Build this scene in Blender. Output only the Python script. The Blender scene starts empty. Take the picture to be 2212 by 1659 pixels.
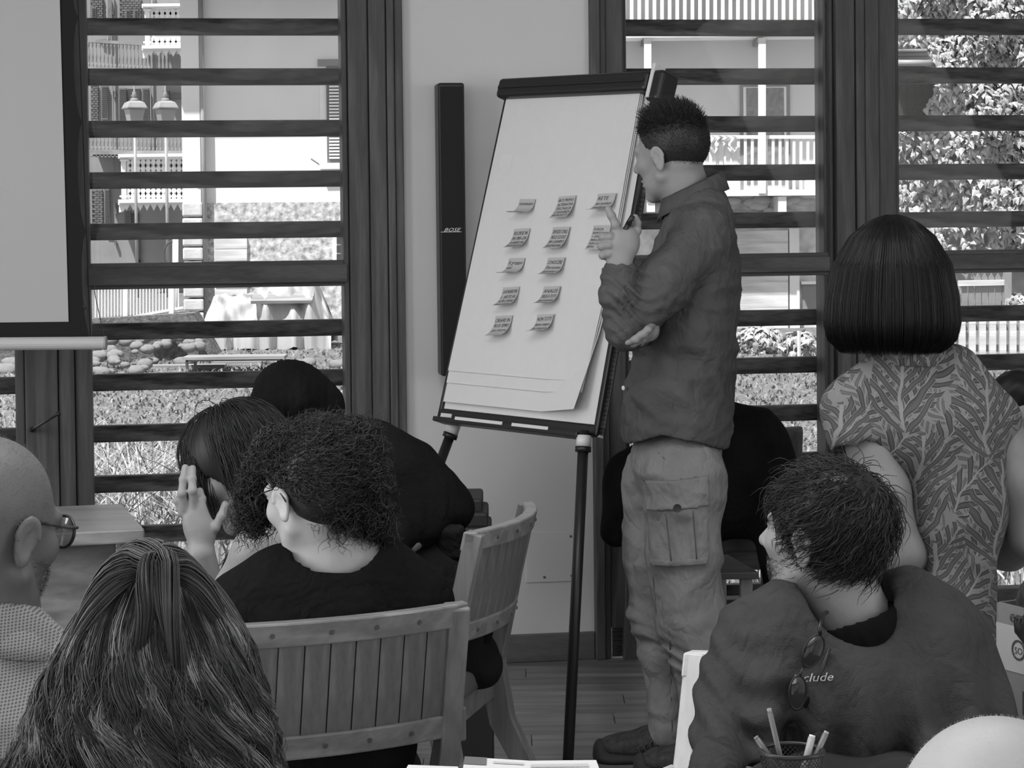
import bpy, math, random
import numpy as np
from mathutils import Vector, Matrix
random.seed(7); np.random.seed(7)
scene = bpy.context.scene
C = scene.collection

# ---------------------------------------------------------------- camera
F = 4900.0                      # focal length in pixels of the 2212 px frame
PPX, PPY = 1106.0, 595.0        # principal point (lens shift keeps verticals upright)
CAM = np.array([0.0, 0.0, 1.47])
PITCH, ROLL = math.radians(1.7), -0.011
_rot = Matrix.Rotation(math.radians(90) - PITCH, 4, 'X') @ Matrix.Rotation(ROLL, 4, 'Z')
cam_d = bpy.data.cameras.new('camera'); cam = bpy.data.objects.new('camera', cam_d); C.objects.link(cam)
cam_d.sensor_width = 36.0; cam_d.sensor_fit = 'HORIZONTAL'; cam_d.lens = F / 2212 * 36
cam_d.shift_y = -(829.5 - PPY) / 2212
cam_d.clip_start = 0.05; cam_d.clip_end = 500
cam.matrix_world = Matrix.Translation(Vector(CAM)) @ _rot
scene.camera = cam

# ---------------------------------------------------------------- world, sun, lights, exposure
world = bpy.data.worlds.new('sky'); scene.world = world; world.use_nodes = True
world.node_tree.nodes['Background'].inputs[0].default_value = (1, 1, 1, 1)
world.node_tree.nodes['Background'].inputs[1].default_value = 0.95
sun_d = bpy.data.lights.new('sun', 'SUN'); sun_d.energy = 8.4; sun_d.angle = math.radians(0.6)
sun = bpy.data.objects.new('sun', sun_d); C.objects.link(sun)
SUN_DIR = Vector((1.0, 1.2, -2.9)).normalized()
sun.rotation_euler = SUN_DIR.to_track_quat('-Z', 'Y').to_euler()
def area(name, loc, target, w, h, power):
    d = bpy.data.lights.new(name, 'AREA'); d.shape = 'RECTANGLE'; d.size = w; d.size_y = h; d.energy = power
    o = bpy.data.objects.new(name, d); C.objects.link(o); o.location = loc
    o.rotation_euler = (Vector(target) - Vector(loc)).to_track_quat('-Z', 'Z').to_euler()
    return o
area('assumed_side_window_light', (-3.9, 2.9, 1.75), (0.5, 3.6, 1.1), 4.2, 1.9, 150)  # area light for an assumed, unseen window in the left wall
area('assumed_rear_window_light', (0.2, -2.8, 1.8), (0.2, 3.0, 1.1), 7.0, 2.2, 82)  # area light added for an assumed window behind the camera, out of view
area('assumed_overhead_light', (-0.4, 3.4, 2.9), (-0.4, 3.4, 0.0), 2.4, 1.2, 52)  # added overhead light below the assumed ceiling lamp, brightens upward-facing surfaces
area('assumed_right_window_light', (3.9, 2.2, 1.8), (1.0, 3.4, 0.9), 2.4, 1.6, 40)  # area light added for an assumed, unseen window in the right wall
scene.view_settings.view_transform = 'Standard'; scene.view_settings.look = 'None'
scene.view_settings.gamma = 1.0; scene.view_settings.use_curve_mapping = False
scene.view_settings.exposure = 0.0
scene.cycles.max_bounces = 6; scene.cycles.diffuse_bounces = 3; scene.cycles.transparent_max_bounces = 12
scene.cycles.use_denoising = True

# ---------------------------------------------------------------- pixel <-> place helpers
_R = np.array(_rot.to_3x3())
def ray(px, py):
    return _R @ np.array([(px - PPX) / F, -(py - PPY) / F, -1.0])
def P(px, py, D):
    d = ray(px, py); return CAM + d * (D / d[1])
def on_z(px, py, z):
    d = ray(px, py); return CAM + d * ((z - CAM[2]) / d[2])
WYAW = math.radians(9.0)
WE = np.array([math.cos(WYAW), math.sin(WYAW), 0.0]); WN = np.array([math.sin(WYAW), -math.cos(WYAW), 0.0])
W0 = on_z(1230, 1425, 0.0)
def wall_sz(px, py, off=0.0):
    d = ray(px, py); w0 = W0 + WN * off
    t = np.dot(w0 - CAM, WN) / np.dot(d, WN); p = CAM + d * t
    return float(np.dot(p - W0, WE)), float(p[2])
def WP(s, z, off=0.0):
    return W0 + WE * s + np.array([0, 0, z]) + WN * off
def nrm(v):
    v = np.asarray(v, float); return v / np.linalg.norm(v)

# ---------------------------------------------------------------- materials (all neutral: the picture is black and white)
def lin(s):
    s /= 255.0
    return s / 12.92 if s <= 0.04045 else ((s + 0.055) / 1.055) ** 2.4
_mats = {}
def _new(name):
    m = bpy.data.materials.new(name); m.use_nodes = True
    nt = m.node_tree; b = nt.nodes['Principled BSDF']; return m, nt, b
def grey(v): return (v, v, v, 1)
def nd(nt, t, **kw):
    n = nt.nodes.new(t)
    for k, v in kw.items(): setattr(n, k, v)
    return n
def setramp(r, stops):
    e = r.color_ramp.elements
    while len(e) > 1: e.remove(e[-1])
    e[0].position, e[0].color = stops[0][0], grey(stops[0][1])
    for p, v in stops[1:]:
        x = e.new(p); x.color = grey(v)
def coords(nt, scale, rot=(0, 0, 0), kind='Object'):
    tc = nd(nt, 'ShaderNodeTexCoord'); mp = nd(nt, 'ShaderNodeMapping')
    mp.inputs['Scale'].default_value = scale; mp.inputs['Rotation'].default_value = rot
    nt.links.new(tc.outputs[kind], mp.inputs['Vector']); return mp.outputs['Vector']
def mottled(name, v, var=0.12, scale=6.0, rough=0.7, bump=0.0, bscale=60.0, spec=0.4, detail=4.0, sc3=None, metal=0.0, sheen=0.0):
    if name in _mats: return _mats[name]
    m, nt, b = _new(name)
    vec = coords(nt, sc3 or (1, 1, 1))
    n = nd(nt, 'ShaderNodeTexNoise'); n.inputs['Scale'].default_value = scale; n.inputs['Detail'].default_value = detail
    nt.links.new(vec, n.inputs['Vector'])
    r = nd(nt, 'ShaderNodeValToRGB'); setramp(r, [(0.3, v * (1 - var)), (0.7, min(1, v * (1 + var)))])
    nt.links.new(n.outputs['Fac'], r.inputs['Fac']); nt.links.new(r.outputs['Color'], b.inputs['Base Color'])
    b.inputs['Roughness'].default_value = rough; b.inputs['Specular IOR Level'].default_value = spec
    b.inputs['Metallic'].default_value = metal
    if sheen: b.inputs['Sheen Weight'].default_value = sheen
    if bump:
        n2 = nd(nt, 'ShaderNodeTexNoise'); n2.inputs['Scale'].default_value = bscale; n2.inputs['Detail'].default_value = 3
        nt.links.new(vec, n2.inputs['Vector'])
        bp = nd(nt, 'ShaderNodeBump'); bp.inputs['Strength'].default_value = bump; bp.inputs['Distance'].default_value = 0.01
        nt.links.new(n2.outputs['Fac'], bp.inputs['Height']); nt.links.new(bp.outputs['Normal'], b.inputs['Normal'])
    _mats[name] = m; return m
def wood(name, v, contrast=0.35, axis='Z', scale=9.0, rough=0.45, spec=0.4, stretch=14.0):
    if name in _mats: return _mats[name]
    m, nt, b = _new(name)
    sc = {'X': (1 / stretch, 1, 1), 'Y': (1, 1 / stretch, 1), 'Z': (1, 1, 1 / stretch)}[axis]
    vec = coords(nt, tuple(s * scale for s in sc))
    n = nd(nt, 'ShaderNodeTexNoise'); n.inputs['Scale'].default_value = 1.1; n.inputs['Detail'].default_value = 2; n.inputs['Distortion'].default_value = 0.6
    nt.links.new(vec, n.inputs['Vector'])
    ml = nd(nt, 'ShaderNodeMath', operation='MULTIPLY'); ml.inputs[1].default_value = 26.0
    nt.links.new(n.outputs['Fac'], ml.inputs[0])
    sn = nd(nt, 'ShaderNodeMath', operation='SINE'); nt.links.new(ml.outputs[0], sn.inputs[0])
    n2 = nd(nt, 'ShaderNodeTexNoise'); n2.inputs['Scale'].default_value = 14.0; n2.inputs['Detail'].default_value = 4
    nt.links.new(vec, n2.inputs['Vector'])
    ad = nd(nt, 'ShaderNodeMath', operation='MULTIPLY_ADD'); ad.inputs[1].default_value = 0.28
    nt.links.new(sn.outputs[0], ad.inputs[0]); nt.links.new(n2.outputs['Fac'], ad.inputs[2])
    r = nd(nt, 'ShaderNodeValToRGB'); setramp(r, [(0.1, v * (1 - contrast)), (0.55, v), (0.9, v * (1 + contrast))])
    nt.links.new(ad.outputs[0], r.inputs['Fac']); nt.links.new(r.outputs['Color'], b.inputs['Base Color'])
    b.inputs['Roughness'].default_value = rough; b.inputs['Specular IOR Level'].default_value = spec
    bp = nd(nt, 'ShaderNodeBump'); bp.inputs['Strength'].default_value = 0.12; bp.inputs['Distance'].default_value = 0.004
    nt.links.new(ad.outputs[0], bp.inputs['Height']); nt.links.new(bp.outputs['Normal'], b.inputs['Normal'])
    _mats[name] = m; return m
def plain(name, v, rough=0.6, spec=0.4, metal=0.0):
    if name in _mats: return _mats[name]
    m, nt, b = _new(name)
    n = nd(nt, 'ShaderNodeTexNoise'); n.inputs['Scale'].default_value = 25
    r = nd(nt, 'ShaderNodeValToRGB'); setramp(r, [(0.3, v * 0.988), (0.7, min(1, v * 1.012))])
    nt.links.new(n.outputs['Fac'], r.inputs['Fac']); nt.links.new(r.outputs['Color'], b.inputs['Base Color'])
    b.inputs['Roughness'].default_value = rough; b.inputs['Specular IOR Level'].default_value = spec; b.inputs['Metallic'].default_value = metal
    _mats[name] = m; return m
def glass(name, refl=0.6):
    if name in _mats: return _mats[name]
    m = bpy.data.materials.new(name); m.use_nodes = True; nt = m.node_tree
    nt.nodes.remove(nt.nodes['Principled BSDF']); out = nt.nodes['Material Output']
    t = nd(nt, 'ShaderNodeBsdfTransparent'); t.inputs[0].default_value = grey(0.95)
    g = nd(nt, 'ShaderNodeBsdfGlossy'); g.inputs['Roughness'].default_value = 0.02
    fr = nd(nt, 'ShaderNodeFresnel'); fr.inputs[0].default_value = 1.5
    ml = nd(nt, 'ShaderNodeMath', operation='MULTIPLY'); ml.inputs[1].default_value = refl
    nt.links.new(fr.outputs[0], ml.inputs[0])
    mx = nd(nt, 'ShaderNodeMixShader'); nt.links.new(ml.outputs[0], mx.inputs[0])
    nt.links.new(t.outputs[0], mx.inputs[1]); nt.links.new(g.outputs[0], mx.inputs[2]); nt.links.new(mx.outputs[0], out.inputs[0])
    _mats[name] = m; return m

# ---------------------------------------------------------------- mesh builder and objects
class MB:
    def __init__(s): s.v = []; s.f = []
    def add(s, verts, faces):
        o = len(s.v); s.v.extend([tuple(map(float, x)) for x in verts]); s.f.extend([tuple(i + o for i in f) for f in faces]); return s
    def box(s, c, h, ex=(1, 0, 0), ey=(0, 1, 0), ez=(0, 0, 1)):
        c = np.array(c, float); ex, ey, ez = [np.array(e, float) for e in (ex, ey, ez)]
        vs = [c + ex * h[0] * a + ey * h[1] * b + ez * h[2] * d for d in (-1, 1) for b in (-1, 1) for a in (-1, 1)]
        return s.add(vs, [(0, 2, 3, 1), (4, 5, 7, 6), (0, 1, 5, 4), (2, 6, 7, 3), (0, 4, 6, 2), (1, 3, 7, 5)])
    def span(s, a, b):     # axis-aligned box between corners
        a, b = np.array(a, float), np.array(b, float)
        return s.box((a + b) / 2, np.abs(b - a) / 2)
    def wbox(s, s0, s1, z0, z1, d0, d1):   # box in the window wall's own frame
        c = WP((s0 + s1) / 2, (z0 + z1) / 2, (d0 + d1) / 2)
        return s.box(c, (abs(s1 - s0) / 2, abs(d1 - d0) / 2, abs(z1 - z0) / 2), WE, -WN, (0, 0, 1))
    def bar(s, a, b, w, t, up=(0, 0, 1)):  # rectangular bar from a to b: w across, t along 'up'
        a, b = np.array(a, float), np.array(b, float); d = b - a; L = np.linalg.norm(d); d = d / L
        side = np.cross(d, up); side = side / np.linalg.norm(side); u = np.cross(side, d)
        return s.box((a + b) / 2, (L / 2, w / 2, t / 2), d, side, u)
    def tube(s, pts, rad, n=10, cap=True, flat=None):
        pts = [np.array(p, float) for p in pts]; m = len(pts)
        rad = [rad] * m if np.isscalar(rad) else list(rad)
        t0 = nrm(pts[1] - pts[0]); ref = np.array([0, 0, 1.0]) if abs(t0[2]) < 0.9 else np.array([1.0, 0, 0])
        u = nrm(np.cross(t0, ref)); verts = []
        for i in range(m):
            t = nrm(pts[min(i + 1, m - 1)] - pts[max(i - 1, 0)])
            u = nrm(u - t * np.dot(u, t)); w = np.cross(t, u)
            for k in range(n):
                a = 2 * math.pi * k / n
                verts.append(pts[i] + (u * math.cos(a) + w * math.sin(a) * (flat or 1.0)) * rad[i])
        fs = [(i * n + k, i * n + (k + 1) % n, (i + 1) * n + (k + 1) % n, (i + 1) * n + k) for i in range(m - 1) for k in range(n)]
        if cap: fs += [tuple(range(n))[::-1], tuple((m - 1) * n + k for k in range(n))]
        return s.add(verts, fs)
    def lathe(s, c, prof, n=16, axis=(0, 0, 1), sx=1.0):
        c = np.array(c, float); ax = nrm(axis); u = nrm(np.cross(ax, (0.3, 1, 0.2))); w = np.cross(ax, u)
        verts = [c + ax * h + (u * math.cos(2 * math.pi * k / n) + w * math.sin(2 * math.pi * k / n)) * r for r, h in prof for k in range(n)]
        m = len(prof)
        fs = [(i * n + k, i * n + (k + 1) % n, (i + 1) * n + (k + 1) % n, (i + 1) * n + k) for i in range(m - 1) for k in range(n)]
        fs += [tuple(range(n))[::-1], tuple((m - 1) * n + k for k in range(n))]
        return s.add(verts, fs)
    def prism(s, poly, d):   # poly: 3D points in a plane, d: extrusion vector
        poly = [np.array(p, float) for p in poly]; n = len(poly); d = np.array(d, float)
        vs = poly + [p + d for p in poly]
        return s.add(vs, [tuple(range(n))[::-1], tuple(range(n, 2 * n))] + [(i, (i + 1) % n, (i + 1) % n + n, i + n) for i in range(n)])
_abs = {}
def _origin(o):
    return _abs.get(o.name, np.zeros(3)) if o else np.zeros(3)
def tag(o, label=None, cat=None, group=None, kind=None):
    if label: o['label'] = label
    if cat: o['category'] = cat
    if group: o['group'] = group
    if kind: o['kind'] = kind
    return o
def thing(name, loc, label=None, cat=None, group=None, kind=None):
    o = bpy.data.objects.new(name, None); C.objects.link(o); o.location = tuple(map(float, loc)); o.empty_display_size = 0.1
    _abs[o.name] = np.array(loc, float)
    return tag(o, label, cat, group, kind)
def obj(name, mb, mat, parent=None, bevel=0.0, smooth=False, at=None, seg=2, fixn=True):
    """one mesh object; vertices are given in world space; its origin is the parent's, 'at', or the mesh's base"""
    v = np.array(mb.v if isinstance(mb, MB) else mb[0], float); f = mb.f if isinstance(mb, MB) else mb[1]
    org = np.array(at, float) if at is not None else np.array([(v[:, 0].min() + v[:, 0].max()) / 2, (v[:, 1].min() + v[:, 1].max()) / 2, v[:, 2].min()])
    me = bpy.data.meshes.new(name); me.from_pydata((v - org).tolist(), [], f if isinstance(f, list) else f.tolist())
    if fixn and len(v) < 60000:
        import bmesh
        bm = bmesh.new(); bm.from_mesh(me); bmesh.ops.recalc_face_normals(bm, faces=bm.faces); bm.to_mesh(me); bm.free()
    me.materials.append(mat)
    if smooth: me.polygons.foreach_set('use_smooth', [True] * len(me.polygons))
    o = bpy.data.objects.new(name, me); C.objects.link(o)
    if parent: o.parent = parent
    po = _origin(parent); o.location = tuple(org - po); _abs[o.name] = org
    if bevel:
        b = o.modifiers.new('bevel', 'BEVEL'); b.width = bevel; b.segments = seg; b.limit_method = 'ANGLE'; b.angle_limit = math.radians(40)
    return o
def dup(o, name=None, delta=(0, 0, 0), parent=None):
    c = o.copy(); C.objects.link(c); 
    if name: c.name = name
    org = _abs[o.name] + np.array(delta, float); c.parent = parent
    c.location = tuple(org - _origin(parent)); _abs[c.name] = org; return c

# ---------------------------------------------------------------- lettering as flat print
_fontcache = {}
def text_shape(txt, shear=0.0):
    key = (txt, shear)
    if key in _fontcache: return _fontcache[key]
    cu = bpy.data.curves.new('lettering', 'FONT'); cu.body = txt; cu.size = 1.0; cu.resolution_u = 2; cu.shear = shear
    o = bpy.data.objects.new('lettering', cu); C.objects.link(o)
    dg = bpy.context.evaluated_depsgraph_get(); me = bpy.data.meshes.new_from_object(o.evaluated_get(dg))
    v = np.array([tuple(x.co) for x in me.vertices]) if len(me.vertices) else np.zeros((0, 3)); f = [tuple(p.vertices) for p in me.polygons]
    bpy.data.objects.remove(o); bpy.data.curves.remove(cu); bpy.data.meshes.remove(me)
    _fontcache[key] = (v, f); return v, f
# ================================================================ THE ROOM
M_WALL = mottled('plaster_wall', 0.60, 0.03, 2.5, 0.85, 0.05, 180, 0.2)
M_WALLW = mottled('plaster_other_walls', 0.62, 0.03, 2.0, 0.9)
M_CEIL = mottled('ceiling_paint', 0.7, 0.02, 2.0, 0.9)
M_FRAME = wood('dark_stained_wood_upright', 0.080, 0.35, 'Z', 10, 0.5, 0.35)
M_FRAMEX = wood('dark_stained_wood_level', 0.080, 0.35, 'X', 10, 0.5, 0.35)
M_SLAT = wood('louvre_wood', 0.080, 0.8, 'X', 9, 0.6, 0.25)
M_JAMB = wood('weathered_jamb_wood', 0.38, 0.35, 'Z', 12, 0.7, 0.25)
M_GLASS = glass('window_glass', 0.16)
M_PLANK = [wood('floor_oak_%d' % i, v, 0.35, 'X', 7, 0.33, 0.5, 16) for i, v in enumerate((0.20, 0.235, 0.265))]
M_BASE = wood('baseboard_wood', 0.10, 0.25, 'X', 9, 0.45)
M_BLACK = plain('black_plastic', 0.012, 0.4, 0.45)
M_BLACKM = plain('black_matte', 0.008, 0.8, 0.25)
M_CHROME = plain('brushed_steel', 0.55, 0.3, 0.5, 0.9)

def ws(px, py=600, off=0.0): return wall_sz(px, py, off)[0]
def wz(px, py, off=0.0): return wall_sz(px, py, off)[1]
S_END0, S_END1 = -3.9, 4.1
ZW0, ZW1, ZC = 0.10, 2.55, 3.0
# floor: a slab and the boards on it
floor = obj('floor', MB().span((-4.3, -3.2, -0.12), (4.3, 8.2, -0.022)), plain('subfloor', 0.05), at=(0, 0, -0.12)); tag(floor, kind='structure')
k = 0
for iy in range(34):
    y0 = 3.3 + iy * 0.13
    x = -2.6 + (iy * 0.77) % 1.3
    while x < 2.6:
        L = 1.15 + 0.5 * ((iy * 7 + int(x * 3)) % 5) / 5
        x1 = min(x + L, 2.7)
        mb = MB().span((x + 0.0012, y0 + 0.0012, -0.022), (x1 - 0.0012, y0 + 0.1288, 0.0))
        obj('floor_board', mb, M_PLANK[(iy * 5 + k) % 3], floor); k += 1; x = x1
rest = MB().span((-4.3, -3.2, -0.022), (4.3, 3.3, -0.001)); rest.span((-4.3, 3.3, -0.022), (-2.6, 8.2, -0.001)); rest.span((2.7, 3.3, -0.022), (4.3, 8.2, -0.001)); rest.span((-2.6, 7.72, -0.022), (2.7, 8.2, -0.001))
obj('floor_boards_beyond', rest, M_PLANK[1], floor)
# the window wall, with three openings
A0, A1 = ws(-420), ws(30)             # opening beside the screen, further left
B0, B1 = ws(195), ws(744)
C0, C1 = ws(1358), ws(1787)
E0, E1 = ws(1946), ws(2420)
wb = MB()
TH = -0.26
wb.wbox(S_END0, A0 - 0.06, 0, ZC, TH, 0); wb.wbox(ws(872), ws(1277), 0, ZC, TH, 0); wb.wbox(E1 + 0.06, S_END1, 0, ZC, TH, 0)
for a, b in ((A0 - 0.06, ws(872)), (ws(1277), E1 + 0.06)):
    wb.wbox(a, b, ZW1, ZC, TH, 0); wb.wbox(a, b, 0, ZW0, TH, 0)
tag(obj('wall_back', wb, M_WALL), kind='structure')
pl = WP(S_END0, 0); pr = WP(S_END1, 0)
# other walls, unseen, each with an assumed window opening behind its added area light
def holed_wall(name, p0, p1, holes, nin):
    p0, p1 = np.array(p0, float), np.array(p1, float); L = np.linalg.norm(p1 - p0); e = (p1 - p0) / L; mb = MB(); n = np.array(nin, float)
    def bx(a, b, z0, z1): mb.box(p0 + e * (a + b) / 2 + np.array([0, 0, (z0 + z1) / 2]) - n * 0.1, ((b - a) / 2, 0.1, (z1 - z0) / 2), e, n)
    x = 0
    for a, b, z0, z1 in holes:
        bx(x, a, 0, ZC); bx(a, b, 0, z0); bx(a, b, z1, ZC); x = b
    bx(x, L, 0, ZC); o = obj(name, mb, M_WALLW); tag(o, kind='structure'); return o
holed_wall('wall_left', (-4.1, -3.0, 0), (-4.1, pl[1] + 0.2, 0), [(3.7, 8.1, 0.75, 2.75)], (1, 0, 0))
holed_wall('wall_right', (4.1, -3.0, 0), (4.1, pr[1] + 0.2, 0), [(3.9, 6.5, 0.9, 2.7)], (-1, 0, 0))
holed_wall('wall_rear', (-4.1, -3.0, 0), (4.1, -3.0, 0), [(0.7, 7.9, 0.65, 2.9)], (0, 1, 0))
lamp = thing('assumed_ceiling_lamp', (-0.4, 3.4, 2.92), 'assumed flat rectangular lamp panel, unseen, added on the ceiling above the audience', 'lamp')  # assumed fixture out of view, added to go with the overhead area light
obj('assumed_lamp_body', MB().span((-1.65, 2.75, 2.93), (0.85, 4.05, 3.0)), plain('assumed_lamp_enamel', 0.7), lamp, 0.01)
tag(obj('ceiling', MB().prism([(-4.3, -3.2, ZC), (4.3, -3.2, ZC), tuple(WP(S_END1 + 0.2, ZC, -0.3)), tuple(WP(S_END0 - 0.2, ZC, -0.3))], (0, 0, 0.15)), M_CEIL), kind='structure')

# ---- windows: a frame, two panes with a mid rail, and louvre slats outside
SLATH = 0.0535
def window(n, s0, s1, mid, slat_ys, px_ref, jamb=False):
    """slat_ys: pixel rows of the slat tops at column px_ref"""
    w = thing('window_%d' % n, WP((s0 + s1) / 2, ZW0), kind='structure')
    zm0, zm1 = wz(px_ref, mid[1]), wz(px_ref, mid[0])
    obj('mid_rail', MB().wbox(s0 - 0.01, s1 + 0.01, zm0 + 0.012, zm1 - 0.012, -0.07, 0.006), M_FRAMEX, w, 0.003)
    for z0, z1 in ((zm1 - 0.014, zm1), (zm0, zm0 + 0.014)):
        obj('glazing_bead', MB().wbox(s0 - 0.01, s1 + 0.01, z0, z1, -0.06, -0.012), M_FRAMEX, w, 0.002)
    for a, b in ((s0 - 0.02, s0 + 0.0), (s1 - 0.0, s1 + 0.02)):
        obj('glazing_bead', MB().wbox(a, b, ZW0, ZW1, -0.075, -0.015), M_FRAME, w, 0.002)
    obj('bottom_rail', MB().wbox(s0 - 0.02, s1 + 0.02, ZW0, ZW0 + 0.075, -0.08, 0.0), M_FRAMEX, w, 0.003)
    obj('top_rail', MB().wbox(s0 - 0.02, s1 + 0.02, ZW1 - 0.07, ZW1, -0.08, 0.0), M_FRAMEX, w, 0.003)
    obj('pane', MB().wbox(s0, s1, zm1, ZW1 - 0.06, -0.049, -0.045), M_GLASS, w)
    obj('pane', MB().wbox(s0, s1, ZW0 + 0.07, zm0, -0.049, -0.045), M_GLASS, w)
    e0, e1 = (s0 - 0.03, ws(1781, 600, -0.165)) if jamb else (s0 - 0.03, s1 + 0.03)
    for y in slat_ys:
        z1 = wz(px_ref, y, -0.16)
        if z1 < 0.12 or z1 > 2.6: continue
        obj('slat', MB().wbox(e0, e1, z1 - SLATH, z1, -0.185, -0.145), M_SLAT, w, 0.004)
    if jamb:
        j0, j1 = ws(1764, 600, -0.24), ws(1792, 600, -0.19)
        obj('outer_jamb', MB().wbox(j0, j1 + 0.02, 0.05, ZW1, -0.25, -0.19), M_JAMB, w, 0.003)
    return w
L_ys = [43 - 110 * i for i in range(4, 0, -1)] + [43, 151, 263, 373, 483] + [697, 806, 916, 1024, 1133, 1242]
window(1, A0, A1, (575, 630), [y + 9 for y in L_ys], 10)
window(2, B0, B1, (566, 622), [y - 3 for y in L_ys], 470)
R_ys = [43 - 104 * i for i in range(4, 0, -1)] + [43, 148, 251, 356, 459] + [671, 774, 878, 982, 1086, 1190, 1262]
window(3, C0, C1, (549, 598), R_ys, 1570, True)
window(4, E0, E1, (541, 590), [y - 2 for y in R_ys[:9]] + [661, 767, 868, 970, 1073, 1176, 1280], 2080)
# ---- posts and casings between them
def board(name, tr, x0, x1, d0, d1, mat=None, bevel=0.004):
    return obj(name, MB().wbox(ws(x0), ws(x1), 0.0, ZC - 0.02, d0, d1), mat or M_FRAME, tr, bevel)
t1 = thing('trim_1', WP(ws(120), 0), kind='structure')
for x0, x1, d1 in ((28, 50, 0.0), (50, 122, 0.02), (122, 158, 0.012), (158, 196, 0.0)): board('post_board', t1, x0 + 0.6, x1 - 0.6, -0.12, d1)
t2 = thing('trim_2', WP(ws(810), 0), kind='structure')
for x0, x1, d1 in ((743, 756, -0.004), (756, 800, 0.015), (800, 838, 0.03), (838, 855, 0.04), (855, 874, 0.028)): board('casing_board', t2, x0 + 0.4, x1 - 0.4, -0.12, d1)
t3 = thing('trim_3', WP(ws(1315), 0), kind='structure')
for x0, x1, d1 in ((1276, 1298, 0.03), (1298, 1312, 0.012), (1312, 1350, 0.0), (1350, 1360, -0.015)): board('casing_board', t3, x0 + 0.4, x1 - 0.4, -0.12, d1)
t4 = thing('trim_4', WP(ws(1865), 0), kind='structure')
for x0, x1, d1 in ((1784, 1806, -0.015), (1806, 1848, 0.012), (1848, 1868, 0.02), (1868, 1900, 0.014), (1900, 1938, 0.004), (1938, 1947, -0.012)): board('post_board', t4, x0 + 0.5, x1 - 0.5, -0.12, d1)
# window handle rod seen above the bald man's head
hr = thing('window_crank', P(110, 905, 6.75), 'thin dark rod with a small knob on the window post', 'handle')
obj('rod', MB().tube([P(70, 928, 6.9), P(128, 893, 6.72)], 0.004, 8), M_BLACK, hr, smooth=True)
obj('knob', MB().lathe(P(126, 894, 6.72), [(0.001, -0.008), (0.007, -0.005), (0.007, 0.005), (0.001, 0.008)], 10), M_BLACK, hr, smooth=True)
obj('mount', MB().tube([P(70, 928, 6.9), P(70, 928, 7.1)], 0.009, 8), M_BLACK, hr, smooth=True)
# baseboard and service panel
zb = wz(1230, 1365)
tag(obj('baseboard_back', MB().wbox(ws(874), ws(1276), 0, zb, 0, 0.016), M_BASE, None, 0.004), kind='structure')
sp = thing('service_panel', WP(ws(1190), wz(1190, 1257)), 'flat painted service panel screwed to the wall above the baseboard', 'panel')
obj('plate', MB().wbox(ws(1128), ws(1241), wz(1190, 1257), wz(1190, 1148), 0, 0.006), M_WALL, sp, 0.003)
for x, y in ((1232, 1158), (1175, 1246), (1234, 1243), (1140, 1160)):
    s_, z_ = wall_sz(x, y); c = WP(s_, z_, 0.0065)
    obj('screw', MB().lathe(c, [(0.0045, -0.001), (0.004, 0.002), (0.001, 0.0025)], 8, WN), plain('screw_head', 0.12, 0.5), sp)

# ---- tab-tensioned projection screen, hanging in front of the first window
DS = 6.35
scr = thing('projection_screen', P(60, 755, DS), 'pale grey hanging projection screen with scalloped black border', 'screen')
def PS(px, py, off=0.0): return P(px, py, DS + off)
poly = [PS(-420, -260), PS(121, -260), PS(129, 0), PS(148, 695), PS(-420, 701)]
obj('matte_fabric', MB().prism(poly, (0, 0.002, 0)), mottled('screen_fabric', 0.35, 0.015, 1.5, 0.9), scr)
edge = []
cus = [-420, -185, 38, 264, 500, 722]
def ex(y): return 165 + (y / 700.0) * 26
for a, b in zip(cus[:-1], cus[1:]):
    for t in np.linspace(0, 1, 13)[:-1]:
        y = a + (b - a) * t; sag = 1 - (2 * t - 1) ** 2
        edge.append((ex(y) + 2 - 13 * sag ** 0.6, y))
edge.append((ex(722) + 1, 728))
mbk = MB(); Dk = 0.004
front = [PS(121, -420, Dk)] + [PS(x, y, Dk) for x, y in edge]
inner = [PS(129 + 19 * (y / 695.0) - 3, y, Dk) for x, y in edge]
fr = [PS(x, y, Dk) for x, y in edge]
n_ = len(fr); mbk.add(fr + inner, [(i, i + 1, n_ + i + 1, n_ + i) for i in range(n_ - 1)])
mbk.add([p + np.array([0, 0.002, 0]) for p in fr + inner], [(i, n_ + i, n_ + i + 1, i + 1) for i in range(n_ - 1)])
obj('black_border', mbk, M_BLACKM, scr, fixn=False)
obj('lower_border', MB().prism([PS(-420, 694, 0.003), PS(150, 694, 0.003), PS(192, 730, 0.003), PS(-420, 733, 0.003)], (0, 0.002, 0)), M_BLACKM, scr)
obj('tension_cord', MB().tube([PS(ex(y) + 3, y, 0.002) for y in (-300, 264, 500, 660, 726)], 0.0018, 6), M_BLACKM, scr)
obj('bottom_bar', MB().tube([PS(-420, 746, -0.01), PS(226, 741, -0.01)], 0.0185, 18), mottled('bar_enamel', 0.42, 0.02, 3, 0.4), scr, smooth=False)
obj('end_cap', MB().tube([PS(226, 741, -0.01), PS(230, 741, -0.01)], 0.0195, 18), plain('bar_cap', 0.30, 0.5), scr)
obj('cord_hook', MB().tube([PS(180, 640), PS(187, 662), PS(183, 668), PS(179, 662)], 0.003, 6), M_BLACK, scr)
obj('cord_tail', MB().tube([PS(200, 570), PS(206, 640), PS(226, 732)], 0.0012, 5), M_BLACK, scr)
obj('case', MB().span(PS(-430, -560, -0.06), PS(260, -470, 0.06)), plain('screen_case', 0.6, 0.5), scr, 0.01)

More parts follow.
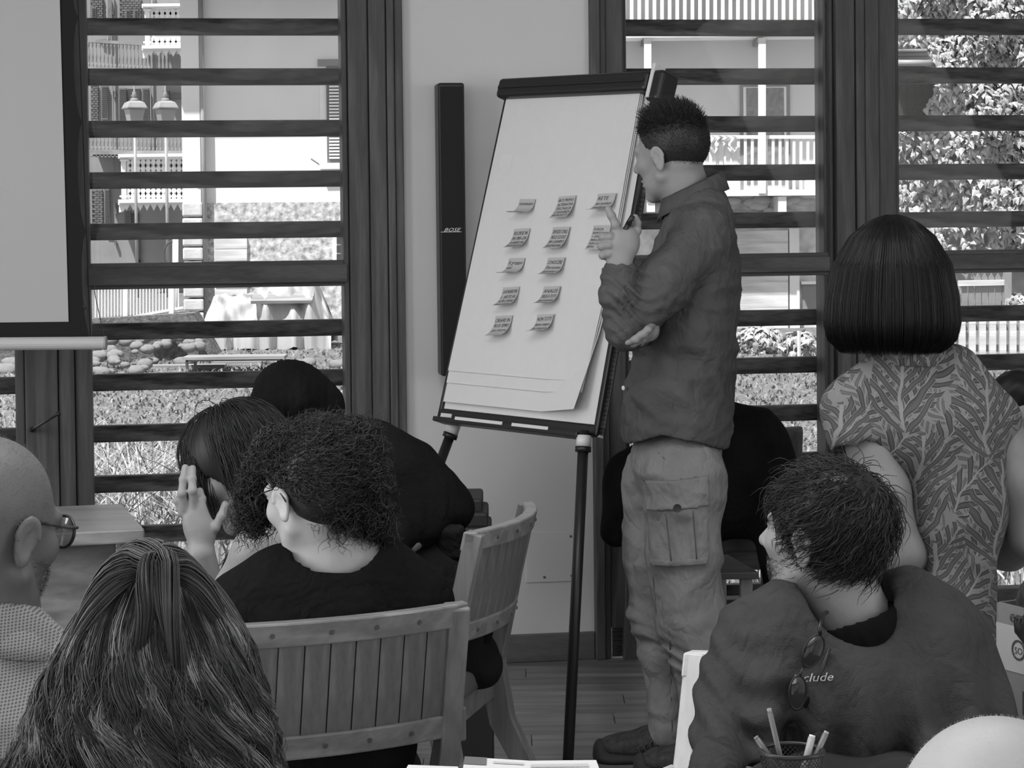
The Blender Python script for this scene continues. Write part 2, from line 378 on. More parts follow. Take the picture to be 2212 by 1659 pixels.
# ---- column loudspeaker on the wall
s0, z1 = wall_sz(943, 180, 0.09); s1, z0 = wall_sz(1007, 810, 0.09)
spk = thing('column_loudspeaker', WP((s0 + s1) / 2, z0, 0.05), 'slim black column loudspeaker mounted upright on the plaster wall', 'loudspeaker')
obj('cabinet', MB().wbox(s0, s1, z0, z1, 0.03, 0.125), M_BLACK, spk, 0.008, seg=3)
obj('grille', MB().wbox(s0 + 0.006, s1 - 0.006, z0 + 0.01, z1 - 0.012, 0.125, 0.131), mottled('speaker_grille', 0.007, 0.3, 400, 0.7, 0.3, 900), spk, 0.002)
for zz in (0.95, 1.55): obj('wall_bracket', MB().wbox(s0 + 0.03, s1 - 0.03, zz - .05, zz + .05, 0.0, 0.03), M_BLACK, spk)
v, f = text_shape('BOSE', 0.45)
wlet = 0.055 / (v[:, 0].max() - v[:, 0].min())
sL, zL = wall_sz(958, 500, 0.133)
pts = [WP(sL + x * wlet, zL + y * wlet * 0.72, 0.1335) for x, y, _ in v]
obj('badge_lettering', (pts, f), plain('badge_silver', 0.75, 0.35), spk, fixn=False)
obj('badge_line', MB().wbox(sL - 0.008, sL + 0.057, zL - 0.0025, zL - 0.001, 0.131, 0.1338), plain('badge_silver', 0.75), spk)
# ================================================================ OUTSIDE
ZG = -0.15
M_RENDERW = mottled('white_render', 0.72, 0.06, 1.2, 0.9, 0.25, 14, 0.1)
M_ROUGH = mottled('roughcast', 0.45, 0.6, 13, 0.95, 1.0, 16, 0.1, 6)
M_QUOIN = mottled('quoin_stone', 0.55, 0.12, 4, 0.9, 0.6, 20, 0.1)
M_STONE = mottled('field_stone', 0.22, 0.4, 3, 0.9, 0.5, 18, 0.1)
M_OLD = mottled('old_plaster', 0.25, 0.15, 1.5, 0.9, 0.2, 12, 0.1)
M_BRICKD = mottled('old_brick', 0.12, 0.35, 5, 0.9, 0.5, 22, 0.1)
M_SHUT = mottled('shutter_paint', 0.13, 0.1, 5, 0.7)
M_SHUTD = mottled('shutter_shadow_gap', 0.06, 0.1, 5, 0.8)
M_WHITEW = mottled('white_painted_wood', 0.78, 0.06, 4, 0.7)
M_DULLW = mottled('weathered_wood_rail', 0.22, 0.2, 6, 0.8)
M_PIPE = mottled('zinc_pipe', 0.28, 0.15, 3, 0.5)
M_LAWN = mottled('lawn_soil', 0.15, 0.45, 16, 0.95, 0.9, 40, 0.05, 6)
M_GRASS = mottled('grass_blade', 0.22, 0.5, 9, 0.75, 0, 1, 0.2)
M_GRASS2 = mottled('long_grass_blade', 0.36, 0.5, 14, 0.65, 0, 1, 0.3)
M_LEAF = mottled('ivy_leaf', 0.36, 0.4, 8, 0.6, 0, 1, 0.3)
M_GREYWOOD = wood('silvered_bench_wood', 0.26, 0.25, 'X', 5, 0.8, 0.2)
M_DARKOPEN = mottled('dark_interior', 0.045, 0.2, 3, 0.9)
M_TARP = mottled('pale_tarpaulin', 0.40, 0.08, 3, 0.6, 0.2, 10)
M_PALEWOOD = wood('sun_bleached_wood', 0.60, 0.25, 'X', 5, 0.8, 0.2)

tag(obj('lawn_ground', MB().span((-30, 7.75, ZG - 0.3), (30, 75, ZG)), M_LAWN, at=(0, 8, ZG - 0.3)), 'sunlit lawn stretching from the windows to the houses', 'lawn', kind='structure')
# ---- short lawn blades
def blades(name, n, x0, x1, y0, y1, hmin, hmax, wid, lean, mat, segs=2, zb=ZG, par=None, label=None, cat=None):
    rng = np.random.default_rng(len(name) * 31 + n)
    y = y0 * (y1 / y0) ** rng.random(n); x = x0 + (x1 - x0) * rng.random(n)
    if par: x = x * y / y1                       # keep the patch as wide as the window shows at each depth
    h = hmin + (hmax - hmin) * rng.random(n); az = rng.random(n) * 6.283; ln = lean * rng.random(n)
    d = np.stack([np.cos(az), np.sin(az), 0 * az], 1); sd = np.stack([-np.sin(az), np.cos(az), 0 * az], 1)
    fa = rng.random(n) * 6.283; sd = np.stack([np.cos(fa), np.sin(fa) * 0.4, 0 * fa], 1)
    base = np.stack([x, y, np.full(n, zb)], 1); V = []; w = wid * (0.6 + 0.8 * rng.random(n))
    for i in range(segs + 1):
        t = i / segs; c = base + d * (ln * h * t ** 2)[:, None] + np.stack([0 * x, 0 * x, h * (t - 0.25 * lean * t ** 2)], 1)
        ww = (w * (1 - t ** 1.5) + 0.0004)[:, None]
        V += [c - sd * ww / 2, c + sd * ww / 2]
    V = np.stack(V, 1); m = 2 * (segs + 1); off = (np.arange(n) * m)[:, None]; Fs = []
    for i in range(segs): Fs.append(off + np.array([[2 * i, 2 * i + 1, 2 * i + 3, 2 * i + 2]]))
    Fq = np.concatenate(Fs, 0)
    o = obj(name, (V.reshape(-1, 3), Fq), mat, fixn=False, at=(0, y0, zb)); tag(o, label, cat, kind='stuff'); return o
blades('lawn_grass', 42000, -7.5, 7.5, 9.5, 27, 0.03, 0.075, 0.022, 1.5, M_GRASS, 2, ZG, True, 'short mown grass covering the sunlit lawn', 'grass')
blades('long_grass', 2600, -2.4, -0.6, 8.9, 10.6, 0.35, 0.95, 0.014, 1.0, M_GRASS2, 6, ZG, False, 'long pale grass blades growing just outside the left window', 'grass')
blades('long_grass_clump', 700, 0.45, 2.7, 9.2, 10.6, 0.15, 0.36, 0.012, 1.0, M_GRASS2, 5, ZG, False, 'low grass clump growing outside the right windows', 'grass')

def S(D): return F / D
def rect(mb, x0, y0, x1, y1, D, t, front=True):
    """slab whose front face fills pixel rect at depth D, thickness t going back"""
    a, b = P(x0, y0, D), P(x1, y1, D); z0, z1 = sorted((a[2], b[2]))
    return mb.span((min(a[0], b[0]), D, z0), (max(a[0], b[0]), D + t, z1))
def slab(name, x0, y0, x1, y1, D, t, mat, par, bevel=0.0): return obj(name, rect(MB(), x0, y0, x1, y1, D, t), mat, par, bevel)
def zpx(y, D, x=1106): return float(P(x, y, D)[2])
def xpx(x, D, y=450): return float(P(x, y, D)[0])

# ---- the white house behind the left window (its corner, drainpipe, shutters, roughcast base)
DA = 30.0
hA = thing('white_rendered_house', (xpx(600, DA), DA, ZG), 'white rendered house with stone corner and roughcast base behind left window', 'house')
xa0, xa1 = xpx(440, DA), xpx(1040, DA)
zr = zpx(437, DA, 600)
obj('wall', MB().span((xa0 - 0.2, DA, zr), (xa1, DA + 5, 5.2)), M_RENDERW, hA)
obj('roughcast_base', MB().span((xa0 - 0.2, DA - 0.03, ZG), (xa1, DA + 4.9, zr)), M_ROUGH, hA)
obj('eave', MB().span((xa0 - 0.9, DA - 0.85, 4.62), (xa1, DA + 0.3, 4.74)), M_DULLW, hA)
obj('roof', MB().prism([(xa0 - 0.9, DA - 0.95, 4.74), (xa0 - 0.9, DA + 5, 4.74), (xa0 - 0.9, DA + 2.2, 6.4)], (xa1 - xa0 + 0.9, 0, 0)), M_STONE, hA)
xq0, xq1 = xpx(395, DA - 0.15), xpx(434, DA - 0.15)
obj('corner_pilaster', MB().span((xq0, DA - 0.13, zr), (xq1, DA + 0.4, 4.62)), M_RENDERW, hA)
yb = [437, 468, 471, 500, 503, 532, 535, 562, 565, 603, 606, 643, 646, 672, 675, 710, 713, 745]
for y0, y1 in zip(yb[0::2], yb[1::2]):
    a, b = zpx(y1, DA - 0.17, 415), zpx(y0, DA - 0.17, 415)
    obj('quoin_stone', MB().span((xq0 - 0.01, DA - 0.17, a), (xq1 + 0.02, DA + 0.4, b)), M_QUOIN, hA, 0.025)
dp = obj('drainpipe', MB().tube([(xpx(441, DA - .2), DA - 0.12, ZG + 0.05), (xpx(438, DA - .2), DA - 0.12, 4.6)], 0.032, 10), M_PIPE, hA, smooth=True)
for yy in (407, 640): obj('pipe_clip', MB().tube([(xpx(431, DA), DA - 0.12, zpx(yy, DA, 440)), (xpx(448, DA), DA - 0.12, zpx(yy, DA, 440))], 0.014, 8), M_PIPE, dp)
# plank door, shuttered window, barred window
dr = obj('door', rect(MB(), 462, 512, 535, 720, DA - 0.05, 0.06), M_PALEWOOD, hA)
for i in range(4):
    obj('door_board', rect(MB(), 463, 513 + i * 26, 534, 513 + i * 26 + 24.5, DA - 0.075, 0.04), M_PALEWOOD, dr, 0.006)
wn = obj('window', rect(MB(), 690, 130, 790, 362, DA - 0.02, 0.1), M_WHITEW, hA)
obj('lintel', rect(MB(), 686, 128, 792, 142, DA - 0.05, 0.1), M_OLD, wn)
obj('sill', rect(MB(), 690, 352, 790, 364, DA - 0.12, 0.2), M_WHITEW, wn)
sh = obj('shutter', rect(MB(), 704, 142, 780, 352, DA - 0.06, 0.04), M_SHUT, wn)
for i in range(28):
    y = 150 + i * 7
    obj('louvre', rect(MB(), 711, y, 775, y + 3.2, DA - 0.09, 0.03), M_WHITEW, hA)
g = obj('barred_window', rect(MB(), 718, 506, 780, 568, DA - 0.05, 0.1), M_WHITEW, hA)
for i in range(3):
    for j in range(3):
        obj('window_light', rect(MB(), 727 + i * 14, 511 + j * 19, 738 + i * 14, 527 + j * 19, DA - 0.06, 0.03), M_DARKOPEN, g)
sr = obj('shutter_stay', MB().tube([P(672, 343, DA - .1), P(700, 362, DA - .1)], 0.012, 6), M_DULLW, hA)

# ---- the old brick house further back, with its balconies
DB = 46.0
hB = thing('old_brick_house', (xpx(290, DB), DB, ZG), 'old plaster and brick house with shutters and timber balconies, far left', 'house')
obj('wall', MB().span((xpx(60, DB), DB, ZG), (xpx(470, DB), DB + 4, 6.5)), M_OLD, hB)
for (x0, y0, x1, y1) in ((258, -5, 305, 45), (195, -8, 222, 44), (196, 182, 212, 262), (198, 410, 222, 485)):
    bp = slab('brick_panel', x0, y0, x1, y1, DB - 0.05, 0.1, M_BRICKD, hB)
    ny = int((y1 - y0) / 5); nx = max(2, int((x1 - x0) / 9)); bm_ = MB()
    for j in range(ny):
        for i in range(nx):
            xx = x0 + (i + (0.5 if j % 2 else 0)) * (x1 - x0) / nx
            rect(bm_, xx, y0 + j * 5, min(xx + (x1 - x0) / nx - 1.2, x1), y0 + j * 5 + 3.8, DB - 0.07, 0.05)
    tag(obj('brick_courses', bm_, mottled('brick_face', 0.12, 0.3, 7, 0.9), bp, fixn=False), kind='stuff')
for (x0, y0, x1, y1) in ((196, 15, 208, 48), (270, 20, 282, 50), (288, 20, 299, 50), (217, 185, 233, 258), (255, 190, 273, 262), (306, 190, 322, 262), (224, 408, 238, 500), (268, 455, 282, 500), (215, 85, 240, 90)):
    s_ = slab('shutter', x0, y0, x1, y1, DB - 0.09, 0.08, M_SHUT, hB)
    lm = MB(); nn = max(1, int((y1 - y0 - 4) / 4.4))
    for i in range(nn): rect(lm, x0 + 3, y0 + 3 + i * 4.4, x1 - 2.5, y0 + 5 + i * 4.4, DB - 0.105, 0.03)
    tag(obj('louvre_gap_shade', lm, M_SHUTD, s_, fixn=False), kind='stuff')  # dark strips that paint the shade between the slats of each shutter
for (x0, y0, x1, y1) in ((275, 192, 304, 262), (282, 460, 300, 482)): slab('doorway', x0, y0, x1, y1, DB - 0.04, 0.05, M_DARKOPEN, hB)
for x in (229, 326, 240, 322): slab('downpipe', x, -20, x + 5, 90 if x in (229, 326) else 400, DB - 0.12, 0.06, M_PIPE if x in (229, 326) else M_OLD, hB)
for (x0, y0, x1, y1) in ((236, 18, 245, 32), (243, 197, 250, 210), (298, 560, 306, 578), (245, 440, 252, 462), (247, 520, 251, 530), (352, 196, 366, 230), (368, 200, 392, 212)): slab('wall_fitting', x0, y0, x1, y1, DB - 0.1, 0.08, M_BRICKD, hB)
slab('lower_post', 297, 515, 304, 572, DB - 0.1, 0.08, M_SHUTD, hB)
# rails that run along that house: turned balusters
def balustrade(name, xs, yt, yb_, D, mat, par, spacing, tilt=0.0):
    b = thing('balcony_rail', P((xs[0] + xs[1]) / 2, yb_, D)); b.parent = par; b.location = tuple(_abs[b.name] - _origin(par))
    x = xs[0]; first = None
    obj('top_rail', MB().bar(P(xs[0], yt, D), P(xs[1], yt + tilt * (xs[1] - xs[0]), D), 0.06, 0.06), mat, b)
    obj('bottom_rail', MB().bar(P(xs[0], yb_, D), P(xs[1], yb_ + tilt * (xs[1] - xs[0]), D), 0.06, 0.05), mat, b)
    h = P(0, yt, D)[2] - P(0, yb_, D)[2]
    prof = [(0.026, 0), (0.026, 0.12 * h), (0.013, 0.2 * h), (0.024, 0.42 * h), (0.013, 0.6 * h), (0.012, 0.75 * h), (0.026, 0.85 * h), (0.026, h)]
    while x < xs[1]:
        c = P(x, yb_ + tilt * (x - xs[0]), D)
        if first is None: first = obj('baluster', MB().lathe(c, prof, 6), mat, b); fc = c
        else: dup(first, None, c - fc, b)
        x += spacing
    return b
balustrade('r', (192, 400), 88, 146, DB - 1.0, M_DULLW, hB, 8.2, 0.06)
balustrade('r', (192, 400), 278, 325, DB - 1.0, M_DULLW, hB, 8.2, 0.02)
slab('balcony_floor', 190, 327, 400, 335, DB - 1.1, 1.1, M_DULLW, hB)
for i in range(8):
    a = P(200 + i * 8, 334, DB - 1.1); obj('valance_tooth', MB().prism([a, P(208 + i * 8, 334, DB - 1.1), P(204 + i * 8, 341, DB - 1.1)], (0, 0.03, 0)), M_DULLW, hB)
# ---- the two white fretwork balconies in front of it
def fret_balcony(x0, x1, ytop, yl0, yl1, yfloor, yval, label, mid=None):
    D = 44.8
    b = thing('fretwork_balcony', P((x0 + x1) / 2, yfloor, D), label, 'balcony', 'white fretwork balconies')
    for (n, a, c, t) in (('cornice', ytop, ytop + 5, 0.25), ('cornice_mould', ytop + 5, ytop + 8, 0.15), ('floor_edge', yfloor, yfloor + 6, 0.3), ('lower_mould', yfloor + 6, yfloor + 10, 0.2)):
        obj(n, rect(MB(), x0 - 3, a, x1, c, D - t, 1.2), M_WHITEW, b)
    obj('corner_post', rect(MB(), x0 + 3, ytop + 8, x0 + 15, yfloor, D - 0.06, 0.14), M_WHITEW, b)
    for yy in (ytop + 11, yfloor - 9): obj('post_collar', rect(MB(), x0 + 0.5, yy, x0 + 17, yy + 4, D - 0.1, 0.2), M_WHITEW, b)
    # fretwork panel: crossing bars that leave diamond holes, in two bands
    for (a, c) in ((ytop + 10, yl0), (yl1, yfloor)):
        h = c - a; n = max(3, int((x1 - x0 - 18) / 11)); st = (x1 - x0 - 18) / n
        for i in range(n):
            xx = x0 + 18 + i * st
            for s0_, s1_ in (((xx, a), (xx + st, c)), ((xx + st, a), (xx, c))):
                obj('fret_bar', MB().bar(P(s0_[0], s0_[1], D), P(s1_[0], s1_[1], D), 0.03, 0.042, (0, 0, 1)), M_WHITEW, b)
            obj('fret_upright', MB().bar(P(xx, a, D - 0.01), P(xx, c, D - 0.01), 0.025, 0.028, (0, 1, 0)), M_WHITEW, b)
        for yy in (a, c): obj('fret_rail', MB().bar(P(x0 + 16, yy, D), P(x1, yy, D), 0.04, 0.03), M_WHITEW, b)
    obj('fret_board', rect(MB(), x0 + 18, yl0, x1, yl1, D, 0.03), M_WHITEW, b)
    n = int((x1 - x0) / 15); st = (x1 - x0 - 8) / n
    for i in range(n):
        xx = x0 + 8 + i * st; y = yfloor + 9; h = yval - y
        pts = [(0.05, 0), (0.95, 0), (0.86, 0.35), (0.72, 0.55), (0.5, 1), (0.28, 0.55), (0.14, 0.35)]
        obj('valance_tongue', MB().prism([P(xx + u * st, y + w * h, D - 0.15) for u, w in pts], (0, 0.04, 0)), M_WHITEW, b)
    obj('end_bracket', MB().prism([P(x0 - 1, yfloor + 9, D - 0.12), P(x0 + 26, yfloor + 9, D - 0.12), P(x0 + 16, yfloor + 14, D - 0.12), P(x0 + 8, yval + 2, D - 0.12), P(x0 - 1, yval + 4, D - 0.12)], (0, 0.05, 0)), M_WHITEW, b)
    return b
fret_balcony(309, 398, 8, 40, 82, 98, 122, 'upper white fretwork balcony beside the white house corner')
fret_balcony(258, 398, 333, 372, 405, 431, 455, 'lower white fretwork balcony with a scalloped valance')
# ---- two street lanterns
for lx, which in ((291, 'street lantern on its post, the left one of the pair'), (358, 'street lantern on its post, the right one near the house corner')):
    D = 43.0; s = S(D); c = P(lx, 266, D); u = 1 / s
    L_ = thing('street_lantern', (c[0], D, ZG), which, 'street lamp', 'street lanterns')
    def fr4(pr, nm, mat, sm=False):
        obj(nm, MB().lathe((c[0], D, 0), pr, 4, (0, 0, 1)), mat, L_)
    z = lambda y: zpx(y, D, lx)
    mbb = MB(); prof = [(19 * u * 0.8, z(276)), (25 * u, z(236))]
    obj('glass_body', MB().lathe((c[0], D, 0), prof, 4), mottled('frosted_lantern_glass', 0.30, 0.05, 5, 0.3), L_)
    obj('roof_rim', MB().lathe((c[0], D, 0), [(31 * u, z(235)), (31 * u, z(232))], 4), M_DULLW, L_)
    obj('roof', MB().lathe((c[0], D, 0), [(30 * u, z(232)), (24 * u, z(222)), (14 * u, z(218))], 4), M_PIPE, L_)
    obj('finial', MB().lathe((c[0], D, 0), [(11 * u, z(219)), (8 * u, z(213)), (4 * u, z(210)), (8 * u, z(207)), (4 * u, z(203)), (5 * u, z(200)), (2 * u, z(197)), (2 * u, z(150)), (0.5 * u, z(147))], 10), M_DULLW, L_, smooth=True)
    for k in range(4):
        a = math.radians(45 + 90 * k)
        pass
    obj('post', MB().tube([(c[0], D, ZG), (c[0], D, z(276))], 0.03, 8), M_PIPE, L_, smooth=True)
lp = thing('arched_signpost', P(378, 700, 38), 'white post with a dark iron hoop beside the house corner', 'post')
obj('pole', MB().tube([P(379, 760, 38), P(379, 512, 38)], 0.05, 8), M_WHITEW, lp, smooth=True)
obj('hoop', MB().tube([P(378 - 24 * math.cos(a) * (1 if a < 1.9 else 1), 548 - 28 * math.sin(a), 38) for a in np.linspace(-0.9, 1.5, 14)], 0.016, 6), M_SHUTD, lp, smooth=True)

# ---- railing on a bank, stone retaining wall, tarpaulin pile, bench
DF = 25.0
fe = thing('iron_railing', P(300, 700, DF), 'pale iron railing of thin upright bars on the bank', 'railing')
fb = None
for i in range(27):
    x = 206 + i * 6.9
    y0, y1 = 596, 706 - (x - 206) * 0.18
    obj('bar', MB().bar(P(x, y1, DF), P(x, y0, DF), 0.012, 0.012, (0, 1, 0)), M_WHITEW, fe)
obj('bottom_rail', MB().bar(P(200, 700, DF), P(396, 664, DF), 0.03, 0.025), M_WHITEW, fe)
obj('top_rail', MB().bar(P(200, 598, DF), P(396, 598, DF), 0.03, 0.025), M_WHITEW, fe)
obj('rail_post', MB().bar(P(271, 720, DF), P(271, 592, DF), 0.05, 0.05, (0, 1, 0)), M_WHITEW, fe)
obj('rail_post', MB().bar(P(371, 720, DF), P(371, 592, DF), 0.05, 0.05, (0, 1, 0)), M_WHITEW, fe)
rng = np.random.default_rng(5)
_rock = []
def rock_mesh(seed):
    r = np.random.default_rng(seed); mb = MB(); n, m = 8, 6; vs = [(0, 0, -1)]; 
    for j in range(1, m):
        th = math.pi * j / m
        for i in range(n):
            q = 1 + 0.28 * (r.random() - 0.5); vs.append((math.sin(th) * math.cos(6.283 * i / n) * q, math.sin(th) * math.sin(6.283 * i / n) * q, -math.cos(th) * q))
    vs.append((0, 0, 1)); fs = [(0, 1 + (i + 1) % n, 1 + i) for i in range(n)]
    for j in range(m - 2):
        fs += [(1 + j * n + i, 1 + j * n + (i + 1) % n, 1 + (j + 1) * n + (i + 1) % n, 1 + (j + 1) * n + i) for i in range(n)]
    l = len(vs) - 1; fs += [(l, 1 + (m - 2) * n + i, 1 + (m - 2) * n + (i + 1) % n) for i in range(n)]
    return np.array(vs), fs
rocks = [rock_mesh(s) for s in range(4)]
bank = thing('stone_bank', (xpx(300, 24), 23.5, ZG), 'low bank of loose pale stones below the iron railing', 'stone wall')
for i in range(130):
    x = 60 + 370 * rng.random(); y = 712 + (95 * rng.random() if x < 330 else 40 * rng.random()); D = 24.6 - (y - 712) * 0.022
    v, f = rocks[i % 4]; c = P(x, y, D); sc = np.array([1.25, 0.9, 0.8]) * (0.03 + 0.045 * rng.random())
    obj('stone', (v * sc + c, f), M_STONE, bank, smooth=True, fixn=False)
obj('earth', MB().prism([P(-80, 700, 25.2), P(430, 672, 25.2), P(480, 760, 25.2), P(-80, 830, 25.2)], (0, -0.5, 0)), M_LAWN, bank)
# a few loose stones on the lawn
for i, (x, y, r) in enumerate(((395, 783, .11), (330, 780, .07), (640, 790, .12), (665, 783, .09), (730, 788, .1), (560, 782, .09), (15, 770, .16), (12, 800, .13), (25, 785, .12))):
    D = on_z(x, y + 6, ZG)[1]; c = P(x, y, D); v, f = rocks[i % 4]
    tag(obj('lawn_stone', (v * np.array([1.3, 1, .7]) * r * 0.8 + c, f), M_STONE, smooth=True, fixn=False), ['pale stone lying on the lawn left of the low bench', 'small pale stone near the stone bank', 'pale flat stone on the lawn right of the low bench', 'smaller pale stone at the right of the bench', 'rounded pale stone at the window edge right of the bench', 'pale stone under the low bench', 'large stone in the sliver of window left of the post', 'middle stone in the sliver of window left of the post', 'third stone in the sliver of window left of the post'][i], 'stone', 'stones on the lawn')
# tarpaulin heap with a board on top
tp = thing('tarpaulin_heap', P(580, 740, 27), 'heap covered by a crumpled pale tarpaulin under the house wall', 'tarpaulin')
N = 46; DT = 27.0; g_ = []
xw0, xw1 = xpx(436, DT, 690), xpx(722, DT, 690)
for j in range(N):
    for i in range(N):
        u, w = i / (N - 1), j / (N - 1)
        top = (0.62 if u < 0.38 else 0.62 + 0.22 * min(1, (u - 0.38) * 6)) * (1 if u < 0.86 else 1 - (u - 0.86) * 5)
        hgt = top * math.sin(math.pi * min(max(w, 0), 1)) ** 0.35 * (min(1, u * 9)) ** 0.5
        f_ = 0.05 * math.sin(u * 37 + 3 * math.sin(w * 5)) + 0.03 * math.sin(u * 61 + w * 17) + 0.03 * math.sin(u * 19 - w * 23)
        g_.append((xw0 + (xw1 - xw0) * u, DT - 0.6 + 1.2 * w - f_, ZG + max(0, hgt + 0.4 * f_)))
obj('tarpaulin', (g_, [(j * N + i, j * N + i + 1, (j + 1) * N + i + 1, (j + 1) * N + i) for j in range(N - 1) for i in range(N - 1)]), M_TARP, tp, smooth=True, fixn=False)
cb = P(612, 640, 26.6)
obj('board', MB().box(cb, (0.36, 0.22, 0.02), (1, 0, 0), nrm((0, 1, 0.28)), nrm((0, -0.28, 1))), M_GREYWOOD, tp, 0.004)
bn = thing('garden_bench', on_z(500, 802, ZG), 'low wooden bench standing on the lawn', 'bench')
DBn = on_z(500, 802, ZG)[1]
obj('top', MB().span((xpx(393, DBn), DBn - 0.12, zpx(775, DBn, 500)), (xpx(612, DBn), DBn + 0.25, zpx(769, DBn, 500))), M_GREYWOOD, bn)
obj('rail', MB().span((xpx(400, DBn), DBn - 0.08, zpx(779, DBn, 500)), (xpx(606, DBn), DBn - 0.05, zpx(775, DBn, 500))), M_DULLW, bn)
for x in (398, 409, 590, 603): obj('leg', MB().span((xpx(x, DBn), DBn - 0.08 if x in (398, 603) else DBn + .15, ZG), (xpx(x + 5, DBn), DBn - 0.03 if x in (398, 603) else DBn + .2, zpx(775, DBn, 500))), M_DULLW, bn)
for i, (x0, x1, y, lab) in enumerate(((320, 480, 799, 'long weathered plank lying on the grass'), (455, 560, 791, 'pale plank lying in front of the low bench'), (545, 610, 785, 'short plank under the right end of the bench'))):
    D = on_z((x0 + x1) / 2, y, ZG)[1]; tag(obj('plank', MB().span((xpx(x0, D), D, ZG), (xpx(x1, D), D + 0.18, ZG + 0.05)), M_GREYWOOD, None, 0.006), lab, 'plank')

# ---- the house behind the middle window: posts, two balconies, stone base, plank doors
DH = 30.0; DR = 29.4
hC = thing('balcony_house', (xpx(1560, DH), DH, ZG), 'pale house with white balcony rails and posts behind the middle window', 'house')
zst = zpx(418, DH, 1560)
obj('wall', MB().span((xpx(1080, DH), DH, zst), (xpx(1990, DH), DH + 4, 7)), mottled('pale_house_render', 0.62, 0.05, 1.0, 0.9, 0.15, 9, 0.1), hC)
obj('stone_base', MB().span((xpx(1080, DH), DH - 0.06, ZG), (xpx(1990, DH), DH + 4, zst)), mottled('rubble_wall', 0.58, 0.3, 6, 0.95, 1.0, 12, 0.05, 6), hC)
sw = rng.random
for i in range(70):
    x = 1370 + 400 * rng.random(); y = 432 + 60 * rng.random(); c = P(x, y, DH - 0.06); v, f = rocks[i % 4]
    obj('wall_stone', (v * np.array([0.12, 0.05, 0.055]) * (0.7 + 0.7 * rng.random()) + c, f), M_QUOIN, hC, smooth=True, fixn=False)
for (nm, y0, y1) in (('upper_balcony', 55, 80), ('lower_balcony', 411, 424)):
    obj(nm, MB().span((xpx(1080, DR), DR - 0.06, zpx(y1, DR, 1560)), (xpx(1990, DR), DH + 0.2, zpx(y0, DR, 1560))), M_WHITEW, hC)
obj('eave', MB().span((xpx(1080, DR), DR - 0.9, 6.4), (xpx(1990, DR), DH + 0.3, 6.5)), M_DULLW, hC)
def rails(ys, y0, y1, x0, x1, sp, w, par):
    first = None
    for yy in ys: obj('hand_rail', MB().bar(P(x0, yy, DR), P(x1, yy, DR), 0.06, 0.045), M_WHITEW, par)
    x = x0
    while x < x1:
        obj('rail_bar', MB().bar(P(x, y1, DR), P(x, y0, DR), w / S(DR), 0.03, (0, 1, 0)), M_WHITEW, par); x += sp
rails((), -120, 62, 1348, 1790, 16.4, 7.5, hC)
rails((296,), 296, 414, 1370, 1790, 15.0, 6.0, hC)
for x in (1399, 1646):
    obj('balcony_post', MB().bar(P(x, 418, DR - 0.05), P(x, 92, DR - 0.05), 15 / S(DR), 0.09, (0, 1, 0)), M_WHITEW, hC)
    obj('beam_end', rect(MB(), x - 8, 82, x + 8, 93, DR - 0.1, 1.0), M_DULLW, hC)
for x in (1406, 1690): obj('joist_end', rect(MB(), x - 9, 424, x + 9, 458, DR - 0.03, 1.0), M_WHITEW, hC)
for i, (x0, x1) in enumerate(((1598, 1708),)):
    wn = obj('balcony_door', rect(MB(), x0, 182, x1, 412, DH - 0.03, 0.05), M_OLD, hC)
    obj('door_frame', rect(MB(), x0 + 8, 188, x1 - 8, 412, DH - 0.06, 0.05), M_WHITEW, wn)
    for a, b in ((x0 + 14, x0 + 41), (x0 + 48, x1 - 13)): obj('door_glass', rect(MB(), a, 190, b, 400, DH - 0.075, 0.02), mottled('curtained_glass', 0.20, 0.35, 18, 0.4), wn)
tw = tag(obj('towel', ([P(1530 + u * 58 + 4 * math.sin(w * 9), 293 + w * (26 + 12 * math.sin(u * 9)) , DR - 0.08 + 0.03 * math.sin(u * 25 + w * 4)) for w in np.linspace(0, 1, 8) for u in np.linspace(0, 1, 24)], [(j * 24 + i, j * 24 + i + 1, (j + 1) * 24 + i + 1, (j + 1) * 24 + i) for j in range(7) for i in range(23)]), M_WHITEW, smooth=True, fixn=False), 'white cloth hanging over the balcony rail', 'towel')
# plank doors in the stone base
bd = obj('barn_door', rect(MB(), 1560, 498, 1704, 730, DH - 0.1, 0.08), M_PALEWOOD, hC)
for j in range(8): obj('door_board', rect(MB(), 1561, 499 + j * 28, 1703, 499 + j * 28 + 26.8, DH - 0.13, 0.05), M_PALEWOOD, bd, 0.006)
obj('door_jamb', rect(MB(), 1705, 494, 1728, 730, DH - 0.14, 0.1), M_WHITEW, hC)
nc = obj('niche', rect(MB(), 1733, 612, 1764, 668, DH - 0.09, 0.06), M_OLD, hC)
obj('niche_lid', rect(MB(), 1731, 608, 1766, 614, DH - 0.12, 0.1), M_WHITEW, nc)
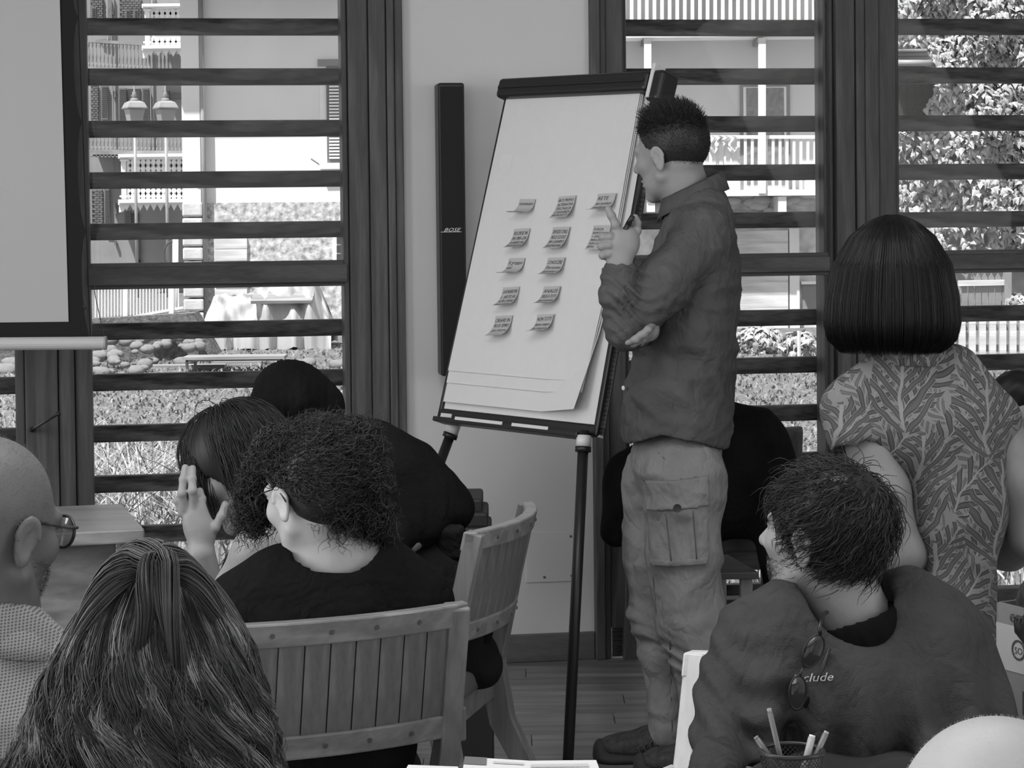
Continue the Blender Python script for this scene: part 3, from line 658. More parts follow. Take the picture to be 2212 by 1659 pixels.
# ---- leaves: ivy on the right, shrubs below the barn door
def leaves(name, n, fn, size, mat, label, cat, seed=3, singles=None):
    r = np.random.default_rng(seed); c, nb = fn(r, n); n = len(c)
    nrmv = nb + 0.55 * r.normal(size=(n, 3)); nrmv /= np.linalg.norm(nrmv, axis=1)[:, None]
    up = np.stack([0.5 * r.normal(size=n), 0.3 * r.normal(size=n), -np.ones(n)], 1)
    up -= nrmv * (up * nrmv).sum(1)[:, None]; up /= np.linalg.norm(up, axis=1)[:, None]; sd = np.cross(nrmv, up)
    s = (size * (0.6 + 0.8 * r.random(n)))[:, None]
    pts = [(-0.15, 0, 0.0), (-0.45, 0.15, -.05), (-0.28, 0.5, -.05), (0, 1.15, -.14), (0.28, 0.5, -.05), (0.45, 0.15, -.05), (0.15, 0, 0.0), (0, 0.35, 0.07)]
    root = None
    if singles is not None:            # the leaves that show largest are parts of their own, sharing one mesh
        root = thing(name, (float(c[:, 0].mean()), float(c[:, 1].mean()), ZG), label, cat); pick = singles(c)
        me = bpy.data.meshes.new('leaf'); me.from_pydata(pts, [], [(7, 0, 1, 2), (7, 4, 5, 6), (7, 2, 3), (7, 3, 4), (7, 6, 0)]); me.materials.append(mat)
        for i in pick:
            o_ = bpy.data.objects.new('leaf', me); C.objects.link(o_); o_.parent = root; k_ = float(s[i, 0])
            o_.matrix_basis = Matrix(((sd[i, 0] * k_, up[i, 0] * k_, nrmv[i, 0] * k_, c[i, 0] - root.location.x), (sd[i, 1] * k_, up[i, 1] * k_, nrmv[i, 1] * k_, c[i, 1] - root.location.y), (sd[i, 2] * k_, up[i, 2] * k_, nrmv[i, 2] * k_, c[i, 2] - root.location.z), (0, 0, 0, 1)))
        keep = np.ones(n, bool); keep[pick] = False; c, sd, up, nrmv, s = c[keep], sd[keep], up[keep], nrmv[keep], s[keep]; n = len(c)
    V = np.stack([c + s * (sd * a + up * b + nrmv * h) for a, b, h in pts], 1).reshape(-1, 3)
    o = (np.arange(n) * 8)[:, None]
    Fq = np.concatenate([o + np.array([[7, 0, 1, 2]]), o + np.array([[7, 2, 3, 3]])[:, :4], o + np.array([[7, 4, 5, 6]])], 0)
    F3 = np.concatenate([o + np.array([[7, 2, 3]]), o + np.array([[7, 3, 4]]), o + np.array([[7, 6, 0]])], 0)
    faces = (np.concatenate([o + np.array([[7, 0, 1, 2]]), o + np.array([[7, 4, 5, 6]])], 0)).tolist() + F3.tolist()
    if root is not None: ob = obj('foliage', (V, faces), mat, root, fixn=False); tag(ob, kind='stuff'); return root
    ob = obj(name, (V, faces), mat, fixn=False, at=tuple(c.mean(0))); tag(ob, label, cat, kind='stuff'); return ob
DI = 22.0
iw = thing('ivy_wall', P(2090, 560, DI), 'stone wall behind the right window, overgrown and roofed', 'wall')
obj('wall', MB().span((xpx(1900, DI), DI, ZG), (xpx(2500, DI), DI + 0.5, 6)), mottled('ivy_backing_stone', 0.26, 0.3, 4, 0.95, 0.8, 9), iw)  # mottled mid-grey stone behind the leaves
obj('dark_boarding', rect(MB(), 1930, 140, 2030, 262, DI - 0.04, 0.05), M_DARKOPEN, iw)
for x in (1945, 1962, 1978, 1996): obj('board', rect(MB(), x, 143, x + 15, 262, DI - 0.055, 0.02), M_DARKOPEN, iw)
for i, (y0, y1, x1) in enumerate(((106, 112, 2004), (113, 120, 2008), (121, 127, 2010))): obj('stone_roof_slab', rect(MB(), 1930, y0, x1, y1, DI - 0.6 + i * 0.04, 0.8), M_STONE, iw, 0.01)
obj('gutter', MB().tube([P(1930, 136, DI - 0.62), P(2012, 136, DI - 0.62)], 0.03, 8), M_PIPE, iw, smooth=True)
def ivy(r, n):
    x = 1935 + 480 * r.random(n); y = -160 + 720 * r.random(n)
    edge = 2008 + 14 * np.sin(y / 23.0)
    keep = ~((x < edge) & (y > 98) & (y < 255)) & ~((x < 1965 + 0 * x) & (y > 380) & (y < 470) & (r.random(n) < .5)) & ~((y > 495) & (x > 2040) & (x < 2130) & (r.random(n) < 0.75))
    x, y = x[keep], y[keep]; m = len(x)
    D = DI - 0.06 - 0.26 * r.random(m) * (0.7 + 0.5 * np.sin(x / 37.0) * np.sin(y / 31.0))
    c = np.array([P(a, b, d) for a, b, d in zip(x, y, D)]); return c, np.tile(np.array([[0, -1.0, 0.35]]), (m, 1))
def front_leaves(c):
    x0, x1, z0, z1 = xpx(1955, DI), xpx(2205, DI), zpx(440, DI, 2080), zpx(5, DI, 2080)
    idx = np.nonzero((c[:, 0] > x0) & (c[:, 0] < x1) & (c[:, 2] > z0) & (c[:, 2] < z1))[0]; return idx[np.argsort(c[idx, 1])[:300]]
leaves('ivy', 13000, ivy, 0.062, M_LEAF, 'dense ivy leaves covering the wall behind the right window', 'ivy', 3, front_leaves)
def shrub_at(cx, cy, rx, ry, D):
    def fn(r, n):
        a = r.normal(size=(n, 3)); a /= np.linalg.norm(a, axis=1)[:, None]; c0 = P(cx, cy, D)
        return c0 + a * np.array([rx / S(D), 0.4, ry / S(D)]) * (0.6 + 0.4 * r.random(n))[:, None], a
    return fn
leaves('shrub', 700, shrub_at(1640, 742, 60, 42, 25.0), 0.075, M_LEAF, 'leafy shrub on the lawn behind the standing man', 'shrub', 8)
leaves('shrub', 500, shrub_at(1728, 748, 44, 36, 24.0), 0.075, M_LEAF, 'smaller leafy shrub beside the wooden window jamb', 'shrub', 9)
leaves('shrub', 300, shrub_at(2195, 655, 25, 22, 19.0), 0.06, M_LEAF, 'small bush beside the garden gate', 'shrub', 10)
fp = tag(obj('garden_stake', MB().tube([P(1726, 775, 23.5), P(1726, 715, 23.5)], 0.02, 6), M_WHITEW), 'pale wooden stake standing in front of the shrubs', 'stake')
# ---- garden gate and picket fence behind the right window
DG = 19.0
gt = thing('garden_gate', on_z(2120, 700, ZG), 'wooden garden gate with pointed tops behind the right window', 'gate')
obj('gate_rail', MB().bar(P(2070, 612, DG), P(2178, 610, DG), 0.05, 0.045), M_PALEWOOD, gt)
for i in range(7):
    x = 2078 + i * 14.5; topy = 594 if i in (2, 3, 4) or i > 4 else 612
    pts = [P(x, 662, DG), P(x + 12, 662, DG), P(x + 12, topy + 6, DG), P(x + 6, topy - 4, DG), P(x, topy + 6, DG)]
    obj('gate_board', MB().prism(pts, (0, 0.02, 0)), M_DULLW, gt)
obj('gate_post', MB().bar(P(2176, 790, DG), P(2176, 588, DG), 0.06, 0.06, (0, 1, 0)), M_DULLW, gt)
pf = thing('picket_fence', P(2140, 770, 17.0), 'weathered picket fence on the lawn, seen right of the bobbed hair', 'fence')
for i in range(9):
    x = 2050 + i * 22; obj('picket', MB().prism([P(x, 768, 17), P(x + 14, 768, 17), P(x + 14, 694, 17), P(x + 7, 684, 17), P(x, 694, 17)], (0, 0.025, 0)), M_PALEWOOD, pf)
for yy in (706, 752): obj('fence_rail', MB().bar(P(2040, yy, 17.05), P(2260, yy, 17.05), 0.05, 0.05), M_DULLW, pf)
# ================================================================ FURNITURE AND SMALL THINGS
M_CHAIR = wood('oiled_chair_wood', 0.20, 0.25, 'Z', 9, 0.28, 0.55)
M_CHAIRX = wood('oiled_chair_wood_level', 0.20, 0.25, 'X', 9, 0.28, 0.55)
M_SLATW = wood('chair_slat_wood', 0.155, 0.25, 'Z', 12, 0.4, 0.45)
M_CUSH = mottled('seat_cushion', 0.10, 0.12, 8, 0.8, 0.2, 90)
M_DESK = wood('honey_desk_wood', 0.24, 0.25, 'X', 5, 0.3, 0.5)
M_PAPER = plain('white_paper', 0.60, 0.8, 0.2)
M_NOTE = plain('sticky_note_paper', 0.42, 0.8, 0.2)
M_INK = plain('marker_ink', 0.05, 0.7, 0.2)
M_BOARD = plain('whiteboard_enamel', 0.64, 0.25, 0.5)

def chair(label, org, yaw, mats=None, recline=13.0, group='wooden slat-back chairs', W=0.50, zt=0.80):
    """yaw: direction the sitter faces (0 = +Y), counter-clockwise seen from above"""
    mw, mwx = mats or (M_CHAIR, M_CHAIRX)
    t = thing('wooden_chair', (org[0], org[1], 0), label, 'chair', group)
    fw = np.array([-math.sin(yaw), math.cos(yaw), 0]); rt = np.array([math.cos(yaw), math.sin(yaw), 0]); up = np.array([0, 0, 1.0])
    o = np.array([org[0], org[1], 0.0]); tr = math.tan(math.radians(recline))
    def pt(x, z, back=0.0):     # point of the curved back: x across, z height
        curve = 0.055 * (x / (W / 2)) ** 2         # the ends come forward round the sitter
        return o + rt * x + up * z + fw * (curve - (z - 0.45) * tr - back)
    zb = zt - 0.24
    def curved(x0, x1, z0, z1, th, n=10):
        mb = MB(); vs = []
        for i in range(n + 1):
            x = x0 + (x1 - x0) * i / n
            vs += [pt(x, z0, th / 2), pt(x, z1, th / 2), pt(x, z1, -th / 2), pt(x, z0, -th / 2)]
        fs = [(4 * i + a, 4 * i + (a + 1) % 4, 4 * i + 4 + (a + 1) % 4, 4 * i + 4 + a) for i in range(n) for a in range(4)] + [(0, 1, 2, 3), (4 * n + 3, 4 * n + 2, 4 * n + 1, 4 * n)]
        return mb.add(vs, fs)
    obj('top_rail', curved(-W / 2, W / 2, zt - 0.042, zt, 0.030), mwx, t, 0.004)
    obj('lower_rail', curved(-W / 2 + 0.03, W / 2 - 0.03, zb, zb + 0.042, 0.026), mwx, t, 0.004)
    ns = 11; w = (W - 0.07) / ns
    for i in range(ns):
        x = -(W - 0.07) / 2 + i * w
        obj('slat', curved(x + 0.0013, x + w - 0.0013, zb + 0.03, zt - 0.035, 0.014, 2), M_SLATW, t)
    for x in (-0.17, -0.08, 0.02, 0.1, 0.18):
        for z in (zt - 0.021, zb + 0.021):
            c = pt(x, z, 0.0155); obj('screw_plug', MB().lathe(c, [(0.0045, 0), (0.004, 0.0012)], 8, -fw), plain('screw_plug', 0.06), t)
    for s in (-1, 1):
        x = s * (W / 2 - 0.019)
        a = [pt(x, zt - 0.002), pt(x, zb)]
        def rearleg():
            p = [pt(x, zt - 0.004), pt(x, zb + 0.08), pt(x, zb - 0.02)]
            p += [o + rt * (x * 0.98) + up * 0.44 + fw * 0.055, o + rt * (x * 0.97) + up * 0.30 + fw * 0.03, o + rt * x * 1.0 + up * 0.14 + fw * -0.05, o + rt * x * 1.04 + up * 0.0 + fw * -0.13]
            mb = MB(); n = len(p); vs = []
            for i in range(n):
                tdir = nrm(p[min(i + 1, n - 1)] - p[max(i - 1, 0)]); side = rt; q = nrm(np.cross(side, tdir))
                hw = 0.019; hd = [0.019, 0.019, 0.022, 0.030, 0.028, 0.021, 0.017][i]
                vs += [p[i] - side * hw - q * hd, p[i] + side * hw - q * hd, p[i] + side * hw + q * hd, p[i] - side * hw + q * hd]
            fs = [(4 * i + a, 4 * i + (a + 1) % 4, 4 * i + 4 + (a + 1) % 4, 4 * i + 4 + a) for i in range(n - 1) for a in range(4)] + [(3, 2, 1, 0), (4 * n - 4, 4 * n - 3, 4 * n - 2, 4 * n - 1)]
            return mb.add(vs, fs)
        obj('leg', rearleg(), mw, t, 0.004)
        fx = s * (W / 2 - 0.02)
        obj('leg', MB().bar(o + rt * fx * 1.04 + fw * 0.50, o + rt * fx + fw * 0.46 + up * 0.42, 0.042, 0.036, fw), mw, t, 0.004)
        obj('side_apron', MB().bar(o + rt * fx + fw * 0.05 + up * 0.385, o + rt * fx + fw * 0.46 + up * 0.39, 0.022, 0.06), mwx, t, 0.003)
        # a small armrest stub clamped on the back post
        c = pt(s * (W / 2 + 0.006), zb + 0.02)
        obj('side_bracket', MB().bar(c - up * 0.03, c + up * 0.03, 0.014, 0.03, fw), mw, t, 0.004)
    obj('rear_apron', MB().bar(o - rt * (W / 2 - 0.03) + fw * 0.055 + up * 0.385, o + rt * (W / 2 - 0.03) + fw * 0.055 + up * 0.385, 0.022, 0.06), mwx, t, 0.003)
    obj('front_apron', MB().bar(o - rt * (W / 2 - 0.03) + fw * 0.46 + up * 0.39, o + rt * (W / 2 - 0.03) + fw * 0.46 + up * 0.39, 0.022, 0.06), mwx, t, 0.003)
    obj('seat_cushion', MB().box(o + fw * 0.26 + up * 0.44, (W / 2 - 0.01, 0.235, 0.03), rt, fw, up), M_CUSH, t, 0.02, seg=3)
    return t
def face(yaw): return np.array([-math.sin(yaw), math.cos(yaw), 0])
# chair A, behind the curly-haired woman
yA = math.radians(22)
cA = P(688, 1360, 3.70); chair('wooden slat-back chair of the curly-haired woman in the black T-shirt', cA - np.array([0, 0, 0]) + face(yA) * 0.08, yA, W=0.56)
# chair B, turned to the left, further back beside the flip chart
yB = math.radians(76)
cB = P(1122, 1140, 4.92); chair('wooden slat-back chair turned sideways in front of the flip chart', cB + face(yB) * 0.07, yB)
# chair C, under the man in the sweatshirt; window glare put into its pale wood
yC = math.radians(146)
cC = P(1770, 1425, 3.84); chair('wooden chair with window glare painted pale into its wood, behind the elbow of the man in the sweatshirt', cC + face(yC) * 0.07, yC, (wood('window_lit_chair_wood', 0.62, 0.1, 'Z', 8, 0.35), wood('window_lit_chair_wood_level', 0.62, 0.1, 'X', 8, 0.35)), zt=0.70, W=0.44)
# chair D, far back, carrying the jacket
yD = math.radians(4)
cD = P(1560, 1000, 6.86); chair('dark wooden chair by the window with a black jacket on its back', (cD[0], cD[1]), yD, (M_FRAME, M_FRAMEX), W=0.48)

# ---- flip chart
Dl, Dr = 6.62, 6.16          # depths of the board's left and right edge at mid height
fc = thing('flip_chart', on_z(1225, 1655, 0.0), 'white flip chart on a black easel with sticky notes on its paper', 'flip chart')
TLp, TRp = P(1096, 196, Dl + 0.13), P(1424, 180, Dr + 0.13)
BLp, BRp = P(946, 905, Dl - 0.10), P(1293, 944, Dr - 0.10)
bn_ = nrm(np.cross(TRp - TLp, BLp - TLp));
if bn_[1] > 0: bn_ = -bn_
def BP(u, w, off=0.0):      # u across 0..1, w down 0..1
    return (TLp * (1 - u) + TRp * u) * (1 - w) + (BLp * (1 - u) + BRp * u) * w + bn_ * off
def bquad(u0, u1, w0, w1, off, th): return MB().prism([BP(u0, w0, off), BP(u1, w0, off), BP(u1, w1, off), BP(u0, w1, off)], -bn_ * th)
obj('back_board', bquad(0.0, 1, 0, 1, 0.0, 0.018), M_BOARD, fc)
for nm, q in (('frame_left', (0.0, 0.026, 0.02, 1)), ('frame_right', (0.970, 1.0, 0.02, 1)), ('frame_bottom', (0.0, 1, 0.968, 1.0))):
    obj(nm, bquad(*q, 0.008, 0.034), M_BLACK, fc, 0.006)
# clamp bar across the top
bu = nrm(TRp - TLp); bd_ = nrm(BLp - TLp)
ca, cb_ = BP(-0.005, 0.004, 0.012), BP(0.985, 0.004, 0.012)
obj('clamp_bar', MB().box((ca + cb_) / 2, (np.linalg.norm(cb_ - ca) / 2, 0.030, 0.030), bu, nrm(np.cross(bu, bn_)), bn_), M_BLACK, fc, 0.012, seg=3)
obj('clamp_ridge', MB().box((ca + cb_) / 2 + bn_ * 0.031 - np.cross(bu, bn_) * -0.0, (np.linalg.norm(cb_ - ca) / 2 - 0.01, 0.004, 0.003), bu, nrm(np.cross(bu, bn_)), bn_), M_BLACK, fc, 0.001)
obj('clamp_end', MB().box(cb_ + bu * 0.024 - bn_ * 0.012 + bd_ * 0.012, (0.026, 0.045, 0.036), bu, nrm(np.cross(bu, bn_)), bn_), M_BLACK, fc, 0.012, seg=3)
obj('clamp_hook', MB().box(cb_ + bu * 0.012 + bn_ * 0.006, (0.006, 0.05, 0.022), bu, nrm(np.cross(bu, bn_)), bn_), plain('pale_plastic', 0.6, 0.4), fc, 0.002)
obj('maker_plate', bquad(0.03, 0.1, 0.983, 0.996, 0.010, 0.003), plain('pale_plastic', 0.6, 0.4), fc)
obj('pen_tray', MB().prism([BP(0.05, 1.0, 0.0), BP(0.95, 1.0, 0.0), BP(0.95, 1.0, 0.05), BP(0.05, 1.0, 0.05)], bd_ * 0.014), M_BLACK, fc, 0.003)
for (u0, u1) in ((0.2, 0.5), (0.56, 0.78)): obj('tray_reflection', MB().prism([BP(u0, 0.996, 0.051), BP(u1, 0.996, 0.051), BP(u1, 1.005, 0.051), BP(u0, 1.005, 0.051)], bn_ * 0.002), plain('pale_plastic', 0.6, 0.4), fc)  # pale strips painting the white reflections along the tray
# legs: two in front, one folding out behind
footL, footR = P(838, 1400, 6.55), on_z(1226, 1665, 0.0)
topL, topR = P(981, 918, Dl - 0.10), P(1261, 944, Dr - 0.1)
dirL = nrm(P(941, 1025, Dl - 0.12) - topL); footL = topL + dirL * (-topL[2] / dirL[2])
for nm, a, b in (('left', topL, footL), ('right', topR, footR)):
    lg = obj('leg', MB().tube([a + (a - b) * 0.02, b], 0.0145, 12), M_BLACK, fc, smooth=True)
    d = nrm(b - a); obj('leg_collar', MB().tube([a - d * 0.004, a + d * 0.026], 0.020, 14), plain('pale_plastic', 0.6, 0.4), lg, smooth=True)
    obj('clamp_ring', MB().tube([a + d * 0.026, a + d * 0.04], 0.022, 14), M_BLACK, lg, smooth=True)
    obj('rubber_foot', MB().tube([b, b + (a - b) * 0.03], 0.017, 12), M_BLACKM, lg, smooth=True)
rb = on_z(1235, 1478, 0.0)
_d = ray(1273, 700); _t = np.dot(TLp - bn_ * 0.03 - CAM, bn_) / np.dot(_d, bn_)
obj('rear_leg', MB().tube([CAM + _d * _t, rb], 0.014, 10), M_BLACK, fc, smooth=True)
# paper pad: three sheets, the lowest corner curling
def sheet(u0, u1, w0, w1, off, curl):
    n, m = 10, 16; vs = []
    for j in range(m + 1):
        for i in range(n + 1):
            a, b = i / n, j / m
            c = curl * max(0, a - 0.7) / 0.3 * max(0, b - 0.72) / 0.28
            vs.append(BP(u0 + (u1 - u0) * a - c * 0.25, w0 + (w1 - w0) * b - c * 0.1, off + c * 0.35 + 0.004 * b))
    fs = [(j * (n + 1) + i, j * (n + 1) + i + 1, (j + 1) * (n + 1) + i + 1, (j + 1) * (n + 1) + i) for j in range(m) for i in range(n)]
    return (vs, fs)
pad = thing('paper_pad', BP(0.5, 0.95, 0.01), 'pad of large white paper sheets clamped to the flip chart', 'paper pad')
obj('sheet', sheet(0.035, 0.930, 0.03, 0.950, 0.010, 0.10), M_PAPER, pad, smooth=True, fixn=False)
obj('sheet', sheet(0.036, 0.925, 0.03, 0.895, 0.0135, 0.05), M_PAPER, pad, smooth=True, fixn=False)
obj('sheet', sheet(0.036, 0.920, 0.03, 0.860, 0.0170, 0.03), M_PAPER, pad, smooth=True, fixn=False)
st = obj('tape_square', bquad(0.085, 0.165, 0.205, 0.245, 0.0185, 0.0012), plain('clear_tape', 0.62, 0.3), pad)
# ---- sticky notes, each stuck by its top edge with the foot of the sheet lifting off
def plane_uv(px, py):
    d = ray(px, py); t = np.dot(TLp + bn_ * 0.02 - CAM, bn_) / np.dot(d, bn_); return CAM + d * t
notes = [ # top-left px, top-right px, how far it hangs (m), curl, text lines, label
 ((1123, 430), (1157, 430), .062, 1.25, ['~'], 'strongly curled sticky note, leftmost of the top row'),
 ((1207, 425), (1244, 422), .075, .55, ['BUS PRIMO', 'ALTERNATIVA', 'TECNICA', 'CONSULENZA', 'PER PROGETTI'], 'sticky note with five lines, middle of the top row'),
 ((1292, 419), (1331, 417), .075, 1.05, ['RETE', 'nei territori', 'con gli enti', 'per fare'], 'curled sticky note above the pointing finger'),
 ((1111, 495), (1145, 493), .075, .8, ['RISORSE IN', 'PIU PER CHI', 'A FARE UN', 'PROGETTO NUOVO'], 'sticky note leftmost of the second row'),
 ((1195, 491), (1231, 490), .075, .6, ['SERVIZIO CIVILE', 'NELLE SCUOLE', 'IN CAMPO', 'DELLE NATURA'], 'sticky note in the middle of the second row'),
 ((1283, 487), (1320, 487), .075, .35, ['FORZA', 'RISPETTO DI', '+ SPAZI', 'PERSONE E', 'NON SOLO DI', 'BENI'], 'sticky note half hidden behind the hand'),
 ((1100, 558), (1134, 557), .07, 1.15, ['Il gruppo', 'del'], 'curled sticky note on the left of the third row'),
 ((1184, 557), (1220, 556), .075, 1.0, ['CONOSCERE', 'Persone', 'persone e', 'con sguardo'], 'curled sticky note on the right of the third row'),
 ((1087, 621), (1122, 619), .075, .85, ['LAVORARE PER', 'L ARTE IN', 'ALTRI COMUNI', 'sempre insieme'], 'sticky note on the left of the fourth row'),
 ((1175, 619), (1210, 618), .075, 1.0, ['ANALISI', 'DELLE A TUTTI', 'per costruire', 'insieme'], 'curled sticky note on the right of the fourth row'),
 ((1071, 683), (1107, 681), .075, .75, ['CREARE IN', 'PIU DI TEMPO', 'con risorse'], 'sticky note on the left of the bottom row'),
 ((1161, 680), (1196, 678), .07, 1.05, ['NON TUTTI', 'hanno sempre', 'lo stesso'], 'curled sticky note on the right of the bottom row'),
]
NW = 0.0
for (tl, tr_, hang, curl, lines, lab) in notes:
    a, b = plane_uv(*tl), plane_uv(*tr_); wv = b - a; W_ = np.linalg.norm(wv); ux = wv / W_
    dn = nrm(bd_ - ux * np.dot(bd_, ux)); H = 0.076
    # the free foot of the note swings out of the paper and to the left, as if peeled
    def npt(x, y):          # x 0..1 across, y 0..1 down the sheet
        L = y * H; bend = max(0.0, y - 0.22) / 0.78; ang = curl * bend * 1.15
        # integrate a simple arc: sheet leaves the plane by angle growing along its length
        n = 6; yy = 0.0; off = 0.0; dy = L / n if n else 0
        for k in range(n):
            tt = (k + 0.5) / n * y; an = 1.35 * curl * max(0.0, tt - 0.16) / 0.84
            yy += math.cos(an) * dy; off += math.sin(an) * dy
        return a + ux * (x * W_) + dn * yy + bn_ * (off + 0.0006)
    nt_ = thing('sticky_note', (a + b) / 2, lab, 'sticky note', 'sticky notes on the flip chart')
    n, m = 4, 12
    vs = [npt(i / n, j / m) for j in range(m + 1) for i in range(n + 1)]
    obj('note_paper', (vs, [(j * (n + 1) + i, j * (n + 1) + i + 1, (j + 1) * (n + 1) + i + 1, (j + 1) * (n + 1) + i) for j in range(m) for i in range(n)]), M_NOTE, nt_, smooth=True, fixn=False)
    V, Fc = [], []
    nl = max(4, len(lines)); lh = 0.86 / nl
    for li, tx in enumerate(lines):
        v, f = text_shape(tx if tx != '~' else 'ricominciare', 0.3)
        if not len(v): continue
        wd = v[:, 0].max() - v[:, 0].min(); sc = min(0.88 / wd, 1.25 * lh)
        o_ = len(V)
        for x, y, _ in v:
            X = 0.06 + (x - v[:, 0].min()) * sc; Y = 0.08 + (li + 0.8) * lh - y * lh * 0.95
            p = npt(min(max(X, 0), 1), min(max(Y, 0), 1)); V.append(p + bn_ * 0.0008)
        Fc += [tuple(i + o_ for i in q) for q in f]
    obj('handwriting', (V, Fc), M_INK, nt_, fixn=False)

# ---- desk by the left window
e_ = nrm((0.962, 0.274, 0)); g_n = np.array([-0.274, 0.962, 0]); c0 = on_z(310, 1140, 0.74)
dk = thing('wooden_desk', (c0[0] - 0.5, c0[1] + 0.2, 0), 'light wooden desk below the left window, end grain towards the room', 'desk')
obj('top', MB().box(c0 - e_ * 0.75 + g_n * 0.22 - np.array([0, 0, 0.016]), (0.75, 0.24, 0.016), e_, g_n), M_DESK, dk, 0.004)
obj('leg', MB().box(c0 - e_ * 0.03 + g_n * 0.05 + np.array([0, 0, -0.38]), (0.025, 0.03, 0.355), e_, g_n), M_DESK, dk, 0.003)
obj('front_panel', MB().box(c0 - e_ * 0.78 + g_n * 0.05 + np.array([0, 0, -0.28]), (0.72, 0.012, 0.245), e_, g_n), wood('desk_panel_wood', 0.17, 0.35, 'X', 5, 0.4), dk, 0.003)
obj('leg', MB().box(c0 - e_ * 1.45 + g_n * 0.4 + np.array([0, 0, -0.38]), (0.03, 0.03, 0.355), e_, g_n), M_DESK, dk, 0.003)
# ---- low bench by the middle window
bc = on_z(1640, 1236, 0.45)
bw = thing('window_bench', (bc[0] - 0.25, bc[1] + 0.15, 0), 'low dark wooden bench below the middle window', 'bench')
obj('top', MB().prism([bc + np.array([-0.30, 0, 0]), bc, bc + np.array([-0.055, 0.33, 0]), bc + np.array([-0.30, 0.33, 0])], (0, 0, -0.02)), wood('bench_wood', 0.075, 0.3, 'X', 5, 0.45), bw, 0.003)
for dx, dy in ((-0.27, 0.03), (-0.03, 0.03), (-0.27, 0.28), (-0.08, 0.28)): obj('leg', MB().span(bc + np.array([dx - 0.02, dy - 0.0, -0.45]), bc + np.array([dx + 0.015, dy + 0.03, -0.02])), M_CHAIR if dx > -0.1 else M_FRAME, bw, 0.003)
# ---- foreground table with papers and a pen cup
zt_ = 0.735
tb = thing('foreground_table', (0.35, 2.35, 0), 'table in the foreground carrying papers and the pen cup', 'table')
yfar = on_z(1200, 1668, zt_)[1]
obj('top', MB().span((-0.19, 1.75, zt_ - 0.03), (0.95, yfar, zt_)), wood('table_veneer', 0.3, 0.15, 'X', 4, 0.35), tb, 0.004)
for x in (-0.15, 0.9):
    for y in (1.8, yfar - 0.06): obj('leg', MB().span((x - 0.02, y - 0.02, 0), (x + 0.02, y + 0.02, zt_ - 0.03)), M_BLACK, tb, 0.003)
def paper(name, pts, label, lift):
    n = 12; a, b, c_, d_ = [np.array(p) for p in pts]; vs = []
    for j in range(n + 1):
        for i in range(n + 1):
            u, w = i / n, j / n; p = (a * (1 - u) + b * u) * (1 - w) + (d_ * (1 - u) + c_ * u) * w
            vs.append(p + np.array([0, 0, 0.0015 + lift(u, w)]))
    t = thing(name, (a + c_) / 2, label, 'paper')
    obj('printed_sheet', (vs, [(j * (n + 1) + i, j * (n + 1) + i + 1, (j + 1) * (n + 1) + i + 1, (j + 1) * (n + 1) + i) for j in range(n) for i in range(n)]), M_PAPER, t, smooth=True, fixn=False)
    return t, vs, n
zp = zt_ + 0.002
t_, vs, n = paper('printed_leaflet', [on_z(1004, 1648, zp), on_z(1288, 1655, zp), on_z(1330, 1765, zp), on_z(985, 1765, zp)], 'printed leaflet with a dark corner lying on the foreground table', lambda u, w: 0.006 * (1 - w) * (0.6 + abs(u - 0.5)))
def lpt(u, w): 
    i, j = u * n, w * n; i0, j0 = min(int(i), n - 1), min(int(j), n - 1); a, b = i - i0, j - j0
    g = lambda ii, jj: vs[jj * (n + 1) + ii]
    return (g(i0, j0) * (1 - a) + g(i0 + 1, j0) * a) * (1 - b) + (g(i0, j0 + 1) * (1 - a) + g(i0 + 1, j0 + 1) * a) * b + np.array([0, 0, 0.0008])
def lquad(nm, u0, w0, u1, w1, mat): obj(nm, ([lpt(u0, w0), lpt(u1, w0), lpt(u1, w1), lpt(u0, w1)], [(0, 1, 2, 3)]), mat, t_, fixn=False)
lquad('dark_corner', 0.0, 0.0, 0.17, 0.14, plain('print_grey', 0.12))
lquad('printed_mark', 0.05, 0.025, 0.12, 0.05, M_PAPER); lquad('printed_mark', 0.06, 0.075, 0.11, 0.12, M_PAPER)
lquad('printed_block', 0.22, 0.06, 0.45, 0.10, plain('print_pale', 0.45)); lquad('printed_block', 0.5, 0.08, 0.93, 0.14, plain('print_pale', 0.45))
paper('paper_sheet', [on_z(882, 1656, zp), on_z(990, 1660, zp), on_z(985, 1765, zp), on_z(820, 1765, zp)], 'blank paper sheet lying left of the printed leaflet', lambda u, w: 0.001)
# pen cup of black wire mesh
cc = P(1710, 1622, 2.82); rC = 68 / S(2.82); hc = cc[2] - zt_
cup = thing('pen_cup', (cc[0], cc[1], zt_), 'black wire-mesh pen cup standing on the foreground table', 'pen cup')
obj('rim', MB().tube([cc + np.array([rC * math.cos(a), rC * math.sin(a), 0]) for a in np.linspace(0, 6.283, 33)], 0.003, 8, False), M_BLACK, cup, smooth=True)
obj('base', MB().lathe((cc[0], cc[1], zt_ + 0.001), [(rC * 0.9, 0), (rC * 0.9, 0.004)], 28), M_BLACK, cup)
mw_ = MB()
for i in range(40):
    for sgn in (-1, 1):
        mw_.tube([np.array([cc[0] + rC * (0.9 + 0.1 * t) * math.cos(6.283 * i / 40 + sgn * t * 1.3), cc[1] + rC * (0.9 + 0.1 * t) * math.sin(6.283 * i / 40 + sgn * t * 1.3), zt_ + 0.003 + (hc - 0.003) * t]) for t in np.linspace(0, 1, 9)], 0.0007, 4, False)
tag(obj('wire_mesh', mw_, M_BLACK, cup, fixn=False), kind='stuff')
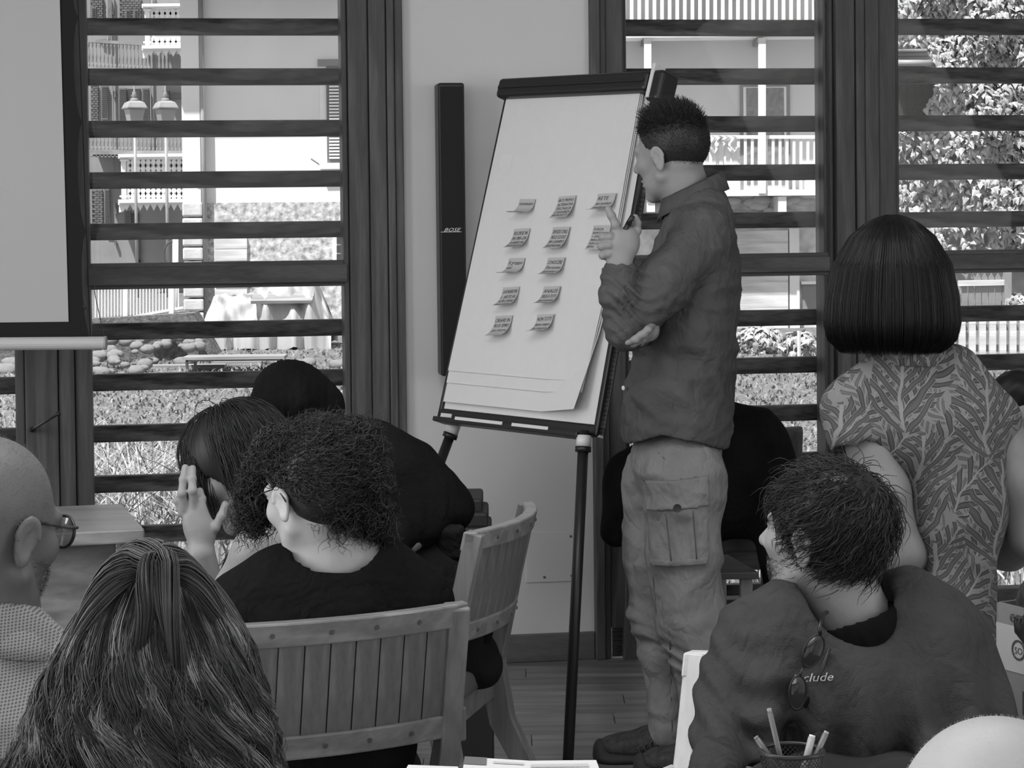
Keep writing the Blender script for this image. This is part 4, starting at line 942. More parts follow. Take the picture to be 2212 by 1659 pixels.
for (x0, y0, x1, y1, r, v, lab) in ((1632, 1591, 1676, 1655, 6.5, 0.10, 'short dark pen leaning left in the pen cup'), (1661, 1530, 1690, 1655, 6.0, 0.13, 'tall dark pen standing in the pen cup'), (1755, 1588, 1738, 1655, 8.0, 0.35, 'pale grey pen in the pen cup'), (1786, 1580, 1752, 1655, 6.5, 0.16, 'dark pen leaning right in the pen cup')):
    D = 2.83; a, b = P(x0, y0, D), P(x1, y1, D - 0.01); b = b + (b - a) * 0.35; rr = r / S(D)
    if b[2] < zt_ + 0.006: b = a + (b - a) * ((a[2] - zt_ - 0.008) / (a[2] - b[2]))
    pn = thing('pen', b, lab, 'pen', 'pens in the cup')
    obj('barrel', MB().tube([a + (b - a) * 0.06, b], rr, 12), plain('pen_%d' % x0, v, 0.4), pn, smooth=True)
    obj('end_plug', MB().tube([a, a + (b - a) * 0.06], rr * 0.85, 12), plain('pen_end_%d' % x0, v * 2.2, 0.4), pn, smooth=True)
# ---- cardboard box with printed strip, right edge
bx0 = P(2153, 1300, 3.95); u_ = nrm((0.45, -0.89, 0)); w_ = nrm((0.89, 0.45, 0))
cbx = thing('cardboard_box', (bx0[0] + 0.1, bx0[1], 0.0), 'open cardboard box with printed strip at the right edge', 'box')
ztop = bx0[2]; M_CARD = mottled('cardboard', 0.17, 0.12, 5, 0.85, 0.1, 60); M_CARD2 = mottled('printed_strip', 0.34, 0.06, 5, 0.8)
zbot = ztop - 0.42; Wb, Lb = 0.36, 0.34
BOX_U, BOX_W = u_, w_
def bxp(a, b, z): return bx0 * np.array([1, 1, 0]) + BOX_U * a + BOX_W * b + np.array([0, 0, z])
def wallp(nm, a0, b0, a1, b1, z0, z1, th, mat):
    n_ = nrm(np.cross(bxp(a1, b1, 0) - bxp(a0, b0, 0), (0, 0, 1))); return obj(nm, MB().prism([bxp(a0, b0, z0), bxp(a1, b1, z0), bxp(a1, b1, z1), bxp(a0, b0, z1)], -n_ * th), mat, cbx)
wallp('front_side', 0, 0, Wb, 0, zbot, ztop, 0.004, M_CARD); wallp('left_side', 0, 0, 0, Lb, zbot, ztop, -0.004, M_CARD)
wallp('right_side', Wb, 0, Wb, Lb, zbot, ztop, 0.004, M_CARD); wallp('rear_side', 0, Lb, Wb, Lb, zbot, ztop, -0.004, M_CARD)
obj('bottom', MB().prism([bxp(0, 0, zbot), bxp(Wb, 0, zbot), bxp(Wb, Lb, zbot), bxp(0, Lb, zbot)], (0, 0, 0.004)), M_CARD, cbx)
wallp('printed_strip', 0.0, -0.0012, Wb, -0.0012, ztop - 0.115, ztop - 0.035, 0.0005, M_CARD2)
def boxtext(tx, a, z, h, mat, shear=0.0):
    v, f = text_shape(tx, shear); obj('lettering', ([bxp(a + x * h, -0.0022, z + y * h) for x, y, _ in v], f), mat, cbx, fixn=False)
boxtext('Da', 0.082, ztop - 0.098, 0.062, M_INK); boxtext('Ex', 0.066, ztop - 0.185, 0.06, M_INK); boxtext('emas', 0.035, ztop - 0.028, 0.032, M_INK, 0.2)
obj('round_logo', ([bxp(0.060 + r_ * math.cos(a), -0.0022, ztop - 0.075 + r_ * math.sin(a)) for r_ in (0.018, 0.014) for a in np.linspace(0, 6.283, 25)], [(i, i + 1, 26 + i, 25 + i) for i in range(24)]), M_INK, cbx, fixn=False)
boxtext('SO', 0.0495, ztop - 0.082, 0.017, M_INK)
# box stands on a stool so that it is carried
stl = thing('side_stool', (bx0[0] + 0.25, bx0[1] + 0.05, 0), 'dark stool carrying the cardboard box', 'stool')
obj('seat', MB().prism([bxp(0.01, 0.01, zbot - 0.03), bxp(Wb - .01, 0.01, zbot - 0.03), bxp(Wb - .01, Lb - .01, zbot - 0.03), bxp(0.01, Lb - .01, zbot - 0.03)], (0, 0, 0.03)), M_FRAME, stl)
for a in (0.03, Wb - 0.03):
    for b in (0.03, Lb - 0.03): obj('leg', MB().tube([bxp(a, b, 0), bxp(a, b, zbot - 0.03)], 0.015, 8), M_FRAME, stl)
# two stacked blocks under the sideways chair, black cases behind the man in the beanie
bk = on_z(985, 1610, 0.0)
for i, lab in enumerate(('lower of two small wooden blocks stacked on the floor', 'upper of two small wooden blocks stacked on the floor')):
    c = np.array([bk[0] + 0.03, bk[1] + 0.05, 0.0]); h = 0.019
    tag(obj('wooden_block', MB().box(c + np.array([0, 0, h + i * 2 * h]), (0.045, 0.07, h - 0.0008), (0.97, 0.24, 0), (-0.24, 0.97, 0)), M_CHAIRX, None, 0.002), lab, 'block', 'stacked wooden blocks')
# ================================================================ BODIES: smooth-blended solids, meshed as one continuous surface
def _smin(a, b, k):
    h = np.clip(0.5 + 0.5 * (b - a) / k, 0, 1); return b * (1 - h) + a * h - k * h * (1 - h)
class SDF:
    def __init__(s): s.pr = []; s.clips = []; s.disps = []
    def _add(s, op, k, fn, lo, hi): s.pr.append((op, k, fn, np.array(lo, float), np.array(hi, float))); return s
    def ell(s, c, r, R=None, k=0.02, op='+'):
        c = np.array(c, float); r = np.array(r, float); A = np.eye(3) if R is None else np.array(R, float)   # rows = axes
        def fn(p):
            q = (p - c) @ A.T; k0 = np.sqrt(((q / r) ** 2).sum(1)); k1 = np.sqrt(((q / r ** 2) ** 2).sum(1)) + 1e-9
            return k0 * (k0 - 1) / k1
        e = np.sqrt(((A.T * r) ** 2).sum(1)) if R is not None else r
        return s._add(op, k, fn, c - e, c + e)
    def cap(s, a, b, ra, rb=None, k=0.02, op='+', flat=None):
        a, b = np.array(a, float), np.array(b, float); rb = ra if rb is None else rb; ab = b - a; L = ab @ ab
        fd = None if flat is None else (nrm(flat[0]), flat[1])
        def fn(p):
            q = p - a; t = np.clip(q @ ab / L, 0, 1); w = q - t[:, None] * ab
            if fd is not None: w = w + np.outer(w @ fd[0], fd[0]) * (1 / fd[1] - 1)
            return np.sqrt((w ** 2).sum(1)) - (ra + (rb - ra) * t)
        m = max(ra, rb); return s._add(op, k, fn, np.minimum(a, b) - m, np.maximum(a, b) + m)
    def chain(s, pts, rad, k=0.02, op='+', flat=None):
        for i in range(len(pts) - 1): s.cap(pts[i], pts[i + 1], rad[i], rad[i + 1], k, op, flat)
        return s
    def box(s, c, h, R=None, rr=0.005, k=0.01, op='+'):
        c = np.array(c, float); h = np.array(h, float); A = np.eye(3) if R is None else np.array(R, float)
        def fn(p):
            q = np.abs((p - c) @ A.T) - (h - rr); return np.sqrt((np.maximum(q, 0) ** 2).sum(1)) + np.minimum(q.max(1), 0) - rr
        e = np.abs(A.T) @ h; return s._add(op, k, fn, c - e, c + e)
    def clip(s, fn): s.clips.append(fn); return s
    def disp(s, fn): s.disps.append(fn); return s
    def join(s, o): s.pr += o.pr; return s
    def bounds(s):
        P_ = [q for q in s.pr if q[0] == '+']; return np.min([q[3] for q in P_], 0) - 0.02, np.max([q[4] for q in P_], 0) + 0.02
    def __call__(s, p):
        d = np.full(len(p), 0.5)
        for op, k, fn, lo, hi in s.pr:
            mg = 0.05 + k; m = np.all((p > lo - mg) & (p < hi + mg), axis=1)
            if not m.any(): continue
            v = fn(p[m])
            d[m] = _smin(d[m], v, k) if op == '+' else -_smin(-d[m], v, k)
        near = np.abs(d) < 0.12
        if near.any():
            for fn in s.disps: d[near] += fn(p[near])
        for fn in s.clips: d = np.maximum(d, fn(p))
        return d
_COR = np.array([(i, j, k) for i in (0, 1) for j in (0, 1) for k in (0, 1)])
def mesh_sdf(sdf, h, lo=None, hi=None):
    l, u = sdf.bounds(); lo = l if lo is None else np.maximum(l, lo); hi = u if hi is None else np.minimum(u, hi)
    B = 8; nb = np.maximum(1, np.ceil((hi - lo) / (h * B)).astype(int)); G = nb * B + 4
    bi = np.stack(np.meshgrid(*[np.arange(n) for n in nb], indexing='ij'), -1).reshape(-1, 3)
    cen = lo + (bi + 0.5) * B * h; d = sdf(cen); bi = bi[np.abs(d) < B * h * 0.87 * 1.5 + 0.012]
    if not len(bi): return np.zeros((0, 3)), []
    g = np.arange(B + 1); loc = np.stack(np.meshgrid(g, g, g, indexing='ij'), -1).reshape(-1, 3)
    vals = np.empty((len(bi), B + 1, B + 1, B + 1))
    for i in range(0, len(bi), 400):
        blk = bi[i:i + 400]; pts = lo + (blk[:, None, :] * B + loc[None]) * h
        vals[i:i + 400] = sdf(pts.reshape(-1, 3)).reshape(-1, B + 1, B + 1, B + 1)
    cs = [vals[:, c[0]:c[0] + B, c[1]:c[1] + B, c[2]:c[2] + B] for c in _COR]
    neg = sum((c < 0).astype(np.int8) for c in cs); act = (neg > 0) & (neg < 8)
    ib, ii, jj, kk = np.nonzero(act); cv = np.stack([c[act] for c in cs], 1)
    gi = bi[ib] * B + np.stack([ii, jj, kk], 1)
    acc = np.zeros((len(ib), 3)); cnt = np.zeros(len(ib))
    for a in range(8):
        for ax in range(3):
            if _COR[a][ax]: continue
            b = a + (4, 2, 1)[ax]; va, vb = cv[:, a], cv[:, b]; m = (va < 0) != (vb < 0); t = va[m] / (va[m] - vb[m])
            q = np.tile(_COR[a].astype(float), (m.sum(), 1)); q[:, ax] += t; acc[m] += q; cnt[m] += 1
    V = lo + (gi + acc / cnt[:, None]) * h
    key = ((gi[:, 0] + 1) * (G[1] + 2) + gi[:, 1] + 1) * (G[2] + 2) + gi[:, 2] + 1
    order = np.argsort(key); ks = key[order]
    def look(c):
        q = ((c[:, 0] + 1) * (G[1] + 2) + c[:, 1] + 1) * (G[2] + 2) + c[:, 2] + 1
        pos = np.clip(np.searchsorted(ks, q), 0, len(ks) - 1); ok = ks[pos] == q; return order[pos], ok
    faces = []
    for ax in range(3):
        o1, o2 = [(1, 2), (2, 0), (0, 1)][ax]
        sl = [slice(0, B)] * 3; sl2 = list(sl); sl2[ax] = slice(1, B + 1)
        va = vals[(slice(None), *sl)]; vb = vals[(slice(None), *sl2)]; m = (va < 0) != (vb < 0)
        b_, i_, j_, k_ = np.nonzero(m); c = bi[b_] * B + np.stack([i_, j_, k_], 1); sg = va[m] < 0
        e1 = np.zeros(3, int); e1[o1] = 1; e2 = np.zeros(3, int); e2[o2] = 1
        q = [look(c), look(c - e1), look(c - e1 - e2), look(c - e2)]
        ok = q[0][1] & q[1][1] & q[2][1] & q[3][1]
        f = np.stack([x[0] for x in q], 1); f[~sg] = f[~sg][:, ::-1]; faces.append(f[ok])
    return V, np.concatenate(faces)
def solid(name, parts, mat, parent=None, at=None, **kw):
    """parts: list of (sdf, step[, lo, hi]) meshed and joined into one mesh object"""
    Vs, Fs, o = [], [], 0
    for q in parts:
        V, f = mesh_sdf(*q)
        if len(V): Vs.append(V); Fs.append(np.asarray(f) + o); o += len(V)
    return obj(name, (np.concatenate(Vs), np.concatenate(Fs)), mat, parent, smooth=True, fixn=False, at=at, **kw)
def waves(seed, n, kmin, kmax, amp, stretch=(1, 1, 1)):
    r = np.random.default_rng(seed); K = r.normal(size=(n, 3)); K /= np.linalg.norm(K, axis=1)[:, None]
    K = K * np.array(stretch) ; K *= (kmin + (kmax - kmin) * r.random(n))[:, None]; ph = r.random(n) * 6.283
    def fn(p):
        ph2 = np.sin(p @ K[0] * 0.37 + 1.0)[:, None]
        return amp * np.sin(p @ K.T + ph + 0.8 * ph2).sum(1) / math.sqrt(n)
    return fn
def folds(seed, n, kmin, kmax, amp, stretch=(1, 1, 1)):
    w = waves(seed, n, kmin, kmax, 1.0, stretch)
    def fn(p):
        x = w(p); return amp * (np.abs(x) - 0.6)      # sharp creases between soft swells
    return fn
# -------- a head: x to its left, y forward, z up, origin between the ears
def frame(fw, up=(0, 0, 1)):
    f = nrm(fw); l = nrm(np.cross(up, f)); u = np.cross(f, l); return np.array([l, f, u])     # rows: left, forward, up
class Head:
    def __init__(s, c, fw, up=(0, 0, 1), sc=1.0): s.c = np.array(c, float); s.A = frame(fw, up); s.s = sc
    def w(s, x, y, z): return s.c + s.s * (np.array([x, y, z]) @ s.A)
    def wv(s, q): return s.c + s.s * (np.asarray(q) @ s.A)
    def loc(s, p): return (p - s.c) @ s.A.T / s.s
    def e(s, S_, c, r, k=0.015, op='+', rot=None):
        A = s.A if rot is None else rot @ s.A
        S_.ell(s.w(*c), np.array(r) * s.s, A, k * s.s, op)
    def build(s, S_, nose=1.0, ears=True, jaw=1.0):
        e = s.e
        e(S_, (0, -0.012, 0.032), (0.075, 0.097, 0.086), 0.02)
        e(S_, (0, 0.030, -0.022), (0.060, 0.062, 0.078), 0.03)
        e(S_, (0, 0.020, -0.070), (0.050 * jaw, 0.055, 0.035), 0.025)
        e(S_, (0, 0.066, -0.100), (0.024 * jaw, 0.022, 0.020), 0.02)
        for x in (-1, 1):
            S_.cap(s.w(x * 0.056 * jaw, 0.000, -0.055), s.w(x * 0.022, 0.060, -0.102), 0.017 * s.s, 0.014 * s.s, 0.02 * s.s)
            e(S_, (x * 0.040, 0.060, -0.020), (0.022, 0.022, 0.020), 0.02)
            S_.cap(s.w(x * 0.048, 0.072, 0.022), s.w(x * 0.010, 0.088, 0.018), 0.009 * s.s, 0.009 * s.s, 0.012 * s.s)
            e(S_, (x * 0.031, 0.096, 0.002), (0.015, 0.012, 0.010), 0.012, '-')
            e(S_, (x * 0.031, 0.077, 0.002), (0.0125, 0.0125, 0.0115), 0.003)
            S_.cap(s.w(x * 0.046, 0.080, 0.009), s.w(x * 0.018, 0.087, 0.010), 0.0035 * s.s, 0.0035 * s.s, 0.004 * s.s)
            e(S_, (x * 0.011, 0.098, -0.033), (0.008, 0.010, 0.007), 0.006)
        S_.cap(s.w(0, 0.084, 0.016), s.w(0, 0.104 + 0.010 * nose, -0.026), 0.009 * s.s, 0.0115 * s.s, 0.010 * s.s)
        e(S_, (0, 0.088, -0.060), (0.021, 0.012, 0.0065), 0.005)
        e(S_, (0, 0.0865, -0.0715), (0.018, 0.012, 0.0075), 0.005)
        e(S_, (0, 0.099, -0.0655), (0.022, 0.006, 0.0012), 0.003, '-')
        if ears:
            for x in (-1, 1): s.ear(S_, x)
    def ear(s, S_, x):
        # a tilted shell: rim, hollow, lobe
        B = np.array([nrm((x, -0.28, 0)), nrm((0.28 * x, 1.0, 0.0)), (0, 0, 1.0)]); t = math.radians(-10)
        B = np.array([B[0], B[1] * math.cos(t) + B[2] * math.sin(t), -B[1] * math.sin(t) + B[2] * math.cos(t)])
        A = B @ s.A; c = s.w(x * 0.0775, -0.014, -0.008); k = s.s * 0.93
        def fn(p):
            q = (p - c) @ A.T / k; y, z = q[:, 1], q[:, 2]
            ry = np.where(z > 0, 0.0185, 0.0165 + 0.12 * z); rz = np.where(z > 0, 0.030, 0.034)
            rad = np.sqrt((y / np.maximum(ry, 0.008)) ** 2 + (z / rz) ** 2)
            shell = np.maximum((rad - 1) * 0.016, np.abs(q[:, 0] - 0.004) - 0.0028)
            rim = np.sqrt(((rad - 0.90) * 0.016) ** 2 + (q[:, 0] - 0.0065) ** 2) - 0.0036
            rim = np.where((y > 0.008) & (z < 0.004), 0.02, rim)
            anti = np.sqrt(((rad - 0.52) * 0.016) ** 2 + (q[:, 0] - 0.0065) ** 2) - 0.0026
            anti = np.where(y > 0.002, 0.02, anti)
            lobe = np.sqrt((y - 0.004) ** 2 + (z + 0.026) ** 2 + (1.6 * (q[:, 0] - 0.004)) ** 2) - 0.0085
            d = _smin(shell, rim, 0.004); d = _smin(d, anti, 0.003); return _smin(d, lobe, 0.006) * k
        S_._add('+', 0.004 * k, fn, c - 0.05 * k, c + 0.05 * k)
        S_.ell(s.w(x * 0.072, 0.000, -0.014), np.array([0.008, 0.010, 0.014]) * k, s.A, 0.008 * k)
# -------- a hand made of a palm and five jointed fingers
def finger(S_, pts, r, k=0.0045):
    n = len(pts); rad = [r * (1.0 - 0.22 * i / (n - 1)) for i in range(n)]
    for i in range(n - 1): S_.cap(pts[i], pts[i + 1], rad[i], rad[i + 1], k)
    for i in range(1, n - 1): S_.ell(pts[i], [rad[i] * 1.09] * 3, None, 0.003)
# -------- hair: many thin tapering tubes in one mesh
def m_hair(name, v, rough=0.42, spec=0.35):
    if name in _mats: return _mats[name]
    m, nt, b = _new(name); at = nd(nt, 'ShaderNodeAttribute'); at.attribute_name = 'shade'
    ml = nd(nt, 'ShaderNodeMath', operation='MULTIPLY'); ml.inputs[1].default_value = v; nt.links.new(at.outputs['Fac'], ml.inputs[0])
    cb = nd(nt, 'ShaderNodeCombineColor'); [nt.links.new(ml.outputs[0], cb.inputs[i]) for i in range(3)]
    nt.links.new(cb.outputs[0], b.inputs['Base Color']); b.inputs['Roughness'].default_value = rough; b.inputs['Specular IOR Level'].default_value = spec
    _mats[name] = m; return m
def strands(name, X, rad, mat, parent, shade=None, sides=3, taper=0.25, at=None):
    N, T, _ = X.shape; tn = np.gradient(X, axis=1); tn /= np.linalg.norm(tn, axis=2)[..., None] + 1e-9
    ref = np.random.default_rng(1).normal(size=(N, 1, 3)); u = np.cross(tn, ref); u /= np.linalg.norm(u, axis=2)[..., None] + 1e-9; w = np.cross(tn, u)
    r = (np.asarray(rad).reshape(-1, 1) * np.ones((N, 1))) * (1 - (1 - taper) * np.linspace(0, 1, T) ** 2)[None]
    V = np.stack([X + (u * math.cos(a) + w * math.sin(a)) * r[..., None] for a in np.arange(sides) * 2 * math.pi / sides], 2)
    idx = np.arange(N * T * sides).reshape(N, T, sides); nx = np.roll(idx, -1, 2)
    Fq = np.stack([idx[:, :-1], nx[:, :-1], nx[:, 1:], idx[:, 1:]], -1).reshape(-1, 4)
    o = obj(name, (V.reshape(-1, 3), Fq), mat, parent, smooth=True, fixn=False, at=at)
    sh = np.ones(N) if shade is None else shade
    a = o.data.attributes.new('shade', 'FLOAT', 'POINT'); a.data.foreach_set('value', np.repeat(sh, T * sides).astype(np.float32))
    tag(o, kind='stuff'); return o
def shade_const(o, v=1.0):
    a = o.data.attributes.new('shade', 'FLOAT', 'POINT'); a.data.foreach_set('value', np.full(len(o.data.vertices), v, np.float32)); return o
def hn(rng, N, s=1.0): return rng.normal(size=(N, 3)) * s
def unit(v): return v / (np.linalg.norm(v, axis=-1)[..., None] + 1e-9)
def push_out(p, ells):
    for c, r, A in ells:
        q = (p - c) @ A.T / r; l = np.linalg.norm(q, axis=1); m = l < 1
        if m.any(): p[m] = c + ((q[m] / l[m][:, None]) * r) @ A
    return p
# ================================================================ THE PEOPLE
def m_skin(name, v, rough=0.5):
    return mottled(name, v, 0.06, 22, rough, 0.05, 260, 0.35)
def m_cloth(name, v, var=0.12, weave=420.0, bump=0.25, rough=0.9, scale=9.0, crease=0.55):
    if name in _mats: return _mats[name]
    m = mottled(name, v, var, scale, rough, bump, weave, 0.06); nt = m.node_tree; b = nt.nodes['Principled BSDF']
    vec = coords(nt, (1.0, 1.0, 0.75)); n = nd(nt, 'ShaderNodeTexNoise'); n.inputs['Scale'].default_value = 13; n.inputs['Detail'].default_value = 3; n.inputs['Roughness'].default_value = 0.55; n.inputs['Distortion'].default_value = 0.25
    nt.links.new(vec, n.inputs['Vector']); rg = nd(nt, 'ShaderNodeMath', operation='SUBTRACT'); nt.links.new(n.outputs['Fac'], rg.inputs[0]); rg.inputs[1].default_value = 0.5
    ab = nd(nt, 'ShaderNodeMath', operation='ABSOLUTE'); nt.links.new(rg.outputs[0], ab.inputs[0])          # ridged noise: soft swells, sharp creases
    bp = nd(nt, 'ShaderNodeBump'); bp.inputs['Strength'].default_value = crease; bp.inputs['Distance'].default_value = 0.05
    nt.links.new(ab.outputs[0], bp.inputs['Height'])
    old = [l.from_node for l in nt.links if l.to_node == b and l.to_socket.name == 'Normal'][0]
    nt.links.new(bp.outputs['Normal'], old.inputs['Normal']); return m
def person(label, base):
    return thing('person', base, label, 'person')
UP = np.array([0, 0, 1.0])
def px(n, D): return n * D / F          # pixels at depth D -> metres
def EL(S_, x, y, D, rx, ry, rd, k=0.03, op='+', rot=0.0):
    c_, s_ = math.cos(rot), math.sin(rot); A = np.array([[c_, 0, s_], [0, 1, 0], [-s_, 0, c_]])
    S_.ell(P(x, y, D), (px(rx, D), rd, px(ry, D)), A, k, op)
def zclip(fn_x, below=True):
    """keep what lies above (below=True removes lower part) the height fn_x(x)"""
    return (lambda p: fn_x(p) - p[:, 2]) if below else (lambda p: p[:, 2] - fn_x(p))
def cap_hair(name, head, rule, thick, mat, par, h=0.004, extra=None):
    """thin close hair: the skull, a little swollen, kept where 'rule' (head space) says hair grows"""
    S_ = SDF(); s = head
    s.e(S_, (0, -0.012, 0.032), (0.075 + thick, 0.097 + thick, 0.086 + thick), 0.02); s.e(S_, (0, 0.02, -0.01), (0.060 + thick, 0.050 + thick, 0.07 + thick), 0.03)
    if extra: extra(S_)
    S_.clip(lambda p: rule(s.loc(p)) * s.s)
    return shade_const(solid(name, [(S_, h)], mat, par), 0.8)

# ---------------------------------------------------------------- 1. the man standing at the flip chart
D0 = 5.95
man = person('man in dark shirt and cargo trousers standing at the flip chart, holding a marker', (P(1460, 1000, D0)[0], D0, 0))
H = Head(P(1450, 334, D0), (-0.765, 0.64, -0.10), nrm((-0.06, 0.0, 1)), 1.0)
sk = SDF(); H.build(sk)
sk.chain([H.w(0, -0.022, -0.03), P(1478, 400, D0), P(1506, 470, D0 + .01)], [0.056, 0.056, 0.068], 0.025)
EL(sk, 1425, 398, D0 - 0.0, 26, 20, 0.03, 0.02)
body = SDF()                                    # the body under the clothes, continuous from neck to ankles
body.chain([P(1506, 490, D0), P(1490, 640, D0), P(1465, 850, D0), P(1458, 990, D0)], [0.085, 0.10, 0.095, 0.10], 0.05)
body.chain([P(1505, 510, D0 - .11), P(1350, 705, D0 - .20), P(1337, 600, D0 - .23)], [0.05, 0.038, 0.028], 0.03)
body.chain([P(1500, 510, D0 + .11), P(1400, 720, D0 + .12), P(1385, 724, D0 - .12)], [0.05, 0.038, 0.028], 0.03)
kneeN, ankN = P(1500, 1335, D0 - .13), P(1530, 1600, D0 - .12)
kneeF, ankF = P(1410, 1335, D0 + .08), P(1448, 1580, D0 + .04)
body.chain([P(1475, 1010, D0 - .09), kneeN, ankN], [0.075, 0.055, 0.04], 0.03); body.chain([P(1425, 1010, D0 + .09), kneeF, ankF], [0.075, 0.055, 0.04], 0.03)
# left hand round the marker
DHn = D0 - .25
hd = SDF(); q = lambda x, y, d=0.0: P(x, y, DHn + d)
hd.chain([P(1337, 612, D0 - .23), q(1338, 570)], [0.030, 0.031], 0.02, '+', ((0, 1, 0), 0.75))
hd.ell(q(1340, 532), (px(36, DHn), 0.024, px(40, DHn)), None, 0.018)
hd.ell(q(1362, 520, .005), (px(20, DHn), 0.02, px(30, DHn)), None, 0.015)
finger(hd, [q(1338, 512, -.002), q(1330, 486, -.006), q(1321, 466, -.004), q(1314, 452, .0)], 0.0115)
finger(hd, [q(1366, 520, .008), q(1376, 498, .012), q(1376, 482, .010), q(1372, 470, .006)], 0.0115)
finger(hd, [q(1318, 512, -.012), q(1303, 512, .002), q(1312, 520, .024)], 0.0115); finger(hd, [q(1316, 530, -.014), q(1300, 532, .0), q(1309, 540, .022)], 0.0115)
finger(hd, [q(1316, 548, -.012), q(1302, 552, .002), q(1312, 557, .02)], 0.0105)
# fingers of the right hand under the elbow
h2 = SDF(); r2 = lambda x, y, d=0.0: P(x, y, D0 - .275 + d)
h2.ell(r2(1398, 714, .05), (px(22, 5.7), 0.02, px(22, 5.7)), None, 0.012)
finger(h2, [r2(1404, 706, .03), r2(1392, 722, .0), r2(1374, 734, .0), r2(1356, 740, .01)], 0.010)
finger(h2, [r2(1408, 700, .03), r2(1400, 712, -.004), r2(1384, 724, -.004), r2(1368, 733, .0)], 0.010)
finger(h2, [r2(1402, 716, .035), r2(1388, 734, .02), r2(1368, 743, .02), r2(1352, 746, .03)], 0.0095); finger(h2, [r2(1400, 722, .045), r2(1384, 740, .04), r2(1362, 748, .045)], 0.009)
h2.cap(P(1385, 724, D0 - .12), r2(1400, 712, .06), 0.028, 0.026, 0.02)
M_SKINM = m_skin('skin_of_man', 0.25)
solid('body', [(sk, 0.0027), (hd, 0.0022), (h2, 0.0026), (body, 0.012)], M_SKINM, man)
# shirt
M_SHIRT = m_cloth('dark_washed_shirt', 0.085, 0.18, 500, 0.3)
def ztop(y, D, x=1460): return P(x, y, D)[2]
sh = SDF()
EL(sh, 1512, 470, D0, 66, 52, 0.185, 0.05); EL(sh, 1502, 580, D0, 98, 120, 0.185, 0.06); EL(sh, 1485, 720, D0, 112, 160, 0.180, 0.06)
EL(sh, 1466, 860, D0, 122, 120, 0.180, 0.05); EL(sh, 1460, 940, D0, 114, 80, 0.175, 0.05)
arm = SDF()
arm.chain([P(1515, 515, D0 - .13), P(1440, 610, D0 - .20), P(1356, 702, D0 - .215)], [0.074, 0.070, 0.060], 0.03)
arm.chain([P(1352, 702, D0 - .215), P(1337, 640, D0 - .235), P(1338, 588, D0 - .235)], [0.058, 0.046, 0.043], 0.02)
arm.chain([P(1500, 510, D0 + .14), P(1405, 715, D0 + .13), P(1392, 722, D0 - .06)], [0.07, 0.055, 0.045], 0.03)
sh.join(arm)
hemf = lambda p: np.interp(p[:, 0], [P(x, 900, D0)[0] for x in (1340, 1365, 1420, 1500, 1560, 1600)], [ztop(y, D0) for y in (956, 948, 926, 944, 968, 972)])
sh.clip(lambda p: hemf(p) - p[:, 2])
armline = lambda p: np.clip((P(1420, 0, D0)[0] - p[:, 0]) * 12, 0, 1)
sh.disp(folds(11, 7, 22, 60, 0.0065, (0.8, 0.8, 1.5))); sh.disp(folds(13, 6, 60, 130, 0.0022, (1.2, 1, 1)))
def elbow_folds(p):
    c = P(1352, 655, D0 - .25); q = p - c; r = np.linalg.norm(q * np.array([0.9, 0.5, 0.7]), axis=1)
    w = q[:, 2] * 0.95 + q[:, 0] * 0.45 + 0.02 * np.sin(q[:, 0] * 40); return 0.006 * np.sin(w * 210) * np.exp(-(r / 0.07) ** 2)
sh.disp(elbow_folds)
EL(sh, 1520, 440, D0, 46, 36, 0.10, 0.05)
sh.cap(P(1465, 330, D0), P(1490, 425, D0 + .01), 0.060, 0.060, 0.01, '-')
o = solid('shirt', [(sh, 0.0058)], M_SHIRT, man)
def collar(name, C_, rx, ry, tilt, drop, flare, gap, mat, par, point=0.02):
    """a folded collar lofted round the neck, open at angle 'gap' (radians, 0 = +X)"""
    n = 44; rows = []
    for k, (f, dz) in enumerate(((0.0, 0.0), (0.25, 0.006), (0.5, 0.002), (0.75, -0.5), (1.0, -1.0))):
        row = []
        for i in range(n + 1):
            a = gap + 0.16 + (2 * math.pi - 0.32) * i / n; e = abs(i / n - 0.5) * 2
            dd = dz if dz > 0 else dz * (drop + point * e ** 4)
            rr = flare * max(0, f - 0.25) / 0.75 + (0.004 if f > 0 else 0)
            row.append(C_ + np.array([(rx + rr) * math.cos(a), (ry + rr) * math.sin(a), tilt * math.cos(a) + dd]))
        rows.append(row)
    inner = [[r + np.array([0, 0, -0.05]) for r in rows[0]]]; rows = inner + rows; m = n + 1
    V = [p for r in rows for p in r]; fs = [(j * m + i, j * m + i + 1, (j + 1) * m + i + 1, (j + 1) * m + i) for j in range(len(rows) - 1) for i in range(n)]
    o = obj(name, (V, fs), mat, par, smooth=True, fixn=False); md = o.modifiers.new('thick', 'SOLIDIFY'); md.thickness = 0.003; return o
collar('collar', P(1497, 404, D0), 0.069, 0.070, 0.033, 0.040, 0.020, math.pi - 0.35, M_SHIRT, man)
cuff = SDF(); cuff.cap(P(1338, 612, D0 - .235), P(1339, 580, D0 - .235), 0.0465, 0.0455, 0.006); cuff.cap(P(1338, 640, D0 - .235), P(1339, 560, D0 - .235), 0.036, 0.036, 0.004, '-')
cuff.clip(lambda p: p[:, 2] - (P(1338, 578, D0 - .235)[2])); cuff.clip(lambda p: P(1338, 618, D0 - .235)[2] - p[:, 2])
solid('cuff', [(cuff, 0.003)], M_SHIRT, man)
for i, (x, y) in enumerate(((1347, 838),)):
    obj('shirt_button', MB().lathe(P(x, y, D0 - .07), [(0.006, 0), (0.006, 0.002), (0.001, 0.003)], 10, (-0.8, -0.6, 0)), plain('shirt_button', 0.7, 0.3), man)
# seams: yoke, armhole, side panel
def seam(pts, par, mat, r=0.0016):
    return obj('seam', MB().tube(pts, r, 5), mat, par, smooth=True)
